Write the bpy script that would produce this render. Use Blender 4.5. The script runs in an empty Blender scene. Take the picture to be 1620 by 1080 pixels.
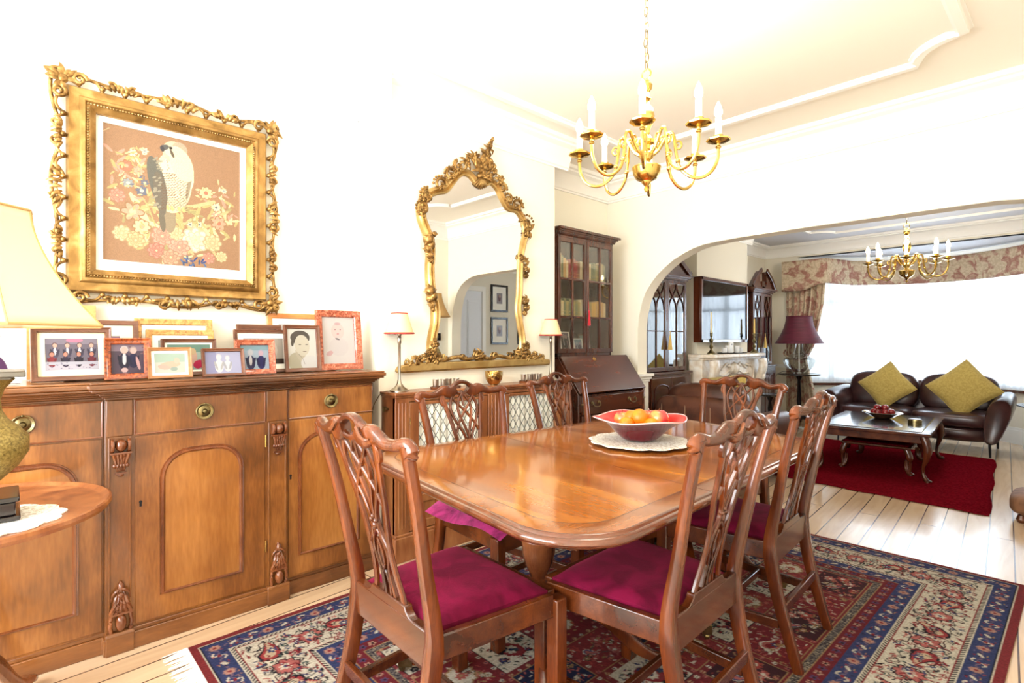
import bpy, bmesh, math, random
import numpy as np
from math import sin, cos, pi, radians as rad, sqrt
from mathutils import Vector, Matrix

random.seed(7)
SC = bpy.context.scene
COL = SC.collection

# ------------------------------------------------------------------ camera, world, light, exposure
cam = bpy.data.cameras.new('camera')
cam.sensor_width = 36.0
cam.lens = 850.0 / 1620.0 * 36.0
cam.clip_start = 0.05
co = bpy.data.objects.new('camera', cam)
COL.objects.link(co)
co.location = (0, 0, 1.2)
co.rotation_euler = (rad(90), 0, rad(47))
SC.camera = co

SC.view_settings.view_transform = 'Standard'
SC.view_settings.look = 'None'
SC.view_settings.gamma = 1.0
SC.view_settings.use_curve_mapping = False
SC.view_settings.exposure = 0.55

world = bpy.data.worlds.new('sky')
SC.world = world
world.use_nodes = True
bg = world.node_tree.nodes['Background']
bg.inputs[0].default_value = (0.80, 0.90, 1.0, 1)
bg.inputs[1].default_value = 3.6

def area(name, loc, rot, sx, sy, power, color=(1, 1, 1), spread=180):
    l = bpy.data.lights.new(name, 'AREA')
    l.shape = 'RECTANGLE'; l.size = sx; l.size_y = sy
    l.energy = power; l.color = color; l.spread = rad(spread)
    o = bpy.data.objects.new(name, l); COL.objects.link(o)
    o.location = loc; o.rotation_euler = rot
    return o
# daylight through the big window behind the camera and through the bay
area('daylight_rear_window', (-1.45, -1.33, 1.50), (rad(90), 0, 0), 2.3, 1.7, 105, (0.97, 0.985, 1.0))
area('daylight_bay', (-1.3, 9.75, 1.50), (rad(-90), 0, 0), 2.6, 1.5, 190, (0.80, 0.88, 1.0))

# ------------------------------------------------------------------ helpers
RM = {}
def lin(v):
    v = v / 255.0
    return v / 12.92 if v <= 0.04045 else ((v + 0.055) / 1.055) ** 2.4
def C(r, g, b):
    return (lin(r), lin(g), lin(b), 1.0)

class MB:
    def __init__(s):
        s.v = []; s.f = []; s.m = []
    def add(s, vs, fs, mi=0):
        o = len(s.v)
        s.v += [tuple(p) for p in vs]
        s.f += [tuple(i + o for i in f) for f in fs]
        s.m += [mi] * len(fs)
        return s
    def box(s, x0, x1, y0, y1, z0, z1, mi=0):
        v = [(x, y, z) for z in (z0, z1) for y in (y0, y1) for x in (x0, x1)]
        return s.add(v, [(0, 2, 3, 1), (4, 5, 7, 6), (0, 1, 5, 4), (1, 3, 7, 5), (3, 2, 6, 7), (2, 0, 4, 6)], mi)
    def cbox(s, c, d, rot=(0, 0, 0), mi=0):
        from mathutils import Euler
        R = Euler(rot).to_matrix(); c = Vector(c)
        v = [c + R @ Vector((x * d[0] / 2, y * d[1] / 2, z * d[2] / 2)) for z in (-1, 1) for y in (-1, 1) for x in (-1, 1)]
        return s.add(v, [(0, 2, 3, 1), (4, 5, 7, 6), (0, 1, 5, 4), (1, 3, 7, 5), (3, 2, 6, 7), (2, 0, 4, 6)], mi)
    def frustum(s, x0, x1, y0, y1, z0, z1, dx, dy, mi=0):
        v = [(x0, y0, z0), (x1, y0, z0), (x0, y1, z0), (x1, y1, z0), (x0 + dx, y0 + dy, z1), (x1 - dx, y0 + dy, z1), (x0 + dx, y1 - dy, z1), (x1 - dx, y1 - dy, z1)]
        return s.add(v, [(0, 2, 3, 1), (4, 5, 7, 6), (0, 1, 5, 4), (1, 3, 7, 5), (3, 2, 6, 7), (2, 0, 4, 6)], mi)
    def lathe(s, prof, c=(0, 0, 0), seg=24, axis='z', mi=0, sx=1, sy=1):
        vs = []; n = len(prof)
        for r, z in prof:
            for k in range(seg):
                a = 2 * pi * k / seg
                p = (r * cos(a) * sx, r * sin(a) * sy, z)
                if axis == 'x': p = (p[2], p[0], p[1])
                elif axis == 'y': p = (p[0], p[2], p[1])
                vs.append((p[0] + c[0], p[1] + c[1], p[2] + c[2]))
        fs = []
        for i in range(n - 1):
            for k in range(seg):
                k2 = (k + 1) % seg
                fs.append((i * seg + k, i * seg + k2, (i + 1) * seg + k2, (i + 1) * seg + k))
        if prof[0][0] > 1e-6: fs.append(tuple(range(seg))[::-1])
        if prof[-1][0] > 1e-6: fs.append(tuple((n - 1) * seg + k for k in range(seg)))
        return s.add(vs, fs, mi)
    def ell(s, c, r, seg=14, rings=8, rot=None, mi=0):
        if not hasattr(r, '__len__'): r = (r, r, r)
        from mathutils import Euler
        R = Euler(rot).to_matrix() if rot else None
        vs = []
        for i in range(rings + 1):
            t = pi * i / rings
            for k in range(seg):
                a = 2 * pi * k / seg
                p = Vector((r[0] * sin(t) * cos(a), r[1] * sin(t) * sin(a), r[2] * cos(t)))
                if R: p = R @ p
                vs.append((p.x + c[0], p.y + c[1], p.z + c[2]))
        fs = [(i * seg + k, (i + 1) * seg + k, (i + 1) * seg + (k + 1) % seg, i * seg + (k + 1) % seg) for i in range(rings) for k in range(seg)]
        return s.add(vs, fs, mi)
    def sweep(s, path, secs, ref=(0, 0, 1), closed=False, mi=0, caps=True):
        """secs: one section (list of 2D) or one per point; x along side = tangent x ref, y along ref-ish"""
        P = [Vector(p) for p in path]; n = len(P)
        one = not hasattr(secs[0][0], '__len__')
        vs = []; m = len(secs) if one else len(secs[0])
        ref = Vector(ref)
        for i in range(n):
            if closed: t = P[(i + 1) % n] - P[i - 1]
            else: t = P[min(i + 1, n - 1)] - P[max(i - 1, 0)]
            if t.length < 1e-9: t = Vector((0, 0, 1))
            t.normalize()
            r = ref
            if abs(t.dot(r)) > 0.98: r = Vector((0, 1, 0)) if abs(t.y) < 0.9 else Vector((1, 0, 0))
            a = t.cross(r).normalized(); b = a.cross(t).normalized()
            for q in (secs if one else secs[i]):
                vs.append(P[i] + a * q[0] + b * q[1])
        fs = []
        for i in range(n if closed else n - 1):
            j = (i + 1) % n
            for k in range(m):
                k2 = (k + 1) % m
                fs.append((i * m + k, i * m + k2, j * m + k2, j * m + k))
        if caps and not closed:
            fs.append(tuple(range(m))[::-1]); fs.append(tuple((n - 1) * m + k for k in range(m)))
        return s.add(vs, fs, mi)
    def tube(s, path, r, seg=8, closed=False, ref=(0, 0, 1), mi=0, flat=1.0):
        rs = r if hasattr(r, '__len__') else [r] * len(path)
        secs = [[(q * cos(2 * pi * k / seg), q * flat * sin(2 * pi * k / seg)) for k in range(seg)] for q in rs]
        return s.sweep(path, secs, ref, closed, mi)
    def prism(s, poly, a0, a1, plane='xy', mi=0):
        n = len(poly)
        def P(p, h):
            if plane == 'xy': return (p[0], p[1], h)
            if plane == 'xz': return (p[0], h, p[1])
            return (h, p[0], p[1])
        vs = [P(p, a0) for p in poly] + [P(p, a1) for p in poly]
        fs = [tuple(range(n))[::-1], tuple(range(n, 2 * n))] + [(i, (i + 1) % n, n + (i + 1) % n, n + i) for i in range(n)]
        return s.add(vs, fs, mi)
    def grid(s, fn, nu, nv, mi=0, closeu=False):
        vs = [fn(i / (nu if closeu else nu - 1), j / (nv - 1)) for j in range(nv) for i in range(nu)]
        fs = [(j * nu + i, j * nu + (i + 1) % nu, (j + 1) * nu + (i + 1) % nu, (j + 1) * nu + i) for j in range(nv - 1) for i in range(nu if closeu else nu - 1)]
        return s.add(vs, fs, mi)
    def torus(s, c, R, r, axis='z', seg=24, rs=8, mi=0, a0=0, a1=2 * pi):
        full = abs(a1 - a0 - 2 * pi) < 1e-6
        pts = []
        for k in range(seg + (0 if full else 1)):
            a = a0 + (a1 - a0) * k / seg
            p = (R * cos(a), R * sin(a), 0)
            if axis == 'x': p = (0, p[0], p[1])
            elif axis == 'y': p = (p[0], 0, p[1])
            pts.append((p[0] + c[0], p[1] + c[1], p[2] + c[2]))
        ref = {'x': (1, 0, 0), 'y': (0, 1, 0), 'z': (0, 0, 1)}[axis]
        return s.tube(pts, r, rs, full, ref, mi)
    def xf(s, M, start=0):
        s.v[start:] = [tuple(M @ Vector(p)) for p in s.v[start:]]
        return s

def rrect(w, h, r=0.3, n=2):
    """rounded rectangle section"""
    r = min(w, h) * r; out = []
    for cx_, cy_, a0 in ((w / 2 - r, h / 2 - r, 0), (-w / 2 + r, h / 2 - r, 90), (-w / 2 + r, -h / 2 + r, 180), (w / 2 - r, -h / 2 + r, 270)):
        for k in range(n + 1):
            a = rad(a0 + 90 * k / n)
            out.append((cx_ + r * cos(a), cy_ + r * sin(a)))
    return out

def cr(pts, n=6, closed=False):
    """Catmull-Rom"""
    P = [Vector(p) if len(p) == 3 else Vector((p[0], p[1], 0)) for p in pts]; L = len(P); out = []
    d = len(pts[0])
    for i in range(L if closed else L - 1):
        p0 = P[(i - 1) % L] if closed else P[max(i - 1, 0)]
        p1 = P[i]; p2 = P[(i + 1) % L]; p3 = P[(i + 2) % L] if closed else P[min(i + 2, L - 1)]
        for k in range(n):
            t = k / n
            q = 0.5 * ((2 * p1) + (p2 - p0) * t + (2 * p0 - 5 * p1 + 4 * p2 - p3) * t * t + (3 * p1 - p0 - 3 * p2 + p3) * t ** 3)
            out.append(tuple(q)[:d])
    if not closed: out.append(tuple(P[-1])[:d])
    return out
def interp(xs, ys, x):
    return float(np.interp(x, xs, ys))

def obj(name, mb, mats, parent=None, smooth=38, bevel=0, W=True, label=None, seg=2):
    """link mb as ONE mesh object; W: the builder used world coordinates"""
    me = bpy.data.meshes.new(name)
    vs = mb.v
    if parent is not None and W:
        Mi = RM[parent.name].inverted()
        vs = [tuple(Mi @ Vector(p)) for p in vs]
    me.from_pydata(vs, [], mb.f)
    mats = mats if isinstance(mats, (list, tuple)) else [mats]
    for m in mats: me.materials.append(m)
    if len(mats) > 1: me.polygons.foreach_set('material_index', mb.m)
    bm = bmesh.new(); bm.from_mesh(me)
    bmesh.ops.recalc_face_normals(bm, faces=bm.faces)
    bm.to_mesh(me); bm.free()
    if smooth:
        me.polygons.foreach_set('use_smooth', [True] * len(me.polygons))
        me.set_sharp_from_angle(angle=rad(smooth))
    me.update()
    o = bpy.data.objects.new(name, me); COL.objects.link(o)
    if parent is not None:
        o.parent = parent; RM[o.name] = RM[parent.name]
    else:
        RM[o.name] = Matrix()
    if bevel:
        b = o.modifiers.new('bevel', 'BEVEL'); b.width = bevel; b.segments = seg; b.limit_method = 'ANGLE'; b.angle_limit = rad(40)
        b.harden_normals = False
    if label: o['label'] = label
    return o
def thing(name, label, cat, loc=(0, 0, 0), rot=0, group=None):
    o = bpy.data.objects.new(name, None); COL.objects.link(o)
    o.empty_display_size = 0.1
    o.location = loc
    o.rotation_euler = rot if hasattr(rot, '__len__') else (0, 0, rot)
    RM[o.name] = Matrix.LocRotScale(Vector(loc), o.rotation_euler, None)
    o['label'] = label; o['category'] = cat
    if group: o['group'] = group
    return o
def tag(o, label, cat, group=None):
    o['label'] = label; o['category'] = cat
    if group: o['group'] = group
    return o
def struct(name, mb, mats, parent=None, **k):
    o = obj(name, mb, mats, parent, **k)
    if parent is None: o['kind'] = 'structure'
    return o
def dup(root, loc, rot, label=None, group=None):
    def cp(o, par):
        c = o.copy(); COL.objects.link(c); c.parent = par
        for ch in kids[o.name]: cp(ch, c)
        return c
    kids = {}
    for o in COL.objects:
        kids.setdefault(o.name, [])
        if o.parent: kids.setdefault(o.parent.name, []).append(o)
    r = cp(root, None)
    r.location = loc; r.rotation_euler = rot if hasattr(rot, '__len__') else (0, 0, rot)
    RM[r.name] = Matrix.LocRotScale(Vector(loc), r.rotation_euler, None)
    if label: r['label'] = label
    if group: r['group'] = group
    return r

# ------------------------------------------------------------------ materials
def mat(name):
    m = bpy.data.materials.new(name); m.use_nodes = True
    nt = m.node_tree; b = nt.nodes['Principled BSDF']
    return m, nt, b
def simple(name, col, rough=0.5, metal=0.0, coat=0.0, spec=0.5, bump=0, bscale=200, trans=0, ior=1.45, sheen=0, emit=None, es=0):
    m, nt, b = mat(name)
    b.inputs['Base Color'].default_value = col
    b.inputs['Roughness'].default_value = rough
    b.inputs['Metallic'].default_value = metal
    b.inputs['Coat Weight'].default_value = coat
    b.inputs['Coat Roughness'].default_value = 0.12
    b.inputs['Specular IOR Level'].default_value = spec
    b.inputs['Transmission Weight'].default_value = trans
    b.inputs['IOR'].default_value = ior
    b.inputs['Sheen Weight'].default_value = sheen
    if emit:
        b.inputs['Emission Color'].default_value = emit
        b.inputs['Emission Strength'].default_value = es
    if bump:
        tc = nt.nodes.new('ShaderNodeTexCoord'); n = nt.nodes.new('ShaderNodeTexNoise'); n.inputs['Scale'].default_value = bscale
        n.inputs['Detail'].default_value = 4
        bp = nt.nodes.new('ShaderNodeBump'); bp.inputs['Strength'].default_value = bump; bp.inputs['Distance'].default_value = 0.004
        nt.links.new(tc.outputs['Object'], n.inputs['Vector']); nt.links.new(n.outputs['Fac'], bp.inputs['Height']); nt.links.new(bp.outputs['Normal'], b.inputs['Normal'])
    return m
def ramp(nt, stops):
    r = nt.nodes.new('ShaderNodeValToRGB')
    els = r.color_ramp.elements
    while len(els) < len(stops): els.new(0.5)
    for e, (p, c) in zip(els, stops): e.position = p; e.color = c
    return r
def noisy(name, stops, scale=5, stretch=(1, 1, 1), rough=0.4, metal=0, coat=0, detail=6, dist=0.6, bump=0, bscale=60, rvar=0, sheen=0, sheencol=None, spec=0.5, coatr=0.1):
    m, nt, b = mat(name)
    tc = nt.nodes.new('ShaderNodeTexCoord'); mp = nt.nodes.new('ShaderNodeMapping'); mp.inputs['Scale'].default_value = stretch
    n = nt.nodes.new('ShaderNodeTexNoise'); n.inputs['Scale'].default_value = scale; n.inputs['Detail'].default_value = detail; n.inputs['Distortion'].default_value = dist
    r = ramp(nt, stops)
    L = nt.links.new
    L(tc.outputs['Object'], mp.inputs['Vector']); L(mp.outputs['Vector'], n.inputs['Vector']); L(n.outputs['Fac'], r.inputs['Fac']); L(r.outputs['Color'], b.inputs['Base Color'])
    b.inputs['Roughness'].default_value = rough; b.inputs['Metallic'].default_value = metal; b.inputs['Coat Weight'].default_value = coat; b.inputs['Coat Roughness'].default_value = coatr
    b.inputs['Specular IOR Level'].default_value = spec
    b.inputs['Sheen Weight'].default_value = sheen
    if sheencol: b.inputs['Sheen Tint'].default_value = sheencol
    if bump:
        n2 = nt.nodes.new('ShaderNodeTexNoise'); n2.inputs['Scale'].default_value = bscale; n2.inputs['Detail'].default_value = 5
        bp = nt.nodes.new('ShaderNodeBump'); bp.inputs['Strength'].default_value = bump; bp.inputs['Distance'].default_value = 0.004
        L(tc.outputs['Object'], n2.inputs['Vector']); L(n2.outputs['Fac'], bp.inputs['Height']); L(bp.outputs['Normal'], b.inputs['Normal'])
    return m
def wood(name, dark, mid, light, grain='z', scale=4.0, rough=0.3, coat=0.4, fig=0.5):
    """figured wood: broad figure plus fine pores stretched along the grain axis"""
    m, nt, b = mat(name)
    L = nt.links.new
    tc = nt.nodes.new('ShaderNodeTexCoord')
    st = {'x': (0.16, 1, 1), 'y': (1, 0.16, 1), 'z': (1, 1, 0.16)}[grain]
    mp = nt.nodes.new('ShaderNodeMapping'); mp.inputs['Scale'].default_value = st
    n = nt.nodes.new('ShaderNodeTexNoise'); n.inputs['Scale'].default_value = scale * 3; n.inputs['Detail'].default_value = 5; n.inputs['Roughness'].default_value = .45; n.inputs['Distortion'].default_value = 0.5
    n2 = nt.nodes.new('ShaderNodeTexNoise'); n2.inputs['Scale'].default_value = scale * 0.55; n2.inputs['Detail'].default_value = 3; n2.inputs['Distortion'].default_value = 0.8
    n3 = nt.nodes.new('ShaderNodeTexNoise'); n3.inputs['Scale'].default_value = scale * 40; n3.inputs['Detail'].default_value = 2
    mx = nt.nodes.new('ShaderNodeMix'); mx.data_type = 'FLOAT'; mx.inputs[0].default_value = fig
    ma = nt.nodes.new('ShaderNodeMath'); ma.operation = 'MULTIPLY_ADD'; ma.inputs[1].default_value = 0.16
    L(tc.outputs['Object'], mp.inputs['Vector']); L(mp.outputs['Vector'], n.inputs['Vector']); L(tc.outputs['Object'], n2.inputs['Vector']); L(mp.outputs['Vector'], n3.inputs['Vector'])
    L(n.outputs['Fac'], mx.inputs[2]); L(n2.outputs['Fac'], mx.inputs[3])
    L(n3.outputs['Fac'], ma.inputs[0]); L(mx.outputs[0], ma.inputs[2])
    r = ramp(nt, [(0.38, dark), (0.57, mid), (0.76, light)])
    L(ma.outputs[0], r.inputs['Fac']); L(r.outputs['Color'], b.inputs['Base Color'])
    b.inputs['Roughness'].default_value = rough; b.inputs['Coat Weight'].default_value = coat; b.inputs['Coat Roughness'].default_value = 0.08
    return m

MT = {}
MT['wall'] = simple('wall_paint', C(252, 247, 230), 0.85, spec=0.2)
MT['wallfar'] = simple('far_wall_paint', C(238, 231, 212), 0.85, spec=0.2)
MT['ceil'] = simple('ceiling_paint', C(253, 247, 236), 0.9, spec=0.2)
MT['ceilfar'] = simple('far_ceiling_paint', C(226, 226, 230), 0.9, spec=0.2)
MT['trim'] = simple('white_gloss_trim', C(250, 248, 240), 0.35)
MT['cornice'] = simple('cornice_plaster', C(254, 252, 246), 0.8, spec=0.2)
MT['sb'] = wood('sideboard_mahogany', C(56, 31, 13), C(124, 74, 32), C(176, 116, 58), 'z', 3.2, 0.3, 0.35, 0.6)
MT['sbh'] = wood('sideboard_mahogany_rail', C(50, 27, 12), C(106, 61, 28), C(146, 93, 48), 'y', 3.2, 0.28, 0.4, 0.4)
MT['sbd'] = wood('carved_mahogany', C(66, 32, 18), C(108, 58, 30), C(146, 86, 48), 'z', 6, 0.25, 0.5, 0.5)
MT['chair'] = wood('chair_mahogany', C(44, 17, 6), C(88, 39, 13), C(128, 63, 23), 'z', 5, 0.24, 0.4, 0.4)
MT['chairh'] = wood('chair_mahogany_rail', C(42, 17, 7), C(78, 35, 13), C(112, 56, 22), 'x', 5, 0.24, 0.4, 0.4)
MT['table'] = wood('dining_table_top_wood', C(104, 50, 12), C(156, 88, 24), C(188, 120, 44), 'x', 3.0, 0.16, 0.6, 0.35)
MT['tableband'] = wood('table_crossband_wood', C(92, 44, 14), C(142, 80, 28), C(172, 106, 44), 'y', 4, 0.16, 0.6, 0.3)
MT['tableline'] = simple('inlay_line', C(70, 34, 16), 0.3, coat=0.8)
MT['tableedge'] = wood('table_edge_wood', C(72, 34, 16), C(92, 46, 22), C(112, 60, 32), 'y', 5, 0.2, 0.8, 0.4)
MT['dark'] = wood('dark_mahogany', C(44, 18, 10), C(76, 34, 18), C(104, 52, 28), 'z', 4, 0.25, 0.5, 0.4)
MT['darkh'] = wood('dark_mahogany_horizontal', C(52, 23, 12), C(76, 35, 18), C(100, 50, 28), 'y', 4, 0.22, 0.6, 0.4)
MT['black'] = simple('ebonised_wood', C(22, 15, 14), 0.25, coat=0.5)
MT['cover'] = wood('radiator_cover_wood', C(100, 52, 26), C(142, 84, 46), C(170, 112, 66), 'z', 5, 0.35, 0.3, 0.3)
MT['velvet'] = noisy('burgundy_velvet', [(0.35, C(72, 4, 28)), (0.62, C(106, 10, 46))], 9, rough=0.85, detail=5, dist=1.2, sheen=0.3, sheencol=C(210, 80, 110), bump=0.25, bscale=260, spec=0.1)
MT['velvetlight'] = noisy('plum_crushed_velvet', [(0.35, C(104, 14, 58)), (0.62, C(168, 40, 104))], 14, rough=0.7, detail=5, dist=1.5, sheen=0.8, sheencol=C(240, 150, 200), bump=0.5, bscale=50, spec=0.15)
MT['brass'] = noisy('polished_brass', [(0.3, C(186, 150, 76)), (0.7, C(232, 202, 124))], 12, rough=0.18, metal=1.0)
MT['brassdark'] = noisy('aged_brass', [(0.3, C(96, 84, 54)), (0.7, C(156, 142, 102))], 20, rough=0.32, metal=1.0)
MT['gilt'] = noisy('gilt_gesso', [(0.35, C(100, 72, 34)), (0.55, C(160, 124, 70)), (0.75, C(214, 186, 124))], 26, rough=0.36, metal=0.75, bump=0.35, bscale=120)
MT['gilts'] = noisy('smooth_gilding', [(0.3, C(164, 128, 68)), (0.7, C(206, 176, 116))], 10, rough=0.34, metal=0.7, bump=0.12, bscale=160)
MT['antique'] = noisy('antique_gold_leaf', [(0.3, C(98, 82, 36)), (0.55, C(150, 130, 68)), (0.8, C(184, 166, 104))], 150, rough=0.5, metal=0.35, bump=0.2, bscale=150)
MT['pewter'] = simple('brushed_nickel', C(168, 158, 142), 0.3, 1.0)
MT['silver'] = simple('silver', C(214, 206, 192), 0.34, 1.0)
MT['greyedge'] = simple('grey_metal_plate', C(112, 108, 100), 0.4, 0.5)
MT['mirror'] = simple('mirror_glass', C(238, 240, 240), 0.0, 1.0)
MT['shade'] = simple('cream_silk_shade', C(236, 214, 168), 0.85, spec=.2)
MT['shadecr'] = simple('cream_panelled_silk', C(234, 212, 172), 0.85, spec=.2)
MT['shadetan'] = simple('tan_silk_shade', C(196, 156, 98), 0.8)
MT['shadered'] = simple('red_shade_trim', C(196, 74, 66), 0.7)
MT['shademar'] = noisy('burgundy_silk_shade', [(0.4, C(78, 14, 34)), (0.6, C(96, 22, 44))], 4, (1, 1, 8), rough=0.6, sheen=0.1)
MT['leather'] = noisy('dark_brown_leather', [(0.35, C(44, 24, 24)), (0.65, C(70, 40, 38))], 7, rough=0.3, coat=0.15, bump=0.3, bscale=22)
MT['leather2'] = noisy('chestnut_leather', [(0.35, C(58, 30, 18)), (0.65, C(96, 54, 34))], 6, rough=0.38, bump=0.3, bscale=20)
MT['seam'] = simple('leather_seam', C(150, 118, 92), 0.6)
MT['mustard'] = noisy('mustard_cotton', [(0.4, C(172, 148, 74)), (0.6, C(190, 166, 90))], 60, rough=0.9, bump=0.2, bscale=300, sheen=0.2)
MT['redrug'] = noisy('red_wool_pile', [(0.4, C(92, 10, 20)), (0.6, C(120, 18, 30))], 60, rough=1.0, bump=1.0, bscale=220, sheen=0.0, spec=0.0)
MT['white'] = simple('white_paint', C(246, 244, 238), 0.5)
MT['matw'] = simple('white_card_mount', C(250, 248, 236), 0.8)
MT['matc'] = simple('cream_card_mount', C(240, 228, 190), 0.8)
MT['books'] = []
MT['blackm'] = simple('black_iron', C(20, 20, 24), 0.45, 0.3)
MT['marble'] = noisy('cream_marble', [(0.35, C(226, 208, 184)), (0.55, C(244, 234, 218)), (0.7, C(250, 246, 238))], 6, rough=0.35, dist=2.0)
MT['glass'] = simple('clear_glass', (1, 1, 1, 1), 0.0, trans=1.0, ior=1.45)
def thin_glass(name, tint, fac, fm=.9):
    m, nt, b = mat(name); nt.nodes.remove(b)
    g = nt.nodes.new('ShaderNodeBsdfGlossy'); g.inputs['Roughness'].default_value = 0.02
    t = nt.nodes.new('ShaderNodeBsdfTransparent'); t.inputs[0].default_value = tint
    mx = nt.nodes.new('ShaderNodeMixShader'); mx.inputs[0].default_value = fac
    lw = nt.nodes.new('ShaderNodeLayerWeight'); lw.inputs[0].default_value = 0.35
    ma = nt.nodes.new('ShaderNodeMath'); ma.operation = 'MULTIPLY_ADD'; ma.inputs[1].default_value = fm; ma.inputs[2].default_value = fac; ma.use_clamp = True
    nt.links.new(lw.outputs['Fresnel'], ma.inputs[0]); nt.links.new(ma.outputs[0], mx.inputs[0])
    nt.links.new(t.outputs[0], mx.inputs[1]); nt.links.new(g.outputs[0], mx.inputs[2])
    nt.links.new(mx.outputs[0], nt.nodes['Material Output'].inputs[0])
    return m
MT['pane'] = thin_glass('window_pane', (0.96, 0.98, 0.98, 1), 0.05)
MT['caseglass'] = thin_glass('bookcase_glass', (0.97, 0.97, 0.95, 1), 0.02, .22)
MT['lampglass'] = thin_glass('lamp_glass', (0.95, 0.97, 0.97, 1), 0.02, .5)
MT['redglass'] = simple('cranberry_glass', C(92, 0, 18), 0.15, coat=0.2, spec=0.4)
MT['redglassin'] = simple('cranberry_glass_inner', C(196, 22, 16), 0.3, coat=0.2, emit=C(200, 20, 20), es=0.0)
MT['glassedge'] = simple('pale_glass_rim', C(236, 190, 190), 0.1, coat=1)
MT['candle'] = simple('candle_tube', C(252, 246, 226), 0.5, emit=C(255, 240, 200), es=0.8)
MT['bulb'] = simple('lit_candle_bulb', C(255, 240, 200), 0.4, emit=C(255, 226, 170), es=14)
MT['orange'] = noisy('orange_peel', [(0.4, C(214, 112, 6)), (0.6, C(232, 140, 14))], 12, rough=0.4, bump=0.2, bscale=160)
MT['apple'] = noisy('pink_apple_skin', [(0.36, C(214, 150, 70)), (0.52, C(196, 62, 58)), (0.7, C(170, 30, 48))], 10, rough=0.25, coat=0.4)
MT['redapple'] = noisy('dark_red_apple_skin', [(0.4, C(110, 10, 18)), (0.7, C(170, 34, 30))], 14, rough=0.2, coat=0.5)
MT['lace'] = noisy('lace_cotton', [(0.42, C(204, 192, 174)), (0.5, C(240, 236, 226)), (0.6, C(250, 246, 236))], 110, rough=0.9, bump=0.6, bscale=90)
MT['fringe'] = simple('white_fringe', C(240, 236, 228), 0.9)
MT['doorw'] = simple('white_door_paint', C(236, 240, 246), 0.4)
MT['plastic'] = simple('white_plastic', C(240, 240, 238), 0.4)
MT['pouffe'] = noisy('tan_suede', [(0.4, C(112, 78, 54)), (0.6, C(138, 98, 70))], 10, rough=0.7, bump=0.4, bscale=40)
MT['screen'] = simple('television_screen', C(6, 7, 10), 0.05, spec=0.5, coat=0.0)
MT['wax'] = simple('beeswax', C(232, 196, 104), 0.5)
MT['waxw'] = simple('ivory_wax', C(240, 226, 190), 0.5)
MT['redsilk'] = simple('red_silk', C(206, 16, 40), 0.6, sheen=0.5)
MT['goldsilk'] = simple('gold_silk', C(214, 178, 96), 0.6, sheen=0.5)
MT['burl'] = noisy('burr_walnut', [(0.3, C(70, 26, 10)), (0.5, C(150, 66, 24)), (0.7, C(184, 96, 40))], 40, rough=0.2, coat=0.6, dist=2)
MT['burll'] = noisy('pale_burr_maple', [(0.3, C(150, 96, 46)), (0.5, C(208, 154, 84)), (0.7, C(226, 178, 110))], 34, rough=0.3, coat=0.3, dist=2)
MT['burlp'] = noisy('rosy_burr_walnut', [(0.3, C(110, 46, 30)), (0.5, C(176, 90, 62)), (0.7, C(210, 140, 112))], 34, rough=0.2, coat=0.5, dist=2)
MT['fwal'] = wood('walnut_frame_wood', C(70, 36, 22), C(108, 64, 42), C(138, 90, 62), 'y', 8, 0.35, 0.3)
MT['foak'] = wood('oak_frame_wood', C(128, 82, 46), C(164, 112, 66), C(190, 140, 92), 'y', 8, 0.35, 0.3)
MT['fora'] = wood('pine_frame_wood', C(184, 110, 54), C(216, 146, 84), C(236, 176, 116), 'y', 8, 0.35, 0.3)

def sheer():
    m, nt, b = mat('sheer_voile'); nt.nodes.remove(b)
    d = nt.nodes.new('ShaderNodeBsdfDiffuse'); d.inputs[0].default_value = (0.92, 0.95, 1, 1)
    tl = nt.nodes.new('ShaderNodeBsdfTranslucent'); tl.inputs[0].default_value = (0.92, 0.96, 1, 1)
    t = nt.nodes.new('ShaderNodeBsdfTransparent')
    a = nt.nodes.new('ShaderNodeMixShader'); a.inputs[0].default_value = 0.6
    c = nt.nodes.new('ShaderNodeMixShader'); c.inputs[0].default_value = 0.15
    nt.links.new(d.outputs[0], a.inputs[1]); nt.links.new(tl.outputs[0], a.inputs[2])
    nt.links.new(a.outputs[0], c.inputs[1]); nt.links.new(t.outputs[0], c.inputs[2]); nt.links.new(c.outputs[0], nt.nodes['Material Output'].inputs[0])
    return m
MT['sheer'] = sheer()

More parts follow.
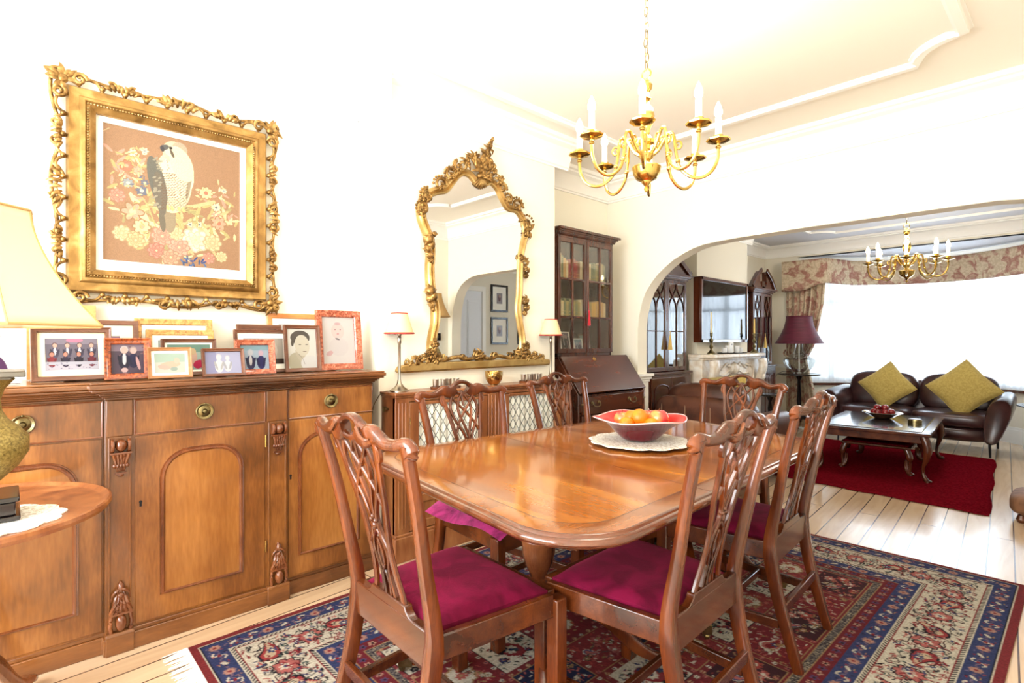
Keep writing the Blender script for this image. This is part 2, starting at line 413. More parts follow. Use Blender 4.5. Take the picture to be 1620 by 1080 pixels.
def floorboards():
    m, nt, b = mat('oak_floorboards'); L = nt.links.new
    tc = nt.nodes.new('ShaderNodeTexCoord'); mp = nt.nodes.new('ShaderNodeMapping')
    mp.inputs['Rotation'].default_value = (0, 0, rad(90 - 4.4 + 180))
    mp.inputs['Location'].default_value = (0.3, 0.035, 0)
    br = nt.nodes.new('ShaderNodeTexBrick')
    br.offset = 0.37; br.offset_frequency = 3; br.squash = 1
    br.inputs['Scale'].default_value = 1.0
    br.inputs['Brick Width'].default_value = 2.9; br.inputs['Row Height'].default_value = 0.1135
    br.inputs['Mortar Size'].default_value = 0.0034; br.inputs['Mortar Smooth'].default_value = 0.1; br.inputs['Bias'].default_value = 0
    br.inputs['Color1'].default_value = C(224, 196, 162); br.inputs['Color2'].default_value = C(210, 180, 144); br.inputs['Mortar'].default_value = C(84, 56, 42)
    n = nt.nodes.new('ShaderNodeTexNoise'); n.inputs['Scale'].default_value = 6; n.inputs['Detail'].default_value = 6; n.inputs['Distortion'].default_value = 1.5
    mp2 = nt.nodes.new('ShaderNodeMapping'); mp2.inputs['Scale'].default_value = (0.25, 2.2, 1)
    r = ramp(nt, [(0.35, (0.86, 0.83, 0.80, 1)), (0.6, (1, 1, 1, 1))])
    mx = nt.nodes.new('ShaderNodeMix'); mx.data_type = 'RGBA'; mx.blend_type = 'MULTIPLY'; mx.inputs[0].default_value = 0.8
    L(tc.outputs['Object'], mp.inputs['Vector']); L(mp.outputs['Vector'], br.inputs['Vector'])
    L(mp.outputs['Vector'], mp2.inputs['Vector']); L(mp2.outputs['Vector'], n.inputs['Vector']); L(n.outputs['Fac'], r.inputs['Fac'])
    L(br.outputs['Color'], mx.inputs[6]); L(r.outputs['Color'], mx.inputs[7]); L(mx.outputs[2], b.inputs['Base Color'])
    b.inputs['Roughness'].default_value = 0.24
    b.inputs['Coat Weight'].default_value = 0.25
    b.inputs['Coat Roughness'].default_value = 0.1
    bp = nt.nodes.new('ShaderNodeBump'); bp.inputs['Strength'].default_value = 0.3; bp.inputs['Distance'].default_value = 0.002; bp.invert = True
    L(br.outputs['Fac'], bp.inputs['Height']); L(bp.outputs['Normal'], b.inputs['Normal'])
    return m
MT['floor'] = floorboards()

def toile(name, base, flower, leaf):
    m, nt, b = mat(name); L = nt.links.new
    tc = nt.nodes.new('ShaderNodeTexCoord')
    n = nt.nodes.new('ShaderNodeTexNoise'); n.inputs['Scale'].default_value = 9; n.inputs['Detail'].default_value = 7; n.inputs['Distortion'].default_value = 0.8
    r = ramp(nt, [(0.49, base), (0.53, leaf), (0.60, flower), (0.68, leaf)])
    n2 = nt.nodes.new('ShaderNodeTexNoise'); n2.inputs['Scale'].default_value = 36; n2.inputs['Detail'].default_value = 3
    r2 = ramp(nt, [(0.45, (0.72, 0.68, 0.62, 1)), (0.55, (1, 1, 1, 1))])
    mx = nt.nodes.new('ShaderNodeMix'); mx.data_type = 'RGBA'; mx.blend_type = 'MULTIPLY'; mx.inputs[0].default_value = 0.6
    L(tc.outputs['Object'], n.inputs['Vector']); L(n.outputs['Fac'], r.inputs['Fac']); L(tc.outputs['Object'], n2.inputs['Vector']); L(n2.outputs['Fac'], r2.inputs['Fac'])
    L(r.outputs['Color'], mx.inputs[6]); L(r2.outputs['Color'], mx.inputs[7]); L(mx.outputs[2], b.inputs['Base Color'])
    b.inputs['Roughness'].default_value = 0.85
    return m
MT['toile'] = toile('floral_curtain_fabric', C(208, 188, 158), C(166, 112, 98), C(188, 154, 130))

def painted(name, rough=0.9, coat=0, bump=0, bscale=600):
    m, nt, b = mat(name); L = nt.links.new
    a = nt.nodes.new('ShaderNodeVertexColor'); a.layer_name = 'Col'
    L(a.outputs['Color'], b.inputs['Base Color']); b.inputs['Roughness'].default_value = rough; b.inputs['Coat Weight'].default_value = coat
    b.inputs['Specular IOR Level'].default_value = 0.15
    if bump:
        tc = nt.nodes.new('ShaderNodeTexCoord'); n = nt.nodes.new('ShaderNodeTexNoise'); n.inputs['Scale'].default_value = bscale
        bp = nt.nodes.new('ShaderNodeBump'); bp.inputs['Strength'].default_value = bump; bp.inputs['Distance'].default_value = 0.003
        L(tc.outputs['Object'], n.inputs['Vector']); L(n.outputs['Fac'], bp.inputs['Height']); L(bp.outputs['Normal'], b.inputs['Normal'])
    return m
MT['rug'] = painted('knotted_wool', 0.95, bump=0.6)
MT['embroidery'] = painted('embroidered_canvas', 0.8, 0.25)
MT['photo'] = painted('photographic_print', 0.3, 0.3)

class Canvas:
    """numpy drawing of a woven, stitched or printed pattern; the colours go on a fine mesh grid"""
    def __init__(s, w, h, res, col):
        s.nx = max(2, int(round(w / res)) + 1); s.ny = max(2, int(round(h / res)) + 1); s.w = w; s.h = h
        s.a = np.empty((s.ny, s.nx, 3)); s.a[:] = col
        s.X, s.Y = np.meshgrid(np.linspace(0, w, s.nx), np.linspace(0, h, s.ny))
    def put(s, mask, col, al=1.0):
        s.a[mask] = s.a[mask] * (1 - al) + np.array(col, float) * al
    def win(s, cx, cy, r):
        i0 = max(0, int((cx - r) / s.w * (s.nx - 1))); i1 = min(s.nx, int((cx + r) / s.w * (s.nx - 1)) + 2)
        j0 = max(0, int((cy - r) / s.h * (s.ny - 1))); j1 = min(s.ny, int((cy + r) / s.h * (s.ny - 1)) + 2)
        return slice(j0, j1), slice(i0, i1)
    def ell(s, cx, cy, rx, ry, ang=0, col=(0, 0, 0), al=1.0):
        w = s.win(cx, cy, max(rx, ry)); X = s.X[w] - cx; Y = s.Y[w] - cy
        if X.size == 0: return
        c, n = cos(ang), sin(ang)
        m = ((X * c + Y * n) / rx) ** 2 + ((-X * n + Y * c) / ry) ** 2 <= 1
        v = s.a[w]; v[m] = v[m] * (1 - al) + np.array(col, float) * al
    def rect(s, x0, x1, y0, y1, col, al=1.0):
        s.put((s.X >= x0) & (s.X <= x1) & (s.Y >= y0) & (s.Y <= y1), col, al)
    def line(s, pts, wd, col, al=1.0):
        for (x0, y0), (x1, y1) in zip(pts[:-1], pts[1:]):
            L = sqrt((x1 - x0) ** 2 + (y1 - y0) ** 2) + 1e-9
            w = s.win((x0 + x1) / 2, (y0 + y1) / 2, L / 2 + wd); X = s.X[w]; Y = s.Y[w]
            if X.size == 0: continue
            t = np.clip(((X - x0) * (x1 - x0) + (Y - y0) * (y1 - y0)) / L ** 2, 0, 1)
            m = (X - x0 - t * (x1 - x0)) ** 2 + (Y - y0 - t * (y1 - y0)) ** 2 <= (wd / 2) ** 2
            v = s.a[w]; v[m] = v[m] * (1 - al) + np.array(col, float) * al
    def flower(s, cx, cy, r, n, cp, cc, ce=None, ph=0):
        for k in range(n):
            a = ph + 2 * pi * k / n
            if ce is not None: s.ell(cx + .58 * r * cos(a), cy + .58 * r * sin(a), r * .50, r * .36, a, ce)
        for k in range(n):
            a = ph + 2 * pi * k / n
            s.ell(cx + .56 * r * cos(a), cy + .56 * r * sin(a), r * .40, r * .25, a, cp)
        s.ell(cx, cy, r * .3, r * .3, 0, cc)
    def boteh(s, cx, cy, r, ang, c1, c2, c3):
        for cc_, k in ((c1, 1.0), (c2, 0.78), (c3, 0.42)):
            for i in range(9):
                t = i / 8; rr = r * k * (1 - t) ** .8 * .55 + r * .03
                px = r * (t * 1.25 - .45); py = r * .55 * t * t
                s.ell(cx + px * cos(ang) - py * sin(ang), cy + px * sin(ang) + py * cos(ang), rr, rr, 0, cc_)
    def mesh(s, name, parent, matl, fn, W=True):
        """fn(X,Y)->3D arrays"""
        nx, ny = s.nx, s.ny
        x, y, z = fn(s.X.ravel(), s.Y.ravel())
        co = np.stack([x, y, z], 1)
        if parent is not None and W:
            Mi = np.array(RM[parent.name].inverted()); co = co @ Mi[:3, :3].T + Mi[:3, 3]
        me = bpy.data.meshes.new(name)
        nf = (nx - 1) * (ny - 1)
        me.vertices.add(nx * ny); me.vertices.foreach_set('co', co.ravel())
        i = np.arange(nx - 1)[None, :] + np.arange(ny - 1)[:, None] * nx; i = i.ravel()
        q = np.stack([i, i + 1, i + nx + 1, i + nx], 1).ravel().astype(np.int32)
        me.loops.add(nf * 4); me.loops.foreach_set('vertex_index', q)
        me.polygons.add(nf); me.polygons.foreach_set('loop_start', np.arange(0, nf * 4, 4, dtype=np.int32))
        me.polygons.foreach_set('use_smooth', [True] * nf)
        me.update(calc_edges=True)
        at = me.color_attributes.new('Col', 'FLOAT_COLOR', 'POINT')
        v = np.clip(s.a.reshape(-1, 3) / 255., 0, 1)
        v = np.where(v <= 0.04045, v / 12.92, ((v + 0.055) / 1.055) ** 2.4)
        at.data.foreach_set('color', np.concatenate([v, np.ones((len(v), 1))], 1).ravel().astype(np.float32))
        me.materials.append(matl)
        o = bpy.data.objects.new(name, me); COL.objects.link(o)
        if parent is not None: o.parent = parent; RM[o.name] = RM[parent.name]
        return o
# ------------------------------------------------------------------ the room shell
H1, H2 = 2.68, 2.55
struct('floor', MB().box(-3.5, 1.7, -1.4, 9.2, -0.1, 0), MT['floor'], smooth=0)
struct('ceiling', MB().box(-3.3, 0.45, -1.4, 4.12, H1, H1 + 0.12), MT['ceil'], smooth=0)
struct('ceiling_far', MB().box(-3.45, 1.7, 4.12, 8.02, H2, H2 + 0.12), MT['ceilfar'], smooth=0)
struct('wall_left', MB().box(-3.2, -2.93, -1.4, 1.52, 0, H1).box(-3.3, -3.08, 1.5, 4.12, 0, H1), MT['wall'], smooth=0)
struct('wall_chimney', MB().box(-3.09, -2.70, 1.50, 2.95, 0, H1), MT['wall'], smooth=0)
struct('wall_right', MB().box(0.25, 0.45, -1.4, 4.12, 0, H1), MT['wall'], smooth=0)
# near wall with its window, behind the camera
w = MB()
w.box(-3.1, -2.65, -1.45, -1.25, 0, H1).box(-0.25, 0.4, -1.45, -1.25, 0, H1).box(-2.65, -0.25, -1.45, -1.25, 0, 0.62).box(-2.65, -0.25, -1.45, -1.25, 2.38, H1)
struct('wall_near', w, MT['wall'], smooth=0)
wf = thing('window_1', '', '', (-1.45, -1.3, 0.62)); del wf['label']; del wf['category']; wf['kind'] = 'structure'
w = MB()
for x in (-2.65, -1.87, -1.09, -0.31): w.box(x, x + 0.06, -1.40, -1.36, 0.62, 2.38)
for z in (0.62, 1.7, 2.32): w.box(-2.65, -0.25, -1.40, -1.36, z, z + 0.06)
obj('window_frame', w, MT['trim'], wf, smooth=0)

# arch wall
L_ = [(-2.747, 0), (-2.747, 1.30), (-2.735, 1.42), (-2.701, 1.554), (-2.66, 1.645), (-2.605, 1.717), (-2.545, 1.782), (-2.474, 1.837), (-2.39, 1.892), (-2.291, 1.937), (-2.21, 1.966), (-2.12, 1.985), (-1.98, 1.995), (-1.839, 2.0), (-1.3, 2.004)]
R_ = [(-0.349, 2.0), (-0.22, 1.985), (-0.11, 1.95), (-0.02, 1.90), (0.05, 1.83), (0.10, 1.74), (0.14, 1.62), (0.16, 1.48), (0.17, 1.3), (0.17, 0)]
poly = [(-3.3, 0)] + L_ + R_ + [(1.6, 0), (1.6, H1 + .05), (-3.3, H1 + .05)]
struct('wall_arch', MB().prism(poly, 4.10, 4.24, 'xz'), MT['wall'], smooth=30)
t = MB()
for i, (a, b, o_) in enumerate(((0.835, 0.86, 0.022), (0.86, 0.885, 0.035), (0.885, 0.91, 0.05))):
    t.box(-2.8 - o_ + .03, -2.747 + o_, 4.10 - o_, 4.24 + o_, a, b)
t.box(-2.80, -2.735, 4.085, 4.255, 0, 0.835)
struct('trim_1', t, MT['trim'], smooth=0, bevel=0.004)

# far room shell
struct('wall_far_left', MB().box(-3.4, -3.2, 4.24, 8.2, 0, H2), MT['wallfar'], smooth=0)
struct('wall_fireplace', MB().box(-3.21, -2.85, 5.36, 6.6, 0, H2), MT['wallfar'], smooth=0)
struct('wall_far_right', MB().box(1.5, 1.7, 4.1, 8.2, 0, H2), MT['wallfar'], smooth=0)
BAY = [(-2.75, 7.99), (-2.58, 8.20), (-2.35, 8.42), (-2.0, 8.74), (-1.65, 8.93), (-1.35, 8.98), (-1.05, 8.93), (-0.7, 8.74), (-0.35, 8.42), (-0.12, 8.20), (0.05, 7.99)]
bayc = cr(BAY, 4)
def off(path, d):
    out = []
    for i, p in enumerate(path):
        a = path[max(0, i - 1)]; b = path[min(len(path) - 1, i + 1)]
        tx, ty = b[0] - a[0], b[1] - a[1]; l = sqrt(tx * tx + ty * ty)
        out.append((p[0] + ty / l * d, p[1] - tx / l * d))
    return out
def band(mb, path, d0, d1, z0, z1):
    A = off(path, d0); B = off(path, d1)
    return mb.prism(A + B[::-1], z0, z1, 'xy')
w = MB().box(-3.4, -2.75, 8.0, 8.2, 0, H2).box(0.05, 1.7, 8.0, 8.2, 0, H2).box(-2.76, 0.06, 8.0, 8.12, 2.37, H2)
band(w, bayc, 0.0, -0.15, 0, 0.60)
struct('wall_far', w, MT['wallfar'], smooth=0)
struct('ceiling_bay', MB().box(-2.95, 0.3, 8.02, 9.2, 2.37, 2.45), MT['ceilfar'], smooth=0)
wn = thing('window_2', '', '', (-1.35, 8.98, 0.6)); del wn['label']; del wn['category']; wn['kind'] = 'structure'
obj('window_sill', band(MB(), bayc, 0.06, -0.15, 0.60, 0.63), MT['darkh'], wn, smooth=0)
w = MB()
ob = off(bayc, -0.07)
for k in range(0, len(ob), 8 if False else 7):
    x, y = ob[k]; w.box(x - .03, x + .03, y - .03, y + .03, 0.63, 2.37)
band(w, bayc, -0.04, -0.10, 0.63, 0.70); band(w, bayc, -0.04, -0.10, 2.28, 2.37); band(w, bayc, -0.05, -0.09, 1.72, 1.77)
obj('window_frame', w, MT['trim'], wn, smooth=0)
obj('glass', band(MB(), bayc, -0.068, -0.072, 0.63, 2.37), MT['pane'], wn, smooth=0)
sk = MB(); band(sk, bayc, 0.025, 0, 0, 0.16); band(sk, bayc, 0.015, 0, 0.16, 0.19)
sk.box(-3.2, -2.75, 7.975, 8.0, 0, 0.17).box(0.05, 1.5, 7.975, 8.0, 0, 0.17)
struct('baseboard_far', sk, MT['trim'], smooth=0)
d = MB()
for z0, z1, o_ in ((0.83, 0.85, .012), (0.85, 0.875, .025)):
    d.box(-3.2, -2.76, 8.0 - o_, 8.0, z0, z1).box(-3.2, -3.2 + o_, 4.24, 8.0, z0, z1).box(-3.2, -2.85 + o_, 5.36 - o_, 6.6 + o_, z0, z1)
    d.box(1.5 - o_, 1.5, 4.24, 4.95, z0 + .1, z1 + .1).box(1.5 - o_, 1.5, 5.72, 8.0, z0 + .1, z1 + .1)
struct('trim_2', d, MT['trim'], smooth=0)
struct('baseboard_left', MB().box(-2.93, -2.91, -1.25, 1.5, 0, 0.16).box(-2.93, -2.70, 1.48, 1.5, 0, 0.16).box(-2.70, -2.68, 1.5, 2.95, 0, 0.16).box(-3.08, -3.06, 2.95, 4.1, 0, 0.16), MT['trim'], smooth=0)
struct('baseboard_right', MB().box(0.23, 0.25, -1.25, 4.1, 0, 0.16).box(1.48, 1.5, 4.24, 4.95, 0, 0.16).box(1.48, 1.5, 5.72, 8.0, 0, 0.16), MT['trim'], smooth=0)
struct('baseboard_fireplace', MB().box(-3.2, -3.18, 4.24, 5.36, 0, 0.16).box(-3.2, -3.18, 6.6, 8.0, 0, 0.16).box(-2.85, -2.83, 5.36, 5.42, 0, 0.16).box(-2.85, -2.83, 6.5, 6.6, 0, 0.16), MT['trim'], smooth=0)

# cornices: one plaster profile run round each room
def run(mb, a, b, n, H, k=1.0):
    pr_ = [(0, -.19), (.012, -.19), (.012, -.176), (.022, -.17), (.026, -.14), (.045, -.095), (.08, -.058), (.118, -.044), (.118, -.03), (.142, -.026), (.146, 0), (0, 0)]
    vs = []
    for (x, y) in (a, b):
        for d_, z in pr_: vs.append((x + n[0] * d_ * k, y + n[1] * d_ * k, H + z * k))
    m = len(pr_)
    fs = [(i, (i + 1) % m, m + (i + 1) % m, m + i) for i in range(m)] + [tuple(range(m)), tuple(range(m, 2 * m))]
    mb.add(vs, fs)
c = MB()
run(c, (-3.08, 4.1), (0.25, 4.1), (0, -1), H1); run(c, (-3.08, 2.95), (-3.08, 4.1), (1, 0), H1)
run(c, (-3.08, 2.95), (-2.70, 2.95), (0, 1), H1); run(c, (-2.70, 1.5), (-2.70, 2.95 + .14), (1, 0), H1)
run(c, (-2.93, 1.5), (-2.70 + .14, 1.5), (0, -1), H1); run(c, (-2.93, -1.25), (-2.93, 1.5), (1, 0), H1)
run(c, (0.25, -1.25), (0.25, 4.1), (-1, 0), H1); run(c, (-2.93, -1.25), (0.25, -1.25), (0, 1), H1)
struct('trim_3', c, MT['cornice'], smooth=25)
c = MB()
run(c, (-3.2, 8.0), (1.5, 8.0), (0, -1), H2, .85); run(c, (-3.2, 4.24), (-3.2, 8.0), (1, 0), H2, .85); run(c, (1.5, 4.24), (1.5, 8.0), (-1, 0), H2, .85)
run(c, (-2.85, 5.36 - .12), (-2.85, 6.6 + .12), (1, 0), H2, .85); run(c, (-3.2, 6.6), (-2.85, 6.6), (0, 1), H2, .85); run(c, (-3.2, 5.36), (-2.85, 5.36), (0, -1), H2, .85)
run(c, (-3.2, 4.24), (1.5, 4.24), (0, 1), H2, .85)
struct('trim_4', c, MT['cornice'], smooth=25)
# raised ceiling panels with notched corners
def panel(x0, x1, y0, y1, r):
    out = []
    for (cx_, cy_, a0) in ((x1, y1, 270), (x0, y1, 0), (x0, y0, 90), (x1, y0, 180)):
        pts = [(cx_ + r * cos(rad(a0 - k * 15)), cy_ + r * sin(rad(a0 - k * 15))) for k in range(7)]
        out += pts
    return out
sec = [(-.034, 0), (-.034, -.008), (-.022, -.012), (-.018, -.026), (.018, -.026), (.022, -.012), (.034, -.008), (.034, 0)]
c = MB()
P = [(p[0], p[1], H1) for p in panel(-2.40, -0.40, -0.75, 3.52, 0.22)]
c.sweep(P, sec, (0, 0, 1), closed=True)
c.torus((-1.24, 1.90, H1 - .004), 0.34, 0.016, 'z', 48, 8); c.torus((-1.24, 1.90, H1 - .002), 0.29, 0.008, 'z', 48, 6)
struct('trim_5', c, MT['cornice'], smooth=30)
c = MB()
P = [(p[0], p[1], H2) for p in panel(-2.35, 0.7, 4.9, 7.45, 0.22)]
c.sweep(P, [(a * .8, b * .8) for a, b in sec], (0, 0, 1), closed=True)
struct('trim_6', c, MT['cornice'], smooth=30)

# white panelled door and four framed prints on the far room's right wall: seen in the big mirror
dr = thing('door_1', '', '', (1.46, 5.33, 0)); del dr['label']; del dr['category']; dr['kind'] = 'structure'
m_ = MB().box(1.45, 1.49, 5.0, 5.66, 0, 2.02)
for y0, y1 in ((5.08, 5.29), (5.37, 5.58)):
    for z0, z1 in ((0.2, 0.85), (1.0, 1.85)):
        m_.frustum(1.435, 1.45, y0, y1, z0, z1, 0, 0.0)
        m_.box(1.44, 1.45, y0 - .02, y1 + .02, z0 - .02, z1 + .02)
obj('door_panel', m_, MT['doorw'], dr, smooth=0, bevel=0.004)
obj('door_frame', MB().box(1.43, 1.5, 4.93, 5.0, 0, 2.1).box(1.43, 1.5, 5.66, 5.73, 0, 2.1).box(1.43, 1.5, 5.0, 5.66, 2.02, 2.1), MT['trim'], dr, smooth=0)
obj('door_handle', MB().ell((1.41, 5.07, 0.98), .025).box(1.41, 1.45, 5.06, 5.08, .97, .99), MT['brass'], dr)
# ------------------------------------------------------------------ dining chairs
def yback(z):
    return interp([0, .25, .42, .50, .75, .95], [-.10, -.03, 0, -.008, -.055, -.105], z)
def make_chair():
    t = thing('dining_chair', 'x', 'chair')
    def P(n, mb, m, par=t, **k): return obj(n, mb, m, par, W=False, **k)
    for s in (-1, 1):
        pts = cr([(s * .205, -.095, 0), (s * .206, -.06, .12), (s * .207, -.022, .26), (s * .210, 0, .40), (s * .212, -.004, .48), (s * .218, -.028, .60), (s * .232, -.060, .76), (s * .246, -.09, .88), (s * .252, -.104, .93)], 4)
        secs = []
        for p in pts:
            wd = interp([0, .25, .42, .55, .93], [.030, .036, .042, .036, .033], p[2]); dp = interp([0, .42, .6, .93], [.034, .046, .036, .028], p[2])
            secs.append(rrect(wd, dp, .22 if p[2] < .42 else .38, 2))
        P('back_post', MB().sweep(pts, secs, (0, 1, 0)), MT['chair'])
    for s in (-1, 1):
        m = MB(); x = s * .243
        m.add([(x + a * .022, .41 + b * .022, z) for z in (0, .425) for a, b in ((-1, -1), (1, -1), (1, 1), (-1, 1))], [(0, 1, 2, 3), (4, 5, 6, 7), (0, 1, 5, 4), (1, 2, 6, 5), (2, 3, 7, 6), (3, 0, 4, 7)])
        P('front_leg', m, MT['chair'], bevel=.004)
    P('front_rail', MB().box(-.222, .222, .395, .425, .365, .438), MT['chairh'], bevel=.004)
    for s in (-1, 1):
        m = MB(); a = (s * .215, .02); b = (s * .25, .392); th = .024
        v = [(a[0] - s * 0, a[1]), (b[0] - s * 0, b[1]), (b[0] - s * th, b[1]), (a[0] - s * th, a[1])]
        m.prism(v, .372, .438, 'xy')
        P('side_rail', m, MT['chairh'], bevel=.004)
    P('rear_rail', MB().box(-.195, .195, -.014, .014, .355, .452), MT['chairh'], bevel=.004)
    # shoe that carries the splat
    m = MB(); prof = [(-.135, .450), (-.115, .456), (-.098, .466), (-.092, .478), (.092, .478), (.098, .466), (.115, .456), (.135, .450)]
    m.prism(prof, -.015, .010, 'xz'); P('splat_shoe', m, MT['chairh'], bevel=.003)
    # crest rail: two serpentine wings joined by an upper and a lower strand round an open eye
    wing = cr([(.264, .905), (.266, .925), (.258, .941), (.240, .945), (.205, .936), (.17, .936), (.14, .948), (.115, .960), (.095, .962), (.078, .956), (.060, .962), (.042, .970)], 4)
    cr_ = None
    yb = lambda x: yback(.93) - .022 * cos(x / .27 * pi / 2) + .004
    for k in (-1, 1):
        m = MB(); path = []; secs = []
        n = len(wing)
        for i, (x, z) in enumerate(wing):
            h = interp([0, .042, .06, .10, .14, .19, .23, .25, .27], [.05, .052, .060, .054, .036, .028, .032, .040, .05], x)
            if i < 5: h = interp([0, 5], [.022, .040], i)
            path.append((k * x, yb(x), z - h / 2 + (.004 if i < 3 else 0))); secs.append(rrect(.030, h, .45, 3))
        m.sweep(path, secs, (0, 0, 1))
        if cr_ is None: cr_ = P('crest_rail', m, MT['chair'])
        else: P('crest_rail', m, MT['chair'])
    m = MB()
    m.sweep([(x, yb(x) - .002, z) for x, z in cr([(-.050, .955), (-.03, .967), (0, .972), (.03, .967), (.050, .955)], 4)], rrect(.026, .020, .45, 2), (0, 0, 1))
    P('crest_crown', m, MT['chair'], par=cr_)
    m = MB(); m.sweep([(x, yb(x) - .001, z) for x, z in cr([(-.052, .932), (-.03, .922), (0, .918), (.03, .922), (.052, .932)], 4)], rrect(.022, .018, .45, 2), (0, 0, 1))
    P('crest_loop', m, MT['chair'], par=cr_)
    for k in (-1, 1):
        e2 = MB(); e2.tube(cr([(k * .064, -.138, .952), (k * .082, -.138, .935), (k * .10, -.134, .925), (k * .12, -.130, .928)], 4), [.005] * 6 + [.004] * 4 + [.003] * 3, 6, ref=(0, 1, 0)); P('scroll_carving', e2, MT['sbd'], par=cr_)
    # pierced splat of interlaced ribbons
    m = MB()
    def rib(pts, wd, dy=0.0, th=.013):
        q = cr(pts, 6); path = [(x, yback(z) - .018 * (z - .5) / .45 + dy, z) for x, z in q]
        n = len(q); ws = wd if hasattr(wd, '__len__') else (wd, wd)
        secs = [rrect(interp([0, .5, 1], [ws[0], (ws[0] + ws[-1]) / 2, ws[-1]], i / (n - 1)), th, .25, 1) for i in range(n)]
        m.sweep(path, secs, (0, 1, 0))
    for k in (-1, 1):
        rib([(k * .122, .93), (k * .110, .875), (k * .098, .83), (k * .082, .76), (k * .064, .68), (k * .055, .62), (k * .056, .57), (k * .068, .51), (k * .080, .47)], (.020, .016))
        rib([(k * .118, .915), (k * .130, .895), (k * .124, .872), (k * .108, .868)], (.010, .006))
        rib([(k * .045, .935), (k * .070, .895), (k * .082, .85), (k * .066, .80), (k * .036, .75), (k * .014, .70), (k * .022, .655), (k * .046, .62)], (.012, .010), .001 * k)
        rib([(k * .080, .93), (k * .048, .885), (k * .012, .85), (-k * .018, .82), (-k * .046, .785), (-k * .068, .745)], (.011, .010), -.001 * k)
        rib([(k * .0, .92), (k * .030, .885), (k * .040, .84), (k * .024, .79), (k * .006, .74), (0, .70)], (.010, .010), .002)
        rib([(0, .665), (k * .024, .64), (k * .036, .60), (k * .026, .56), (k * .022, .53), (k * .034, .47)], (.010, .009), .001)
        rib([(k * .0, .64), (k * .014, .60), (k * .008, .56), (-k * .010, .53), (-k * .012, .47)], (.008, .008), -.001 * k)
    rib([(0, .93), (.002, .90), (0, .86)], (.014, .008))
    for (x, z, r) in ((0, .675, .012), (.012, .69, .008), (-.012, .69, .008), (0, .70, .008)):
        m.ell((x, yback(z) - .010, z), (r, .010, r), 10, 6)
    P('splat', m, MT['chair'])
    # stretchers
    for s in (-1, 1):
        m = MB(); m.prism([(s * .206 + .009, -.03), (s * .243 + .009, .39), (s * .243 - .009, .39), (s * .206 - .009, -.03)], .135, .168, 'xy')
        P('side_stretcher', m, MT['chairh'], bevel=.003)
    P('cross_stretcher', MB().box(-.222, .222, .175, .192, .137, .166), MT['chairh'], bevel=.003)
    P('rear_stretcher', MB().box(-.196, .196, -.052, -.034, .19, .225), MT['chairh'], bevel=.003)
    # drop-in seat
    m = MB()
    def S(u, v):
        yy = .012 + .376 * v; hw = interp([0, 1], [.183, .226], v)
        a = abs(2 * u - 1); b = abs(2 * v - 1)
        xx = (2 * u - 1) * hw
        z = .444 + .030 * (1 - a ** 5) ** .5 * (1 - b ** 5) ** .5
        return (xx, yy, z)
    m.grid(S, 23, 21)
    m.prism([(-.183, .012), (.183, .012), (.226, .388), (-.226, .388)], .415, .444, 'xy')
    P('seat_cushion', m, MT['velvet'], smooth=60)
    return t
chair0 = make_chair()
GC = 'carved mahogany chairs round the dining table'
cs = [((-1.326, .778), -1.4, 'mahogany dining chair at the near end of the table, nearest the sideboard'),
      ((-.762, 1.478), 92.4, 'nearer mahogany dining chair on the right side of the table, plum seat'),
      ((-.815, 2.262), 93.8, 'farther mahogany dining chair on the right side of the table'),
      ((-1.39, 2.99), 169, 'mahogany dining chair at the far head of the table, before the chestnut leather armchair'),
      ((-1.965, 1.605), -88.7, 'mahogany dining chair before the radiator cover with a loose velvet pad on its seat'),
      ((-2.13, 2.471), -88.5, 'mahogany dining chair between the right lattice door of the radiator cover and the writing bureau')]
for i, ((x, y), a, lb) in enumerate(cs):
    if i == 0:
        chair0.location = (x, y, .012); chair0.rotation_euler = (0, 0, rad(a)); chair0['label'] = lb; chair0['group'] = GC; chair0.scale = (1, 1, 1.02)
    else:
        dup(chair0, (x, y, .012), rad(a), lb, GC)
# loose crushed velvet cushion on the chair by the radiator cover
m = MB()
def S(u, v):
    a = abs(2 * u - 1); b = abs(2 * v - 1)
    k = (1 - a ** 3) ** .6 * (1 - b ** 3) ** .6
    return k
def dr(u, v): return -.050 * max(0, (.36 - v) / .36) ** 1.3 * (1 + .25 * sin(7 * u))
def top(u, v): return ((u - .5) * .46, (v - .5) * .44, .024 + .024 * S(u, v) + .005 * sin(9 * u + 5 * v) + dr(u, v))
def bot(u, v): return ((u - .5) * .46, (v - .5) * .44, .023 - .016 * S(u, v) + .005 * sin(9 * u + 5 * v) + dr(u, v))
m.grid(top, 22, 22); m.grid(bot, 22, 22)
q = thing('seat_pad', 'loose crushed plum velvet pad lying on the dining chair by the left lattice door', 'cushion', (-1.70, 1.515, .505), (rad(0), rad(0), rad(2)))
obj('velvet_pad', m, MT['velvetlight'], q, W=False, smooth=60)
# ------------------------------------------------------------------ dining table
TC = [(-2.0, 1.01), (-.725, .865), (-.795, 2.71), (-1.905, 2.955)]
def round_poly(Cn, r, n=10):
    out = []; k = len(Cn)
    for i in range(k):
        p = Vector((*Cn[i], 0)); a = Vector((*Cn[i - 1], 0)); b = Vector((*Cn[(i + 1) % k], 0))
        da = (a - p).normalized(); db = (b - p).normalized()
        ang = da.angle(db); l = r / math.tan(ang / 2)
        s = p + da * l; e = p + db * l
        c_ = p + (da + db).normalized() * (r / sin(ang / 2))
        a0 = math.atan2(s.y - c_.y, s.x - c_.x); a1 = math.atan2(e.y - c_.y, e.x - c_.x)
        while a1 - a0 > pi: a1 -= 2 * pi
        while a1 - a0 < -pi: a1 += 2 * pi
        for j in range(n + 1):
            q = a0 + (a1 - a0) * j / n; out.append((c_.x + r * cos(q), c_.y + r * sin(q)))
    return out
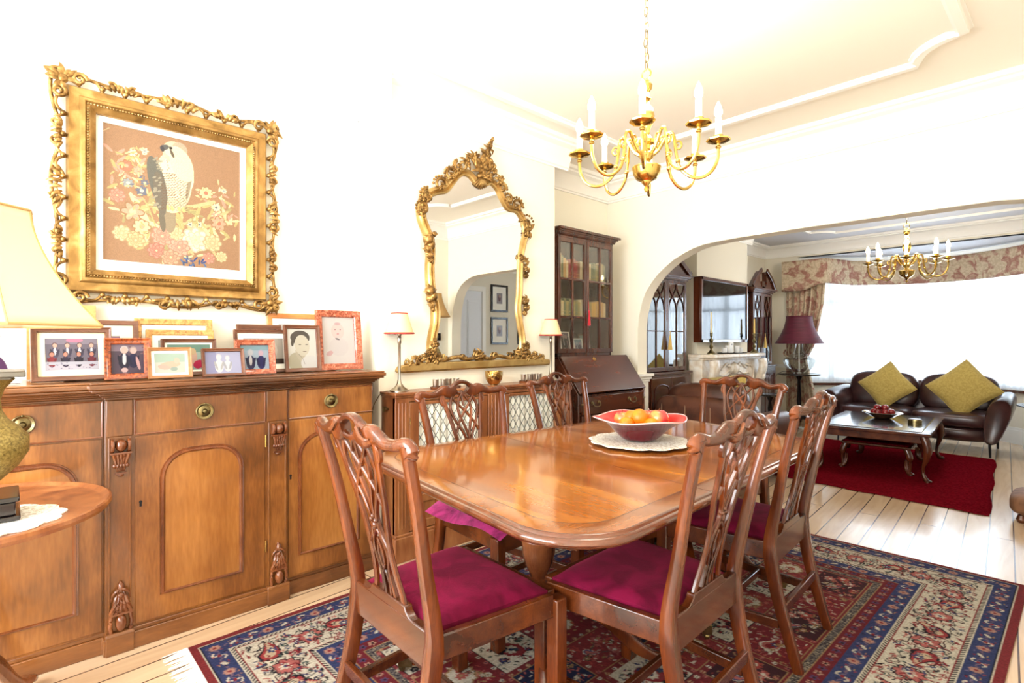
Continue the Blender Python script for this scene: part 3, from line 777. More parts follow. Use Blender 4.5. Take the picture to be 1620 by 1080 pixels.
def inset(Cn, d):
    cx_ = sum(p[0] for p in Cn) / 4; cy_ = sum(p[1] for p in Cn) / 4
    out = []; k = len(Cn)
    for i in range(k):
        p = Vector(Cn[i]); a = (Vector(Cn[i - 1]) - p).normalized(); b = (Vector(Cn[(i + 1) % k]) - p).normalized()
        s = sin(a.angle(b)); out.append(tuple(p + (a + b) * (d / s)))
    return out
tb = thing('dining_table', 'long polished mahogany dining table with rounded corners and crossbanded edge on turned pedestals', 'table', (-1.35, 1.88, .012), 0)
m = MB()
rings = []
for d_, z, mi in ((0.022, .716, 1), (.006, .722, 1), (0, .732, 1), (.002, .740, 1), (.010, .7445, 1), (.014, .7440, 1), (.018, .750, 1), (.024, .7512, 0), (.085, .7512, 2), (.088, .7512, 3)):
    rings.append((round_poly(inset(TC, d_), .20 - d_ * .7), z, mi))
n = len(rings[0][0]); vs = []
for r_, z, mi in rings: vs += [(x, y, z) for x, y in r_]
m.v = vs
for i in range(len(rings) - 1):
    for k in range(n):
        m.f.append((i * n + k, i * n + (k + 1) % n, (i + 1) * n + (k + 1) % n, (i + 1) * n + k))
        mi = [0, 0, 0, 0, 0, 0, 0, 1, 2][i]
        m.m.append({0: 0, 1: 1, 2: 2}[mi])
m.f.append(tuple((len(rings) - 1) * n + k for k in range(n))); m.m.append(3)
m.f.append(tuple(range(n))[::-1]); m.m.append(0)
tp = obj('tabletop', m, [MT['tableedge'], MT['tableband'], MT['tableline'], MT['table']], tb, smooth=50)
for f_ in (.36, .67):
    a = (TC[0][0] + (TC[3][0] - TC[0][0]) * f_, TC[0][1] + (TC[3][1] - TC[0][1]) * f_); b = (TC[1][0] + (TC[2][0] - TC[1][0]) * f_, TC[1][1] + (TC[2][1] - TC[1][1]) * f_)
    m = MB(); v = Vector((b[0] - a[0], b[1] - a[1], 0)).normalized(); nn = Vector((-v.y, v.x, 0)) * .0012
    a = Vector((*a, 0)) + v * .022; b = Vector((*b, 0)) - v * .022
    m.prism([tuple((a + nn)[:2]), tuple((b + nn)[:2]), tuple((b - nn)[:2]), tuple((a - nn)[:2])], .7512, .7516, 'xy')
    obj('leaf_joint', m, MT['tableline'], tb, smooth=0)
ap = [(p[0], p[1]) for p in inset(TC, .17)]
m = MB()
for i in range(4):
    a, b = Vector(ap[i]), Vector(ap[(i + 1) % 4]); v = (b - a).normalized(); nn = Vector((-v.y, v.x)) * .011
    m.prism([tuple(a + nn), tuple(b + nn), tuple(b - nn), tuple(a - nn)], .665, .716, 'xy')
obj('apron', m, MT['tableedge'], tb, smooth=0)
prof = [(0, .20), (.055, .20), (.07, .215), (.075, .24), (.06, .262), (.045, .275), (.04, .30), (.05, .315), (.065, .32), (.05, .335), (.056, .352), (.085, .385), (.10, .43), (.102, .455), (.106, .46), (.106, .475), (.100, .482), (.092, .52), (.066, .555), (.05, .565), (.066, .575), (.066, .59), (.045, .60), (.040, .63), (.055, .655), (.09, .67), (.09, .69), (0, .69)]
prof = [(r_ * .60 if z < .66 else r_, z) for r_, z in prof]
for (px, py, a0) in ((-1.36, 1.40, 48), (-1.37, 2.40, 42)):
    pd = obj('pedestal', MB().lathe(prof, (px, py, .012), 28).box(px - .16, px + .16, py - .3, py + .3, .69, .716), MT['sbd'], tb)
    for k in range(4):
        a = rad(a0 + 90 * k); e = Vector((cos(a), sin(a), 0))
        q = cr([(.03, .25), (.10, .262), (.18, .235), (.27, .165), (.35, .085), (.42, .045), (.47, .04)], 5)
        path = [(px + e.x * r_, py + e.y * r_, z + .012) for r_, z in q]
        secs = [rrect(interp([0, .5], [.048, .030], r_), interp([0, .2, .5], [.075, .062, .030], r_), .3, 2) for r_, z in q]
        lg = obj('splayed_leg', MB().sweep(path, secs, (0, 0, 1)), MT['chair'], tb)
        M_ = Matrix.Translation((px + e.x * .475, py + e.y * .475, .012)) @ Matrix.Rotation(a, 4, 'Z')
        obj('brass_castor', MB().box(-.02, .03, -.019, .019, .022, .060).lathe([(0, -.008), (.012, -.008), (.0125, 0), (.012, .008), (0, .008)], (.018, 0, .0125), 14, 'y').box(.010, .026, -.012, -.008, .012, .03).box(.010, .026, .008, .012, .012, .03).xf(M_), MT['brassdark'], lg, bevel=.002)

# ------------------------------------------------------------------ lace mat, glass bowl and fruit
def doily(cx_, cy_, z, r, label, sx=1):
    m = MB(); n = 96
    ring = lambda rr, zz: [(cx_ + rr * (1 + .085 * abs(cos(6 * 2 * pi * k / n / 1.0))) * cos(2 * pi * k / n), cy_ + rr * sx * (1 + .085 * abs(cos(6 * 2 * pi * k / n))) * sin(2 * pi * k / n), zz) for k in range(n)]
    rs = [(r, z), (r, z + .0025), (r * .97, z + .004), (r * .94, z + .0022), (r * .70, z + .003), (r * .68, z + .0018), (r * .45, z + .003), (r * .43, z + .002), (r * .1, z + .0025)]
    vs = []
    for rr, zz in rs: vs += ring(rr, zz)
    m.v = vs
    for i in range(len(rs) - 1):
        for k in range(n): m.f.append((i * n + k, i * n + (k + 1) % n, (i + 1) * n + (k + 1) % n, (i + 1) * n + k)); m.m.append(0)
    m.f.append(tuple((len(rs) - 1) * n + k for k in range(n))); m.m.append(0)
    m.f.append(tuple(range(n))[::-1]); m.m.append(0)
    o = obj('lace_mat', m, MT['lace'], None, smooth=60)
    return tag(o, label, 'mat')
zt = .764
doily(-1.345, 2.02, zt, .205, 'round cream lace mat with scalloped edge under the red fruit bowl on the dining table')
bx, by = -1.345, 2.02
bw = thing('fruit_bowl', 'flared red glass bowl full of oranges and pink apples on the dining table', 'bowl', (bx, by, zt + .005))
def bowl_surf(prof, zoff=0):
    def S(u, v):
        t_ = v * (len(prof) - 1); i = min(int(t_), len(prof) - 2); f_ = t_ - i
        r_ = prof[i][0] * (1 - f_) + prof[i + 1][0] * f_; z = prof[i][1] * (1 - f_) + prof[i + 1][1] * f_
        a = 2 * pi * u; sq = max(0, (r_ - .08) / .12)
        k = 1 + sq * .03 * cos(4 * (a + rad(32))) ; z2 = z + sq * .006 * cos(4 * (a + rad(32)))
        return (bx + r_ * k * cos(a), by + r_ * k * sin(a), zt + .005 + z2 + zoff)
    return S
m = MB(); m.grid(bowl_surf([(0, .0), (.055, .0), (.075, .006), (.10, .03), (.135, .062), (.17, .083), (.195, .094), (.20, .098)]), 64, 24, closeu=True)
obj('bowl_outside', m, MT['redglass'], bw, smooth=60)
m = MB(); m.grid(bowl_surf([(.20, .098), (.192, .098), (.165, .088), (.13, .068), (.095, .036), (.07, .012), (0, .010)]), 64, 24, closeu=True)
obj('bowl_inside', m, MT['redglassin'], bw, smooth=60)
m = MB(); S_ = bowl_surf([(.20, .098), (.20, .098)]); m.tube([S_(k / 64, 1) for k in range(64)], .003, 6, closed=True)
obj('bowl_rim', m, MT['glassedge'], bw)
def fruit(name, mtl, lab, cat, x, y, z, r, grp, stem=True):
    t = thing(name, lab, cat, (x, y, z - r * .94), random.random() * 6, grp)
    prof = []
    for i in range(15):
        a = pi * i / 14
        rr = r * sin(a); zz = -r * cos(a) * .95
        if name == 'apple': rr *= 1 + .05 * cos(a); zz += -.22 * r * math.exp(-((pi - a) / .42) ** 2)
        prof.append((max(rr, 0), zz + r * .94))
    obj('flesh', MB().lathe(prof, (0, 0, 0), 20), mtl, t, W=False, smooth=80)
    if stem:
        obj('stem', MB().tube([(0, 0, r * 1.6), (.001, 0, r * 1.8), (.004, 0, r * 2.0)] if name == 'apple' else [(0, 0, r * 1.86), (0, 0, r * 1.92)], .0016, 6), MT['sbd'], t, W=False)
    return t
# d: towards the camera, l: to the right, seen from the camera
ux, uy = .5733, -.8193   # towards the camera
vx, vy = .682 * .9 + .19, .60
Rr = (.8193, .5733)
def at(l, d, z): return (bx + Rr[0] * l + ux * d, by + Rr[1] * l + uy * d, zt + z)
fr = [('orange', 'orange', .000, .045, .098, .040, 'large orange in front at the middle of the red glass bowl'),
      ('orange', 'orange', -.040, .02, .092, .037, 'orange left of the large front orange in the red glass bowl'),
      ('orange', 'orange', -.066, .075, .072, .034, 'low orange at the front left of the red glass bowl'),
      ('orange', 'orange', .056, .075, .070, .034, 'low orange at the front right of the red glass bowl'),
      ('orange', 'orange', .045, .01, .078, .034, 'half hidden orange behind the front right of the red glass bowl'),
      ('apple', 'apple', -.088, .01, .088, .037, 'pink apple at the left rim of the red glass bowl'),
      ('apple', 'apple', .098, .03, .098, .042, 'large pink apple with yellow cheek at the right of the red glass bowl'),
      ('apple', 'apple', .052, -.05, .092, .036, 'small mottled apple at the back of the red glass bowl'),
      ('apple', 'apple', -.02, -.05, .088, .036, 'apple behind the large orange in the red glass bowl')]
for n_, mm, l, d_, z, r, lb in fr:
    x, y, z = at(l * .84, d_ * .84, z + .008); fruit(n_, MT[mm], lb, 'fruit', x, y, z, r, 'fruit in the red glass bowl')
# ------------------------------------------------------------------ sideboard
sb = thing('sideboard', 'long breakfront mahogany sideboard with arched panel doors and carved pilasters against the left wall', 'sideboard', (-2.72, .605, 0))
Y0, Y1, YA, YB = -.17, 1.395, .262, .950
XW, XC, XB = -2.580, -2.562, -2.925
m = MB().box(XB, XW, Y0, YA, .08, .985).box(XB, XC, YA, YB, .08, .985).box(XB, XW, YB, Y1, .08, .985)
obj('carcass', m, MT['sb'], sb, bevel=.002)
def outline(o):
    return [(XB, Y0 - o), (XW + o, Y0 - o), (XW + o, YA - o), (XC + .012 + o, YA - o), (XC + .012 + o, YB + o), (XW + o, YB + o), (XW + o, Y1 + o), (XB, Y1 + o)]
m = MB()
m.prism(outline(.006), 0, .066, 'xy').prism(outline(.001), .066, .082, 'xy')
for a, b in ((.262, .352), (.852, .950)):
    m.box(XC - .02, -2.535, a, b, 0, .075); m.frustum(XC - .02, -2.532, a - .003, b + .003, .070, .084, .004, .004)
obj('plinth', m, MT['sbh'], sb, bevel=.003)
m = MB()
for o_, z0, z1 in ((.004, .975, .985), (.012, .985, .993), (.020, .993, 1.001), (.030, 1.001, 1.008), (.046, 1.008, 1.019), (.054, 1.019, 1.037), (.048, 1.037, 1.045)):
    m.prism(outline(o_), z0, z1, 'xy')
obj('top', m, MT['sbh'], sb, bevel=.004, seg=3)
def ring_handle(y, z, x, par):
    h = MB().lathe([(0, 0), (.033, 0), (.034, .002), (.029, .005), (.024, .003), (.017, .006), (.011, .007), (.007, .013), (0, .014)], (x, y, z), 26, 'x')
    h.torus((x + .008, y, z), .0315, .0032, 'x', 26, 8); h.ell((x + .010, y, z + .032), .0045)
    obj('ring_handle', h, MT['brassdark'], par)
def front(name, y0, y1, z0, z1, x, mt, bead=True):
    m = MB(); m.box(x - .004, x + .006, y0, y1, z0, z1)
    o = obj(name, m, mt, sb, bevel=.002)
    if bead:
        b = MB()
        for a0, a1, c0, c1 in ((y0, y1, z0, z0), (y0, y1, z1, z1), (y0, y0, z0, z1), (y1, y1, z0, z1)):
            b.tube([(x + .006, a0, c0), (x + .006, a1, c1)], .0035, 6)
        obj('bead_moulding', b, MT['sbd'], o)
    return o
for y0, y1, x in ((Y0 + .004, .255, XW), (.357, .845, XC), (.958, Y1 - .004, XW)):
    o = front('drawer', y0, y1, .835, .970, x, MT['sb'])
    hy = {0: .03, 1: .600, 2: 1.165}[0 if y0 < 0 else (1 if y0 < .5 else 2)]
    ring_handle(hy, .905, x + .006, o)
for a, b in ((.266, .350), (.854, .946)):
    obj('frieze_block', MB().box(XC - .004, XC + .004, a, b, .832, .974), MT['sb'], sb, bevel=.003)
def arch_door(y0, y1, x, p0, p1, key):
    o = front('door', y0, y1, .090, .826, x, MT['sb'], False)
    w = p1 - p0; r = w * .34; zt_ = .750; zb = .185
    pts = [(p0, zb), (p1, zb), (p1, zt_ - r)] + [(p1 - r + r * cos(rad(a)), zt_ - r + r * sin(rad(a))) for a in range(15, 91, 15)] + [(p0 + r - r * sin(rad(a)), zt_ - r + r * cos(rad(a))) for a in range(0, 91, 15)] + []
    X = x + .006
    m = MB(); m.sweep([(X, a, b) for a, b in pts], [(-.011, 0), (-.009, .004), (-.003, .010), (.003, .010), (.005, .004), (.010, .005), (.011, 0)], (1, 0, 0), closed=True)
    obj('arched_moulding', m, MT['sbd'], o, smooth=40)
    m = MB(); m.prism([(p0 + (a - p0) , b) for a, b in pts], X - .002, X + .0025, 'yz')
    obj('figured_panel', m, MT['sbp'], o, smooth=0)
    k = MB().box(X, X + .001, key - .004, key + .004, .548, .566).ell((X, key, .566), (.001, .006, .006)); obj('keyhole', k, MT['blackm'], o)
MT['sbp'] = wood('flame_mahogany', C(84, 46, 18), C(148, 92, 40), C(194, 134, 70), 'z', 2.2, .28, .4, .75)
arch_door(Y0 + .004, .255, XW, Y0 + .07, .175, .235)
arch_door(.357, .845, XC, .449, .745, .375)
arch_door(.958, Y1 - .004, XW, 1.012, 1.31, .968)
m = MB()
for z in (.72, .24):
    for k in range(5): m.lathe([(0, 0), (.004, 0), (.004, .010), (0, .010)], (XC + .006, .849, z + k * .011), 8)
obj('brass_hinge', m, MT['brass'], sb)
for a, b in ((.268, .348), (.856, .944)):
    yc = (a + b) / 2 + .002
    pl = obj('pilaster', MB().box(XC - .004, XC + .006, a + .008, b - .008, .084, .832).box(XC - .004, XC + .010, a + .004, a + .010, .084, .83).box(XC - .004, XC + .010, b - .010, b - .004, .084, .83), MT['sb'], sb, bevel=.002)
    X = XC + .006
    m = MB()   # upper scroll bracket
    m.ell((X + .016, yc, .800), (.024, .020, .024), 16, 10)
    for s in (-1, 1): m.lathe([(0, 0), (.025, 0), (.027, .004), (.025, .010), (.012, .012), (0, .012)], (X + .012, yc + s * .026 - .006, .800), 18, 'y')
    m.box(X, X + .03, yc - .034, yc + .034, .768, .775)
    for k in range(-2, 3):
        m.tube(cr([(X + .024, yc + k * .011, .768), (X + .020, yc + k * .009, .745), (X + .010, yc + k * .006, .715), (X + .004, yc + k * .005, .70)], 3), [.008, .0075, .007, .006, .006, .0055, .005, .005, .004, .004], 6)
    for k in range(-2, 3): m.ell((X + .014, yc + k * .010, .722), (.008, .007, .009), 8, 6)
    m.box(X, X + .012, yc - .018, yc + .018, .688, .695)
    m.ell((X + .003, yc, .684), (.008, .012, .008), 8, 6)
    obj('scroll_corbel', m, MT['sbd'], pl, smooth=50)
    m = MB()   # lower lotus bracket with ball
    m.ell((X + .016, yc, .118), (.022, .019, .032), 16, 10)
    for s in (-1, 1): m.tube(cr([(X + .010, yc + s * .030, .084), (X + .016, yc + s * .034, .115), (X + .012, yc + s * .030, .148)], 4), .0075, 8)
    m.box(X, X + .024, yc - .036, yc + .036, .150, .158)
    for k in range(-2, 3):
        m.tube(cr([(X + .016, yc + k * .015, .158), (X + .020, yc + k * .011, .185), (X + .014, yc + k * .007, .215), (X + .008, yc + k * .004, .235)], 3), [.009, .009, .009, .0085, .008, .0075, .007, .006, .005, .004], 6)
    m.ell((X + .014, yc, .222), (.010, .013, .012), 10, 6)
    for s in (-1, 1): m.tube(cr([(X + .010, yc, .246), (X + .016, yc + s * .014, .242), (X + .014, yc + s * .027, .226), (X + .010, yc + s * .030, .205)], 4), [.007, .007, .007, .006, .006, .005, .005, .004, .004, .003, .003, .002, .002], 6)
    m.tube([(X + .006, yc, .24), (X + .010, yc, .262), (X + .004, yc, .275)], [.014, .010, .003], 8)
    obj('lotus_corbel', m, MT['sbd'], pl, smooth=50)

# ------------------------------------------------------------------ photograph frames on the sideboard
def photo_frame(label, yc, w, h, x, fw, fm, mount, paint, lean=9, yaw=0, z=1.0455, mw=0, strut=True, grp='framed photographs on the sideboard', th=.018):
    L0 = rad(-lean)
    t = thing('photo_frame', label, 'photo frame', (x, yc, z + .002), (0, L0, rad(yaw)), grp)
    m = MB()
    # local: face towards +X, width along Y, height along Z
    prof = [(0, 0), (0, th), (fw * .15, th), (fw * .5, th * .78), (fw * .85, th * .7), (fw, th * .45), (fw, 0)]
    loop = [(-w / 2, 0, 1, 1), (w / 2, 0, -1, 1), (w / 2, h, -1, -1), (-w / 2, h, 1, -1)]
    vs = []
    for (yy, zz, sy, sz) in loop:
        for (d_, e) in prof: vs.append((e, yy + sy * d_, zz + sz * d_))
    n = len(prof); fs = []
    for i in range(4):
        j = (i + 1) % 4
        for k in range(n): fs.append((i * n + k, i * n + (k + 1) % n, j * n + (k + 1) % n, j * n + k))
    m.add(vs, fs)
    obj('frame_moulding', m, fm, t, W=False, smooth=30)
    obj('back_board', MB().box(0.0, .004, -w / 2 + fw * .5, w / 2 - fw * .5, fw * .5, h - fw * .5), MT['greyedge'], t, W=False, smooth=0)
    iw, ih = w - 2 * fw, h - 2 * fw
    if mw:
        m = MB(); a, b = iw / 2, ih / 2; zc = h / 2
        m.box(.004, .0065, -a, a, zc - b, zc - b + mw).box(.004, .0065, -a, a, zc + b - mw, zc + b).box(.004, .0065, -a, -a + mw, zc - b + mw, zc + b - mw).box(.004, .0065, a - mw, a, zc - b + mw, zc + b - mw)
        obj('card_mount', m, mount, t, W=False, smooth=0)
    pw, ph = iw - 2 * mw, ih - 2 * mw
    cv = Canvas(pw, ph, .0015, (200, 200, 200)); paint(cv, pw, ph); cv.a *= .72
    cv.mesh('photograph', t, MT['photo'], lambda X, Y: (np.full_like(X, .0052), X - pw / 2, Y + fw + mw), W=False)
    if strut:
        s = MB().prism([(-.004, h * .62), (-.004, h * .56), (-.075 * h / .25 - .01, .004), (-.090 * h / .25 - .01, .004)], -.02, .02, 'xy')
        s.v = [(a, c_, b) for a, b, c_ in s.v]
        M_ = Matrix.Rotation(0, 4, 'Y'); obj('easel_strut', s, MT['greyedge'], t, W=False, smooth=0)
    return t
def fig(cv, x, y, s, skin=(228, 190, 170), hair=(90, 60, 50), body=(40, 36, 70), shirt=None):
    cv.ell(x, y - s * .95, s * .42, s * .70, 0, body); cv.ell(x - s * .3, y - s * .9, s * .12, s * .5, .3, tuple(int(c_ * .8) for c_ in body)); cv.ell(x + s * .3, y - s * .9, s * .12, s * .5, -.3, tuple(int(c_ * .8) for c_ in body))
    if shirt: cv.ell(x, y - s * .75, s * .14, s * .5, 0, shirt)
    cv.ell(x, y + s * .06, s * .28, s * .34, 0, hair); cv.ell(x, y, s * .22, s * .28, 0, skin)
def p_dinner(cv, w, h):
    cv.rect(0, w, 0, h, (120, 112, 128)); cv.rect(0, w, h * .82, h, (150, 140, 156)); cv.ell(w * .55, h * .95, w * .16, h * .07, 0, (228, 140, 170))
    cv.rect(0, w, 0, h * .24, (214, 210, 224))
    for k in range(4): fig(cv, w * (.18 + .23 * k), h * .78, h * .24, body=(84, 78, 104), hair=(110, 80, 84), shirt=(230, 230, 240))
    for k in range(4): fig(cv, w * (.12 + .25 * k), h * .50, h * .24, (220, 150, 130), (60, 30, 30), ((150, 50, 60), (50, 40, 66), (40, 34, 54), (120, 40, 60))[k])
    cv.rect(0, w, h * .17, h * .27, (206, 206, 220)); 
    for k in range(24): cv.ell(random.uniform(0, w), random.uniform(.04 * h, h * .24), h * .02, h * .012, 0, (140, 130, 160))
def p_couple(cv, w, h):
    cv.rect(0, w, 0, h, (86, 70, 92)); cv.rect(0, w, h * .78, h, (150, 130, 150))
    for k in range(12): cv.ell(random.uniform(0, w), random.uniform(h * .4, h), h * .04, h * .03, 0, (130, 100, 110))
    fig(cv, w * .40, h * .80, h * .40, (236, 200, 190), (226, 216, 214), (24, 22, 60), (240, 238, 246)); fig(cv, w * .68, h * .78, h * .36, (236, 196, 190), (200, 176, 168), (28, 26, 74))
    cv.ell(w * .82, h * .35, w * .05, h * .24, .2, (230, 180, 180)); cv.ell(w * .4, h * .12, w * .1, h * .08, 0, (236, 196, 196))
def p_pale(cv, w, h):
    cv.rect(0, w, 0, h, (226, 232, 222)); cv.rect(0, w, h * .55, h, (196, 222, 206))
    cv.ell(w * .5, h * .42, w * .34, h * .16, .1, (244, 212, 188)); cv.ell(w * .72, h * .62, w * .09, h * .15, 0, (246, 220, 200)); cv.ell(w * .3, h * .3, w * .2, h * .12, -.2, (236, 204, 190)); cv.ell(w * .62, h * .2, w * .12, h * .1, 0, (180, 200, 190))
def p_beach(cv, w, h):
    cv.rect(0, w, 0, h, (188, 212, 200)); cv.rect(0, w, h * .7, h, (130, 176, 160)); cv.ell(w * .55, h * .5, w * .14, h * .3, 0, (244, 200, 180)); cv.ell(w * .58, h * .72, w * .08, h * .13, 0, (238, 206, 160)); cv.ell(w * .72, h * .22, w * .14, h * .16, .5, (224, 60, 100))
def p_wed(cv, w, h):
    cv.rect(0, w, 0, h, (196, 200, 236)); cv.rect(0, w * .3, 0, h, (170, 172, 216)); fig(cv, w * .38, h * .74, h * .42, (250, 246, 252), (230, 226, 240), (252, 252, 255)); fig(cv, w * .62, h * .70, h * .38, (246, 240, 250), (214, 212, 232), (238, 240, 252))
def p_two(cv, w, h):
    cv.rect(0, w, 0, h, (180, 202, 226)); cv.rect(0, w, h * .78, h, (150, 190, 206)); fig(cv, w * .35, h * .68, h * .42, (220, 224, 240), (200, 210, 230), (34, 34, 96), (240, 240, 250)); fig(cv, w * .72, h * .66, h * .40, (224, 190, 210), (190, 190, 220), (36, 34, 104)); cv.ell(w * .06, h * .4, w * .08, h * .26, 0, (210, 160, 170))
def p_dog(cv, w, h):
    cv.rect(0, w, 0, h, (214, 204, 190)); cv.ell(w * .62, h * .55, w * .22, h * .42, 0, (236, 226, 212)); cv.ell(w * .66, h * .82, w * .12, h * .12, 0, (250, 244, 236)); cv.rect(w * .5, w, 0, h * .2, (70, 52, 44)); cv.rect(0, w * .4, 0, h, (190, 170, 160))
def p_woman(cv, w, h):
    cv.rect(0, w, 0, h, (246, 246, 240)); cv.ell(w * .30, h * .14, w * .30, h * .26, .3, (206, 200, 176)); cv.ell(w * .42, h * .36, w * .15, h * .2, .3, (214, 206, 184))
    cv.ell(w * .44, h * .78, w * .34, h * .18, 0, (96, 90, 84)); cv.ell(w * .50, h * .58, w * .26, h * .27, .1, (232, 226, 208)); cv.ell(w * .16, h * .64, w * .05, h * .08, 0, (90, 84, 78))
    for x in (.42, .66): cv.ell(w * x, h * .60, w * .05, h * .012, 0, (110, 104, 100))
    cv.ell(w * .58, h * .42, w * .07, h * .014, 0, (150, 130, 124)); cv.ell(w * .75, h * .12, w * .32, h * .2, 0, (240, 240, 240)); cv.line([(w * .36, h * .36), (w * .5, h * .24), (w * .56, h * .1)], .002, (150, 140, 130))
def p_baby(cv, w, h):
    cv.rect(0, w, 0, h, (250, 246, 246)); cv.ell(w * .48, h * .70, w * .20, h * .17, 0, (250, 232, 230)); cv.ell(w * .48, h * .86, w * .10, h * .03, 0, (236, 200, 206)); cv.ell(w * .5, h * .36, w * .30, h * .2, 0, (246, 240, 242)); cv.ell(w * .46, h * .53, w * .07, h * .016, -.3, (110, 104, 116)); cv.ell(w * .2, h * .22, w * .11, h * .05, .5, (240, 200, 204)); cv.ell(w * .40, h * .73, w * .02, h * .01, 0, (190, 130, 140)); cv.ell(w * .56, h * .73, w * .02, h * .01, 0, (190, 130, 140)); cv.ell(w * .48, h * .64, w * .04, h * .01, 0, (230, 150, 160))
def p_plain(cv, w, h):
    cv.rect(0, w, 0, h, (216, 232, 234)); cv.rect(0, w, 0, h * .6, (226, 214, 200)); cv.ell(w * .5, h * .5, w * .2, h * .3, 0, (236, 206, 190))
def p_dark(cv, w, h):
    cv.rect(0, w, 0, h, (136, 120, 156)); fig(cv, w * .5, h * .74, h * .4, (240, 236, 240), (60, 40, 60), (90, 74, 120), (240, 240, 240))
def p_left(cv, w, h):
    cv.rect(0, w, 0, h, (246, 244, 242)); cv.ell(w * .72, h * .3, w * .16, h * .28, .3, (92, 54, 96)); cv.ell(w * .4, h * .4, w * .2, h * .2, 0, (244, 226, 226)); cv.line([(w * .2, h * .2), (w * .5, h * .55)], .004, (220, 120, 130))
photo_frame('pine photo frame against the wall at the far left, half hidden by the lamp shade', .155, .22, .305, -2.875, .026, MT['fora'], MT['matw'], p_plain, 6, mw=.03)
photo_frame('walnut frame with wide cream mount behind the large dinner party photograph', .295, .22, .242, -2.795, .020, MT['fwal'], MT['matc'], p_dark, 9, mw=.045)
photo_frame('large walnut frame with a photograph of a dinner party round a table', .175, .245, .208, -2.665, .020, MT['fwal'], MT['matc'], p_dinner, 12, 4, mw=.022, th=.026)
photo_frame('white frame at the left end of the sideboard behind the brass urn lamp', -.075, .20, .19, -2.62, .014, MT['white'], MT['matw'], p_left, 12, 6)
photo_frame('widest pale burr frame standing against the wall under the gilt picture', .557, .312, .256, -2.885, .028, MT['burll'], MT['matw'], p_plain, 6, mw=.03)
photo_frame('second pale burr frame, just in front of the widest one', .572, .270, .205, -2.835, .024, MT['burll'], MT['matw'], p_plain, 8, mw=.022)
photo_frame('brown frame with a seaside photograph and a pink spot, behind the two small front frames', .588, .218, .164, -2.755, .016, MT['fwal'], MT['matw'], p_beach, 9, mw=.008)
photo_frame('small red burr walnut frame with a couple in evening dress', .343, .155, .165, -2.625, .024, MT['burl'], MT['matw'], p_couple, 9, th=.024)
photo_frame('small light oak frame with a pale photograph, left of the two front ones', .480, .155, .128, -2.572, .013, MT['foak'], MT['matw'], p_pale, 14, mw=.010)
photo_frame('small rosy walnut frame with a white wedding photograph, right of the two front ones', .680, .168, .122, -2.572, .013, MT['fwal'], MT['matw'], p_wed, 14)
photo_frame('rosy burr frame with two people in dark blue, right of the white wedding photograph', .826, .172, .160, -2.625, .024, MT['burlp'], MT['matw'], p_two, 9, th=.024)
photo_frame('grey walnut frame standing behind the landscape frame of a white dog', .920, .215, .237, -2.845, .024, MT['fwal'], MT['matw'], p_plain, 8, mw=.02)
photo_frame('walnut landscape frame with a white mount and brown photograph of a white dog', .905, .268, .210, -2.735, .017, MT['fwal'], MT['matw'], p_dog, 10, mw=.024)
photo_frame('pine frame standing against the wall behind the portrait of a woman', 1.110, .275, .300, -2.885, .026, MT['fora'], MT['matw'], p_baby, 6, mw=.03)
photo_frame('dark walnut frame with a sepia portrait of a woman looking right', 1.080, .180, .235, -2.705, .018, MT['fwal'], MT['matw'], p_woman, 8)
photo_frame('tallest burr walnut frame with a pale photograph of a baby at the right end', 1.292, .248, .318, -2.74, .034, MT['burlp'], MT['matw'], p_baby, 7, th=.026)

# ------------------------------------------------------------------ gilt picture of a falcon
pc = thing('gilt_framed_picture', 'embroidered falcon on a flowering branch in an ornate gilt frame on the left wall', 'picture', (-2.93, .58, 1.85))
yc, zc = .568, 1.842
XP = -2.925
def prof_frame(mb, w, h, prof, x0):
    vs = []; n = len(prof)
    for sy, sz in ((-1, -1), (1, -1), (1, 1), (-1, 1)):
        for d_, e in prof: vs.append((x0 + e, yc + sy * (w / 2 - d_), zc + sz * (h / 2 - d_)))
    fs = []
    for i in range(4):
        j = (i + 1) % 4
        for k in range(n): fs.append((i * n + k, i * n + (k + 1) % n, j * n + (k + 1) % n, j * n + k))
    mb.add(vs, fs)
W_, H_ = .80, .865
m = MB(); prof_frame(m, W_, H_, [(0, 0), (0, .020), (.008, .034), (.02, .030), (.040, .034), (.050, .050), (.060, .054), (.066, .046), (.070, .046), (.076, .052), (.082, .046), (.098, .030), (.098, 0)], XP)
MT['giltp'] = noisy('worn_gilding', [(0.3, C(120, 88, 40)), (0.55, C(166, 128, 70)), (0.8, C(198, 164, 104))], 14, rough=0.42, metal=0.6, bump=0.15, bscale=140)
fr_ = obj('gilt_frame', m, MT['giltp'], pc, smooth=40)
m = MB()
for d_ in (.070,):
    w2, h2 = W_ - 2 * d_, H_ - 2 * d_
    for k in range(int(w2 / .011)):
        for s in (-1, 1): m.ell((XP + .050, yc - w2 / 2 + k * .011, zc + s * h2 / 2), (.005, .0042, .0042), 6, 4)
    for k in range(int(h2 / .011)):
        for s in (-1, 1): m.ell((XP + .050, yc + s * w2 / 2, zc - h2 / 2 + k * .011), (.005, .0042, .0042), 6, 4)
obj('beaded_border', m, MT['gilt'], fr_)
m = MB(); rnd = random.Random(3)
def scroll(mb, x, y, z, r, a0, turns, s=1, th=.006, sx=.0):
    pts = []; rs = []
    N = int(14 * turns) + 4
    for k in range(N + 1):
        t = k / N; a = a0 + s * 2 * pi * turns * t; rr = r * (1 - .80 * t)
        pts.append((x + sx * t, y + rr * cos(a), z + rr * sin(a))); rs.append(th * (1.15 - .5 * t))
    mb.tube(pts, rs, 7, ref=(1, 0, 0))
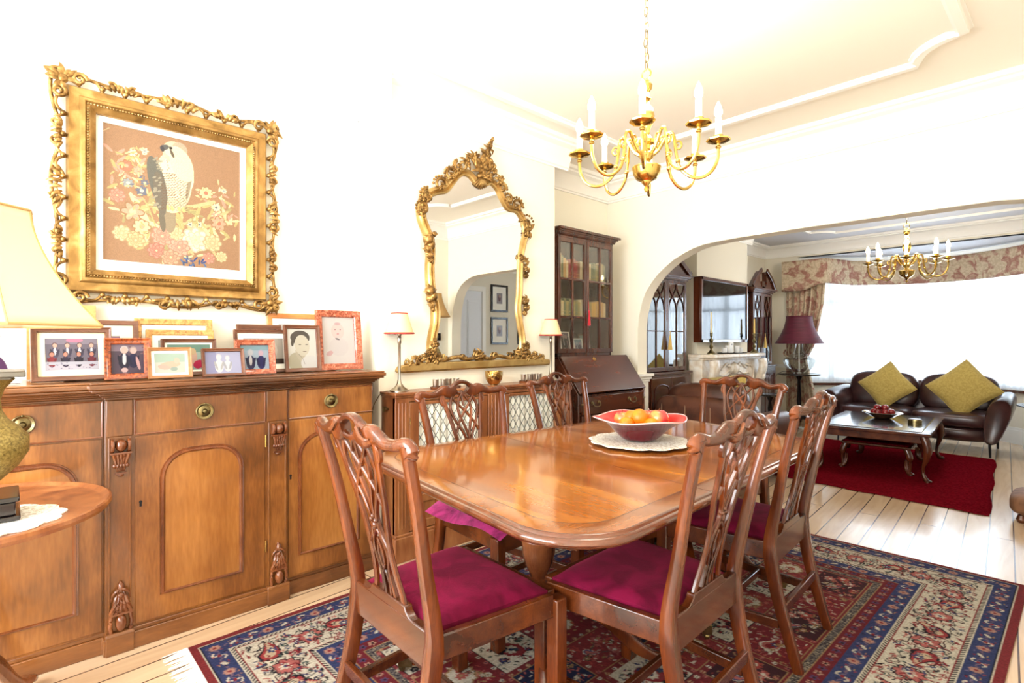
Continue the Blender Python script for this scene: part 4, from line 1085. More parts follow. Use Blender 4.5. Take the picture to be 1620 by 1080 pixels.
def leaf(mb, x, y, z, l, w, a, bend=.0, lift=.012):
    N = 7; pts = []; rs = []
    for k in range(N):
        t = k / (N - 1); aa = a + bend * t
        pts.append((x + lift * sin(pi * t), y + l * t * cos(aa), z + l * t * sin(aa))); rs.append(max(.0015, w * sin(pi * (.12 + .85 * t)) ** .8))
    mb.tube(pts, rs, 7, ref=(1, 0, 0), flat=.6)
def orn_edge(horizontal, s):
    Lh = (W_ if horizontal else H_) / 2; fixed = (H_ if horizontal else W_) / 2
    def pt(t, o):
        return (yc + t, zc + s * (fixed + o)) if horizontal else (yc + s * (fixed + o), zc + t)
    n = 9; st = 2 * (Lh - .04) / n
    rail = []
    for k in range(49):
        t = -Lh - .02 + (2 * Lh + .04) * k / 48; o = .036 + .012 * cos(2 * pi * t / Lh) + .004 * sin(9 * t / Lh)
        rail.append((XP + .024, *pt(t, o)))
    m.tube(rail, .0075, 7, ref=(1, 0, 0))
    for k in range(n):
        t = -Lh + .04 + st * (k + .5)
        y, z = pt(t, .018); ang = (0 if horizontal else pi / 2)
        a = [(XP + .020, *pt(t - st * .5, .0)), (XP + .030, *pt(t - st * .3, .026)), (XP + .030, *pt(t, .034)), (XP + .030, *pt(t + st * .3, .026)), (XP + .020, *pt(t + st * .5, .0))]
        m.tube(cr(a, 4), .006, 7, ref=(1, 0, 0))
        y, z = pt(t + st * .5, .010); m.ell((XP + .03, y, z), (.012, .011, .011), 8, 6)
    # clustered leafwork in the middle and near the ends
    for tc_, kk in ((0, 1.15), (-Lh * .52, .8), (Lh * .52, .8)):
        for j in range(7):
            t = tc_ + (j - 3) * .016 * kk; y, z = pt(t, .040 + .016 * kk * (1 - abs(j - 3) / 3.5))
            base = (pi / 2 * s if horizontal else (0 if s > 0 else pi)) + (j - 3) * .38 * (-s if horizontal else s)
            leaf(m, XP + .026, *pt(t * 1 - 0, .014), .046 * kk, .0085, base, rnd.uniform(-.5, .5))
        for q in (-1, 1):
            y, z = pt(tc_ + q * .045 * kk, .034); scroll(m, XP + .030, y, z, .021 * kk, rnd.uniform(0, 6), 1.3, q, .0065)
for s in (-1, 1): orn_edge(True, s); orn_edge(False, s)
for sy in (-1, 1):
    for sz in (-1, 1):
        cy_, cz_ = yc + sy * (W_ / 2 + .012), zc + sz * (H_ / 2 + .012)
        for j in range(11):
            a = math.atan2(sz, sy) + (j - 5) * .42
            leaf(m, XP + .03, cy_, cz_, .055 + .014 * (j % 2), .010, a, rnd.uniform(-.6, .6), .016)
        scroll(m, XP + .040, cy_ - sy * .055, cz_ + sz * .012, .027, 0, 1.4, 1, .008); scroll(m, XP + .040, cy_ + sy * .012, cz_ - sz * .055, .027, 2, 1.4, -1, .008)
        m.torus((XP + .036, cy_ + sy * .02, cz_ + sz * .02), .020, .008, 'x', 18, 7); m.ell((XP + .040, cy_, cz_), (.018, .020, .020), 10, 8)
obj('pierced_scrollwork', m, MT['gilt'], fr_, smooth=60)
iw, ih = W_ - .18, H_ - .18
m = MB(); mw = .038
m.box(XP + .004, XP + .012, yc - iw / 2 - .01, yc + iw / 2 + .01, zc - ih / 2 - .01, zc - ih / 2 + mw + .018).box(XP + .004, XP + .012, yc - iw / 2 - .01, yc + iw / 2 + .01, zc + ih / 2 - mw + .006, zc + ih / 2 + .01)
m.box(XP + .004, XP + .012, yc - iw / 2 - .01, yc - iw / 2 + mw - .004, zc - ih / 2 + mw + .018, zc + ih / 2 - mw + .006).box(XP + .004, XP + .012, yc + iw / 2 - mw + .004, yc + iw / 2 + .01, zc - ih / 2 + mw + .018, zc + ih / 2 - mw + .006)
obj('white_mount', m, MT['matw'], pc, smooth=0)
ew, eh = iw - 2 * mw + .02, ih - 2 * mw + .02
cv = Canvas(ew, eh, .0016, (160, 124, 94))
R2 = random.Random(11)
cream, pink, red, blue, lb, grn, whi = (222, 198, 152), (210, 150, 128), (190, 96, 78), (66, 84, 118), (122, 140, 158), (176, 166, 112), (236, 222, 188)
def lf(x, y, l, a, col): cv.ell(x + l * .5 * cos(a), y + l * .5 * sin(a), l * .5, l * .15, a, col)
def P_(u, v): return u * ew, v * eh
for k in range(150):
    a = R2.uniform(pi * .98, 2 * pi * 1.02); r_ = R2.uniform(.08, .40)
    x, y = P_(.5, .46); x += r_ * ew * 1.05 * cos(a); y += r_ * eh * .92 * sin(a)
    lf(x, y, R2.uniform(.03, .06), R2.uniform(0, 6.3), R2.choice([grn, cream, (196, 176, 128), (160, 150, 104)]))
for k in range(46):
    x, y = P_(R2.uniform(.06, .30), R2.uniform(.42, .82)); lf(x, y, R2.uniform(.02, .05), R2.uniform(0, 6.3), R2.choice([grn, cream, pink]))
for k in range(40):
    x, y = P_(R2.uniform(.66, .95), R2.uniform(.32, .66)); lf(x, y, R2.uniform(.02, .055), R2.uniform(0, 6.3), R2.choice([grn, cream, pink]))
cv.line([P_(.30, .46), P_(.45, .47), P_(.62, .50), P_(.78, .56)], .016, (198, 180, 132)); cv.line([P_(.30, .455), P_(.62, .495)], .005, (150, 128, 84))
cv.line([P_(.2, .6), P_(.3, .46), P_(.36, .3)], .005, grn)
for u, v, r_, n_, a_, b_ in ((.17, .60, .026, 8, lb, whi), (.26, .56, .030, 8, blue, whi), (.28, .62, .020, 7, blue, cream), (.16, .72, .030, 7, red, pink), (.24, .70, .026, 7, pink, red), (.20, .82, .022, 6, whi, blue), (.28, .85, .020, 6, whi, lb), (.80, .52, .024, 9, whi, blue), (.86, .66, .018, 7, whi, lb), (.72, .62, .036, 9, cream, red), (.60, .36, .018, 6, whi, blue), (.67, .37, .018, 6, whi, blue), (.82, .40, .040, 7, pink, red), (.20, .40, .050, 6, pink, cream), (.26, .30, .040, 8, cream, pink)):
    mu = lambda c_: tuple(int(.72 * q + .28 * w_) for q, w_ in zip(c_, (206, 180, 140)))
    cv.flower(*P_(u, v), r_ * .86, n_, mu(a_), mu(b_), (150, 116, 84))
    for q in range(5): lf(*[a0 + R2.uniform(-.03, .03) for a0 in P_(u, v)], R2.uniform(.015, .03), R2.uniform(0, 6.3), R2.choice([grn, (200, 180, 136), mu(a_)]))
for u, v, r_, col in ((.64, .25, .058, whi), (.77, .24, .040, cream), (.40, .25, .045, (214, 160, 136)), (.52, .18, .044, (212, 164, 140)), (.36, .14, .036, (206, 140, 120)), (.13, .24, .034, cream), (.22, .20, .036, (214, 184, 136)), (.46, .10, .038, (204, 160, 130)), (.74, .12, .028, pink), (.84, .14, .026, cream), (.10, .50, .03, pink), (.50, .28, .03, cream)):
    x, y = P_(u, v)
    for q in range(3):
        cv.flower(x, y, r_ * (1 - .3 * q), 8 - q, tuple(int(c_ * (1 - .06 * q)) for c_ in col), cream, tuple(int(c_ * .8) for c_ in col), q * .4)
for k in range(16): x, y = P_(.60 + R2.uniform(-.06, .10), .075 + R2.uniform(-.02, .04)); lf(x, y, .026, R2.uniform(0, 6.3), R2.choice([(52, 76, 128), blue, (84, 108, 150)]))
# the bird
cv.ell(*P_(.45, .38), .026, .062, .05, (150, 134, 108)); cv.ell(*P_(.40, .36), .012, .05, .1, (112, 104, 88))
cv.ell(*P_(.475, .66), .078, .145, -.05, (222, 200, 164)); cv.ell(*P_(.50, .70), .072, .10, -.1, (232, 212, 178))
cv.ell(*P_(.365, .64), .032, .118, .22, (104, 102, 92)); cv.ell(*P_(.385, .56), .024, .10, .12, (112, 104, 90)); cv.ell(*P_(.592, .66), .008, .075, -.14, (150, 136, 112))
for k in range(26):
    u = .375 + R2.uniform(-.035, .03); v = R2.uniform(.46, .82); x, y = P_(u, v); cv.ell(x, y, .008, .004, .5, (150, 142, 122))
for j in range(22):
    v = .46 + j * .0125
    for k in range(9):
        x, y = P_(.40 + k * .021 + .008 * (j % 2), v - .006 * abs(k - 4) * .4); cv.ell(x, y, .0052, .0016, .2, (112, 86, 66))
for k in range(26): x, y = P_(R2.uniform(.43, .58), R2.uniform(.74, .84)); cv.ell(x, y, .002, .004, 0, (140, 112, 84))
cv.ell(*P_(.485, .885), .048, .050, 0, (212, 192, 158)); cv.ell(*P_(.525, .915), .030, .032, .5, (172, 160, 136)); cv.ell(*P_(.50, .88), .030, .032, 0, (230, 212, 178)); cv.ell(*P_(.47, .885), .030, .026, 0, (228, 210, 176)); cv.ell(*P_(.54, .80), .045, .08, .3, (226, 206, 170))
cv.ell(*P_(.415, .905), .020, .012, .5, (92, 92, 90)); cv.ell(*P_(.40, .893), .008, .014, .2, (70, 68, 70)); cv.ell(*P_(.46, .91), .007, .007, 0, (52, 46, 40)); cv.ell(*P_(.47, .87), .006, .02, .4, (96, 84, 70))
for u in (.44, .47, .52, .55): cv.ell(*P_(u, .465), .006, .013, .2, (216, 186, 120)); 
cv.line([P_(.01, .93), P_(.05, .96)], .002, cream)
nz = np.random.RandomState(4).rand(*cv.a.shape[:2])[..., None]
cv.a *= (.80 + .12 * nz)
cv.mesh('embroidery', pc, MT['embroidery'], lambda X, Y: (np.full_like(X, XP + .0135) - .0135 + .006, X + yc - ew / 2, Y + zc - eh / 2 + .002))
obj('back_panel', MB().box(XP, XP + .004, yc - iw / 2 - .02, yc + iw / 2 + .02, zc - ih / 2 - .02, zc + ih / 2 + .02), MT['matw'], pc, smooth=0)

# ------------------------------------------------------------------ rococo mirror
mr = thing('gilt_mirror', 'tall rococo gilt mirror with crested top hung on the chimney breast', 'mirror', (-2.70, 2.20, 1.03))
OUT = [(1.856, 1.096), (1.842, 1.162), (1.851, 1.235), (1.869, 1.309), (1.869, 1.398), (1.847, 1.47), (1.835, 1.543), (1.83, 1.63), (1.835, 1.718), (1.83, 1.805), (1.804, 1.86), (1.773, 1.928), (1.773, 2.0), (1.804, 2.063), (1.869, 2.102), (1.938, 2.126), (1.984, 2.18), (2.031, 2.235), (2.074, 2.259), (2.128, 2.256), (2.179, 2.219), (2.23, 2.214), (2.293, 2.247), (2.353, 2.222), (2.401, 2.158), (2.456, 2.102), (2.537, 2.098), (2.595, 2.04), (2.619, 1.958), (2.595, 1.87), (2.572, 1.783), (2.565, 1.663), (2.56, 1.528), (2.548, 1.426), (2.565, 1.325), (2.588, 1.224), (2.583, 1.139), (2.555, 1.089)]
XM = -2.695
oc = cr(OUT, 4)
obj('mirror_glass', MB().prism(oc + [(2.5, 1.075), (1.9, 1.08)], XM, XM + .022, 'yz'), MT['mirror'], mr, smooth=0)
m = MB()
sec = [(-.028, -.012), (-.028, .012), (-.020, .026), (-.010, .030), (-.002, .022), (.004, .016), (.010, .026), (.020, .022), (.024, .010), (.024, -.012)]
m.sweep([(XM + .012, y, z) for y, z in oc], sec, (1, 0, 0))
gf = obj('gilt_frame', m, MT['gilts'], mr, smooth=45)
m = MB()
m.prism([(1.60, 1.028), (2.865, 1.038), (2.86, 1.056), (2.83, 1.072), (2.72, 1.080), (1.72, 1.074), (1.62, 1.062), (1.605, 1.045)], XM - .003, XM + .05, 'yz')
m.prism([(1.61, 1.020), (2.85, 1.030), (2.85, 1.038), (1.61, 1.028)], XM - .003, XM + .035, 'yz')
obj('gilt_base', m, MT['gilts'], mr, bevel=.008, seg=3)
m = MB(); X = XM + .034
def cluster(y, z, r, n=8, a0=0, sp=2 * pi, sc=1):
    for j in range(n):
        a = a0 + sp * j / max(1, n - 1 if sp < 6.2 else n)
        leaf(m, X, y, z, r * rnd.uniform(.75, 1.1), r * .17, a, rnd.uniform(-.9, .9), .018)
    scroll(m, X + .012, y, z, r * .42, rnd.uniform(0, 6), 1.3, rnd.choice((-1, 1)), r * .11)
    m.ell((X + .010, y, z), r * .22, 8, 6)
# crest
for k, (y, z, r) in enumerate(((2.20, 2.32, .085), (2.14, 2.36, .06), (2.08, 2.315, .055), (2.25, 2.385, .070), (2.27, 2.45, .045), (2.30, 2.325, .055), (2.26, 2.27, .06), (2.36, 2.27, .05))):
    cluster(y, z, r, 9)
for a in (0, 1, 2): m.ell((X, 2.285 + .012 * a, 2.49 + .022 * a), (.014 - .003 * a,) * 3, 8, 6)
m.tube(cr([(X, 2.20, 2.34), (X + .01, 2.24, 2.42), (X, 2.29, 2.47), (X, 2.305, 2.515)], 5), [.016] * 6 + [.012] * 6 + [.007] * 4, 8, ref=(1, 0, 0)); m.ell((X, 2.307, 2.522), .012, 8, 6)
for q in (-1, 1): m.tube(cr([(X + .01, 2.21, 2.33), (X + .015, 2.21 + q * .05, 2.31), (X + .015, 2.21 + q * .06, 2.36), (X + .01, 2.21 + q * .025, 2.39)], 5), .010, 8, ref=(1, 0, 0))
# shell hanging from the crest
for j in range(7):
    a = -pi / 2 + (j - 3) * .24; leaf(m, X - .002, 2.205, 2.255, .075, .013, a, 0, .014)
m.ell((X, 2.205, 2.26), (.02, .028, .022), 10, 8)
obj('crest_ornament', m, MT['gilt'], gf, smooth=60)
def orn(name, frames=(), clusters=(), drops=(), extra=None):
    global m
    m = MB()
    for (y, z, r, a0, s) in frames:
        scroll(m, X, y, z, r, a0, 1.2, s, .010)
        for j in range(8):
            a = a0 + j * .42; m.ell((X, y + r * 1.18 * cos(a), z + r * 1.18 * sin(a)), (.009, .0085, .0085), 7, 5)
        cluster(y, z - .01, r * .8, 6)
    for (y, z, r) in drops: m.ell((X + .004, y, z), r, 10, 8); cluster(y, z, r * 1.4, 5)
    for (y, z, r) in clusters: cluster(y, z, r, 8); scroll(m, X, y, z, r * .9, 0, 1.2, -1, .008)
    if extra: extra()
    obj(name, m, MT['gilt'], gf, smooth=60)
orn('shoulder_ornament', ((1.895, 2.145, .045, .2, 1), (1.97, 2.22, .04, 1, 1), (1.80, 2.06, .045, 1.6, 1), (1.765, 1.98, .038, 2, -1), (2.03, 2.285, .035, 2, 1)))
orn('shoulder_ornament', ((2.53, 2.125, .050, 0, 1), (2.63, 2.02, .050, 0, -1), (2.64, 1.95, .036, 1, 1), (2.45, 2.16, .030, 1, -1), (2.40, 2.22, .032, 0, 1)))
orn('fruit_drop', drops=((1.845, 1.84, .016), (1.806, 1.80, .036), (1.818, 1.775, .030), (1.80, 1.745, .026), (1.815, 1.71, .024), (1.822, 1.68, .016)))
orn('fruit_drop', drops=((1.815, 1.50, .034), (1.835, 1.47, .030), (1.815, 1.455, .026), (1.828, 1.42, .022), (1.835, 1.39, .014)))
orn('leaf_drop', clusters=((2.565, 1.78, .026), (2.60, 1.76, .042), (2.615, 1.70, .032), (2.61, 1.66, .022)))
orn('leaf_drop', clusters=((2.60, 1.49, .040), (2.615, 1.44, .030), (2.60, 1.40, .020)))
orn('foot_ornament', clusters=((1.83, 1.13, .06), (1.78, 1.10, .045), (1.72, 1.095, .045), (1.86, 1.10, .05), (1.845, 1.19, .035), (1.665, 1.08, .03)))
orn('foot_ornament', clusters=((2.57, 1.12, .055), (2.63, 1.10, .05), (2.70, 1.10, .045), (2.76, 1.085, .035), (2.61, 1.17, .04)))
def ex():
    for s in (-1, 1):
        q = cr([(2.20 + s * .0, 1.10), (2.20 + s * .10, 1.088), (2.20 + s * .16, 1.105), (2.20 + s * .23, 1.095), (2.20 + s * .30, 1.085), (2.20 + s * .36, 1.10)], 5)
        m.tube([(X - .005, a, b) for a, b in q], .012, 7, ref=(1, 0, 0)); scroll(m, X, 2.20 + s * .13, 1.105, .022, 0, 1.2, s, .007); scroll(m, X, 2.20 + s * .27, 1.10, .022, 2, 1.2, -s, .007)
orn('bottom_ornament', clusters=((2.20, 1.115, .048),), extra=ex)

# ------------------------------------------------------------------ radiator cover
rc = thing('radiator_cover', 'low wooden radiator cover with brass lattice doors and white pleated lining under the gilt mirror', 'radiator cover', (-2.62, 2.23, 0))
ya, yb, xf, xb = 1.515, 2.945, -2.545, -2.696
obj('top', MB().box(xb, xf + .018, ya - .012, yb, .905, .922).box(xb, xf + .008, ya - .004, yb, .893, .905), MT['cover'], rc, bevel=.004)
obj('plinth', MB().box(xb, xf + .012, ya - .010, yb, 0, .135).box(xb, xf + .005, ya - .004, yb, .135, .150), MT['cover'], rc, bevel=.004)
m = MB().box(xb, xf - .01, ya, ya + .018, .15, .893).box(xb, xf - .01, yb - .018, yb, .15, .893)
P_y = [(ya, ya + .085), (2.175, 2.285), (yb - .085, yb)]
for a, b in P_y: m.box(xf - .03, xf, a, b, .15, .893)
m.box(xf - .03, xf - .004, ya, yb, .868, .893)
for a, b in P_y:
    n_ = 3
    for k in range(n_): yy = a + (b - a) * (k + 1) / (n_ + 1); m.tube([(xf, yy, .18), (xf, yy, .865)], .004, 6)
obj('case', m, MT['cover'], rc, bevel=.002)
for (a, b) in ((ya + .09, 2.17), (2.29, yb - .09)):
    st = .062
    m = MB().box(xf - .025, xf - .003, a, a + st, .155, .864).box(xf - .025, xf - .003, b - st, b, .155, .864).box(xf - .025, xf - .003, a + st, b - st, .845, .864).box(xf - .025, xf - .003, a + st, b - st, .300, .345).box(xf - .025, xf - .003, a + st, b - st, .155, .20).box(xf - .02, xf - .012, a + st, b - st, .2, .3)
    d_ = obj('lattice_door', m, MT['cover'], rc, bevel=.003)
    m = MB(); y0, y1, z0, z1 = a + st, b - st, .345, .845; stp = .052
    k = -20
    for k in range(-14, 16):
        for s in (-1, 1):
            # z = z0 + s*(y-y0)*1.35 + k*step
            pts = []
            sl = 1.45; c0 = z0 + k * stp * sl * 1.0
            f_ = (lambda y: c0 + sl * (y - y0)) if s > 0 else (lambda y: c0 + sl * (y1 - y))
            ys = [y for y in np.linspace(y0, y1, 60) if z0 <= f_(y) <= z1]
            if len(ys) > 1: m.tube([(xf - .010 + .002 * s, ys[0], f_(ys[0])), (xf - .010 + .002 * s, ys[-1], f_(ys[-1]))], .0018, 5)
    obj('wire_lattice', m, MT['blackm'], d_)
    m = MB(); m.grid(lambda u, v: (xf - .020 + .005 * sin(u * 62) , y0 + (y1 - y0) * u, z0 - .01 + (z1 - z0 + .02) * v), 240, 2)
    obj('pleated_lining', m, MT['matw'], d_, smooth=80)
    m = MB().lathe([(0, 0), (.003, 0), (.003, .04), (0, .04)], (xf, a + .003, .74), 8).lathe([(0, 0), (.003, 0), (.003, .04), (0, .04)], (xf, a + .003, .26), 8)
    obj('hinge', m, MT['brass'], d_)
# nickel lamps, trays, cups and bowl on the cover
def small_lamp(y, label):
    t = thing('table_lamp', label, 'lamp', (-2.625, y, .922))
    pr_ = [(0, 0), (.052, 0), (.052, .006), (.044, .014), (.026, .026), (.014, .045), (.009, .07), (.0075, .09), (.0075, .265), (.011, .27), (.011, .30), (.008, .305), (.013, .315), (.013, .345), (.006, .35), (0, .35)]
    obj('lamp_stem', MB().lathe(pr_, (0, 0, 0), 24), MT['pewter'], t, W=False)
    sh = obj('lamp_shade', MB().lathe([(.080, .322), (.044, .435), (.043, .435), (.078, .322)], (0, 0, 0), 36), MT['shade'], t, W=False)
    obj('red_trim', MB().torus((0, 0, .324), .0795, .0055, 'z', 36, 6), MT['shadered'], sh, W=False); obj('red_trim', MB().torus((0, 0, .435), .044, .0035, 'z', 36, 6), MT['shadered'], sh, W=False)
    obj('bulb', MB().ell((0, 0, .372), (.015, .015, .024)), MT['candle'], t, W=False)
small_lamp(1.587, 'slim nickel lamp with cream red-edged shade at the left end of the radiator cover')
small_lamp(2.828, 'slim nickel lamp with cream red-edged shade beside the writing bureau')
for (y, nm) in ((1.895, 'left'), (2.615, 'right')):
    tr = thing('tray', 'small dark wooden tray holding silver cups at the %s of the gold bowl' % nm, 'tray', (-2.61, y, .922))
    obj('tray_base', MB().lathe([(0, .003), (.10, .003), (.104, .012), (.108, .012), (.104, 0), (0, 0)], (0, 0, .0005), 40, sx=.5, sy=1.0), MT['sbd'], tr, W=False)
    for k in range(4):
        cc = MB().lathe([(0, 0), (.015, 0), (.0165, .003), (.0185, .048), (.0195, .052), (.018, .052), (.0155, .006), (0, .005)], (0, 0, 0), 20)
        o = obj('silver_cup', cc, MT['silver'], None, W=False)
        o.location = (-2.612 + .012 * (k % 2), y - .072 + .047 * k, .9265)
        tag(o, '%s silver cup on the tray at the %s of the gold bowl' % (('leftmost', 'second from left', 'third from left', 'rightmost')[k], nm), 'cup', 'silver cups on the radiator cover')
gb = thing('gold_bowl', 'hammered gold bowl in the middle of the radiator cover below the mirror', 'bowl', (-2.605, 2.27, .922))
obj('bowl_wall', MB().lathe([(0, .002), (.026, .002), (.036, .010), (.052, .035), (.058, .065), (.058, .088), (.056, .088), (.055, .065), (.049, .037), (.033, .012), (0, .008)], (0, 0, 0), 32), noisy('hammered_gold', [(.35, C(150, 110, 50)), (.6, C(224, 190, 120))], 40, rough=.22, metal=1, bump=1.0, bscale=70), gb, W=False)
obj('foot', MB().lathe([(0, 0), (.024, 0), (.024, .004), (0, .004)], (0, 0, 0), 24), MT['brassdark'], gb, W=False)
# lamp flex and valve at the left of the cover
tag(obj('lamp_flex', MB().tube(cr([(-2.64, 1.535, .926), (-2.66, 1.508, .92), (-2.685, 1.488, .89), (-2.72, 1.47, .80), (-2.76, 1.455, .5), (-2.80, 1.46, .22)], 6), .0025, 6), MT['brassdark'], None), 'thin brown lamp flex running down between the sideboard and the radiator cover', 'cable')
rv = thing('radiator_valve', 'small round brass valve knob on the left side of the radiator cover', 'valve', (-2.62, 1.513, .83))
obj('knob', MB().lathe([(0, 0), (.007, 0), (.007, -.012), (.015, -.016), (.015, -.026), (0, -.028)], (0, 0, 0), 16, 'y'), MT['brassdark'], rv, W=False)
wb = thing('white_router', 'white plastic box with cables on the floor between the sideboard and the radiator cover', 'router', (-2.66, 1.462, 0))
obj('box_body', MB().box(-.03, .03, -.018, .018, 0, .19), MT['plastic'], wb, W=False, bevel=.006)
obj('cable', MB().tube(cr([(.03, 0, .03), (.05, .0, .01), (.03, .0, .012), (.0, -.022, .006), (-.1, -.03, .006)], 5), .004, 6), MT['blackm'], wb, W=False)

# ------------------------------------------------------------------ tilt-top table with urn lamp, left foreground
tt = thing('tilt_top_table', 'round mahogany tripod table with raised rim in the left foreground', 'side table', (-2.19, -.13, 0))
obj('table_top', MB().lathe([(0, .680), (.34, .680), (.365, .686), (.372, .698), (.370, .708), (.364, .711), (.356, .708), (.350, .702), (.342, .700), (0, .700)], (0, 0, 0), 72), MT['cover'], tt, W=False)
obj('column', MB().lathe([(0, .16), (.03, .16), (.045, .20), (.05, .26), (.03, .30), (.022, .34), (.028, .42), (.022, .55), (.03, .60), (.035, .66), (.06, .67), (.06, .68), (0, .68)], (0, 0, 0), 24), MT['sbd'], tt, W=False)
for k in range(3):
    a = math.atan2(.17, -.30) + 2 * pi * k / 3
    q = cr([(.03, .22), (.10, .23), (.18, .19), (.26, .09), (.31, .045), (.355, .035), (.375, .022)], 5)
    obj('cabriole_leg', MB().sweep([(r_ * cos(a), r_ * sin(a), z) for r_, z in q], [rrect(interp([0, .3, .35, .38], [.036, .032, .05, .03], r_), interp([0, .25, .33, .38], [.07, .04, .032, .022], r_), .4, 2) for r_, z in q], (0, 0, 1)), MT['sbd'], tt, W=False)
doily(-2.065, -.045, .7005, .155, 'cream lace mat with scalloped edge under the brass urn lamp')
ul = thing('table_lamp', 'antique brass urn lamp with flared cream panelled shade on the round tripod table', 'lamp', (-2.108, -.068, .7055))
obj('base_block', MB().box(-.088, .088, -.088, .088, 0, .012).box(-.078, .078, -.078, .078, .012, .05).box(-.086, .086, -.086, .086, .05, .064), MT['black'], ul, W=False, bevel=.004)
obj('urn', MB().lathe([(0, .064), (.035, .064), (.03, .08), (.05, .105), (.085, .14), (.108, .18), (.108, .222), (.088, .25), (.062, .275), (.050, .30), (.047, .33), (.055, .36), (.078, .388), (.075, .392), (0, .392)], (0, 0, 0), 36), MT['antique'], ul, W=False)
obj('collar_plate', MB().box(-.098, .098, -.098, .098, .396, .412).box(-.07, .07, -.07, .07, .388, .396), MT['greyedge'], ul, W=False, bevel=.003)
obj('stem', MB().lathe([(0, .41), (.018, .41), (.01, .44), (.01, .60), (.02, .61), (.02, .66), (0, .66)], (0, 0, 0), 16), MT['brassdark'], ul, W=False)
# octagonal panelled bell shade
def shade_fn(r0, r1, z0, z1, rot):
    def S(u, v):
        k = int(u * 8 + 1e-6) % 8; f_ = u * 8 - int(u * 8 + 1e-6)
        w8 = [0, .36, 1.0, 1.36, 2.0, 2.36, 3.0, 3.36, 4.0]   # broad faces and narrow cut corners
        a = (w8[k] + (w8[k + 1] - w8[k]) * 0) * pi / 2 + rot; b = w8[k + 1] * pi / 2 + rot
        t = 1 - v; r_ = r1 + (r0 - r1) * (t ** 1.7)
        x = cos(a) * (1 - f_) + cos(b) * f_; y = sin(a) * (1 - f_) + sin(b) * f_
        return (x * r_, y * r_, z0 + (z1 - z0) * v)
    return S
m = MB(); m.grid(shade_fn(.285, .115, .540, .870, rad(-20)), 64, 14, closeu=True)
sh = obj('lamp_shade', m, MT['shadecr'] if 'shadecr' in MT else MT['shade'], ul, W=False, smooth=12)
sh.modifiers.new('thickness', 'SOLIDIFY').thickness = .003
m = MB(); S_ = shade_fn(.285, .115, .540, .870, rad(-20))
for v in (0, 1): m.tube([S_(k / 64 + 1e-9, v) for k in range(64)], .004, 6, closed=True)
for k in range(8): m.tube([S_(k / 8 + 1e-9, v / 12) for v in range(13)], .0028, 5)
obj('shade_piping', m, MT['shadetan'], sh, W=False)
# ------------------------------------------------------------------ Persian rug
RX0, RX1, RY0, RY1 = -2.385, -.20, .50, 3.62
rw, rh = RX1 - RX0, RY1 - RY0
cv = Canvas(rw, rh, .0045, (150, 48, 54))
E_ = np.minimum(np.minimum(cv.X, rw - cv.X), np.minimum(cv.Y, rh - cv.Y))
NAVY, BLUE, IV, RED, BRK, PNK, DK, GRN, TAN = (30, 34, 70), (56, 66, 112), (228, 218, 198), (146, 40, 50), (128, 44, 48), (196, 110, 104), (30, 24, 34), (70, 92, 86), (176, 140, 98)
rr = random.Random(5)
def bnd(a, b, col): cv.put((E_ >= a) & (E_ < b), col)
bnd(0, .028, (140, 48, 52)); bnd(.028, .034, IV); bnd(.034, .038, DK); bnd(.038, .115, BLUE); bnd(.115, .119, IV)
U_ = np.where(np.minimum(cv.X, rw - cv.X) < np.minimum(cv.Y, rh - cv.Y), cv.Y, cv.X)
m1 = (E_ >= .119) & (E_ < .133); cv.put(m1, IV); cv.put(m1 & (((U_ + E_) / .018) % 1 < .5), DK)
bnd(.133, .139, RED); bnd(.139, .335, IV); bnd(.335, .341, RED)
m1 = (E_ >= .341) & (E_ < .355); cv.put(m1, IV); cv.put(m1 & (((U_ - E_) / .018) % 1 < .5), DK)
bnd(.355, .359, IV); bnd(.359, .432, BLUE); bnd(.432, .436, TAN); bnd(.436, .487, (120, 34, 44)); bnd(.487, .491, TAN); bnd(.491, .518, (120, 112, 108)); bnd(.518, .522, TAN)
sp = np.random.RandomState(2).rand(*E_.shape); cv.put((E_ >= .491) & (E_ < .518) & (sp > .55), (56, 50, 60)); cv.put((E_ >= .491) & (E_ < .518) & (sp < .15), (190, 176, 150))
def along(e, step, fn, off_=0):
    """walk round the border at distance e from the edge; fn(x, y, angle along the border, index)"""
    for (x0, y0, x1, y1, a) in ((e, e, rw - e, e, 0), (rw - e, e, rw - e, rh - e, pi / 2), (rw - e, rh - e, e, rh - e, pi), (e, rh - e, e, e, -pi / 2)):
        L = sqrt((x1 - x0) ** 2 + (y1 - y0) ** 2); n = max(1, int(round(L / step)))
        for k in range(n):
            t = (k + off_) / n; fn(x0 + (x1 - x0) * t, y0 + (y1 - y0) * t, a, k)
def scurve(x, y, a, s, col, wd):
    pts = []
    for k in range(9):
        t = -1 + k / 4; lx, ly = t * s, .55 * s * sin(t * pi)
        pts.append((x + lx * cos(a) - ly * sin(a), y + lx * sin(a) + ly * cos(a)))
    cv.line(pts, wd, col)
def guard(x, y, a, k):
    for q in range(5): cv.ell(x + rr.uniform(-.03, .03), y + rr.uniform(-.03, .03), .007, .003, rr.uniform(0, 6), rr.choice([(150, 70, 90), (120, 110, 150), (176, 130, 110), (40, 30, 60)]))
    if k % 3 == 0: cv.flower(x, y, .022, 8, (196, 146, 130), RED, (120, 100, 120))
    elif k % 3 == 1: scurve(x, y, a + .5, .030, IV, .007); cv.ell(x, y, .008, .008, 0, RED); cv.ell(x + .02 * sin(a), y - .02 * cos(a), .006, .006, 0, PNK)
    else: cv.ell(x, y, .016, .007, a + .6, IV); cv.ell(x + .02 * cos(a + 2), y + .02 * sin(a + 2), .007, .004, a, RED); cv.ell(x - .02 * cos(a + 2), y - .02 * sin(a + 2), .007, .004, a, TAN)
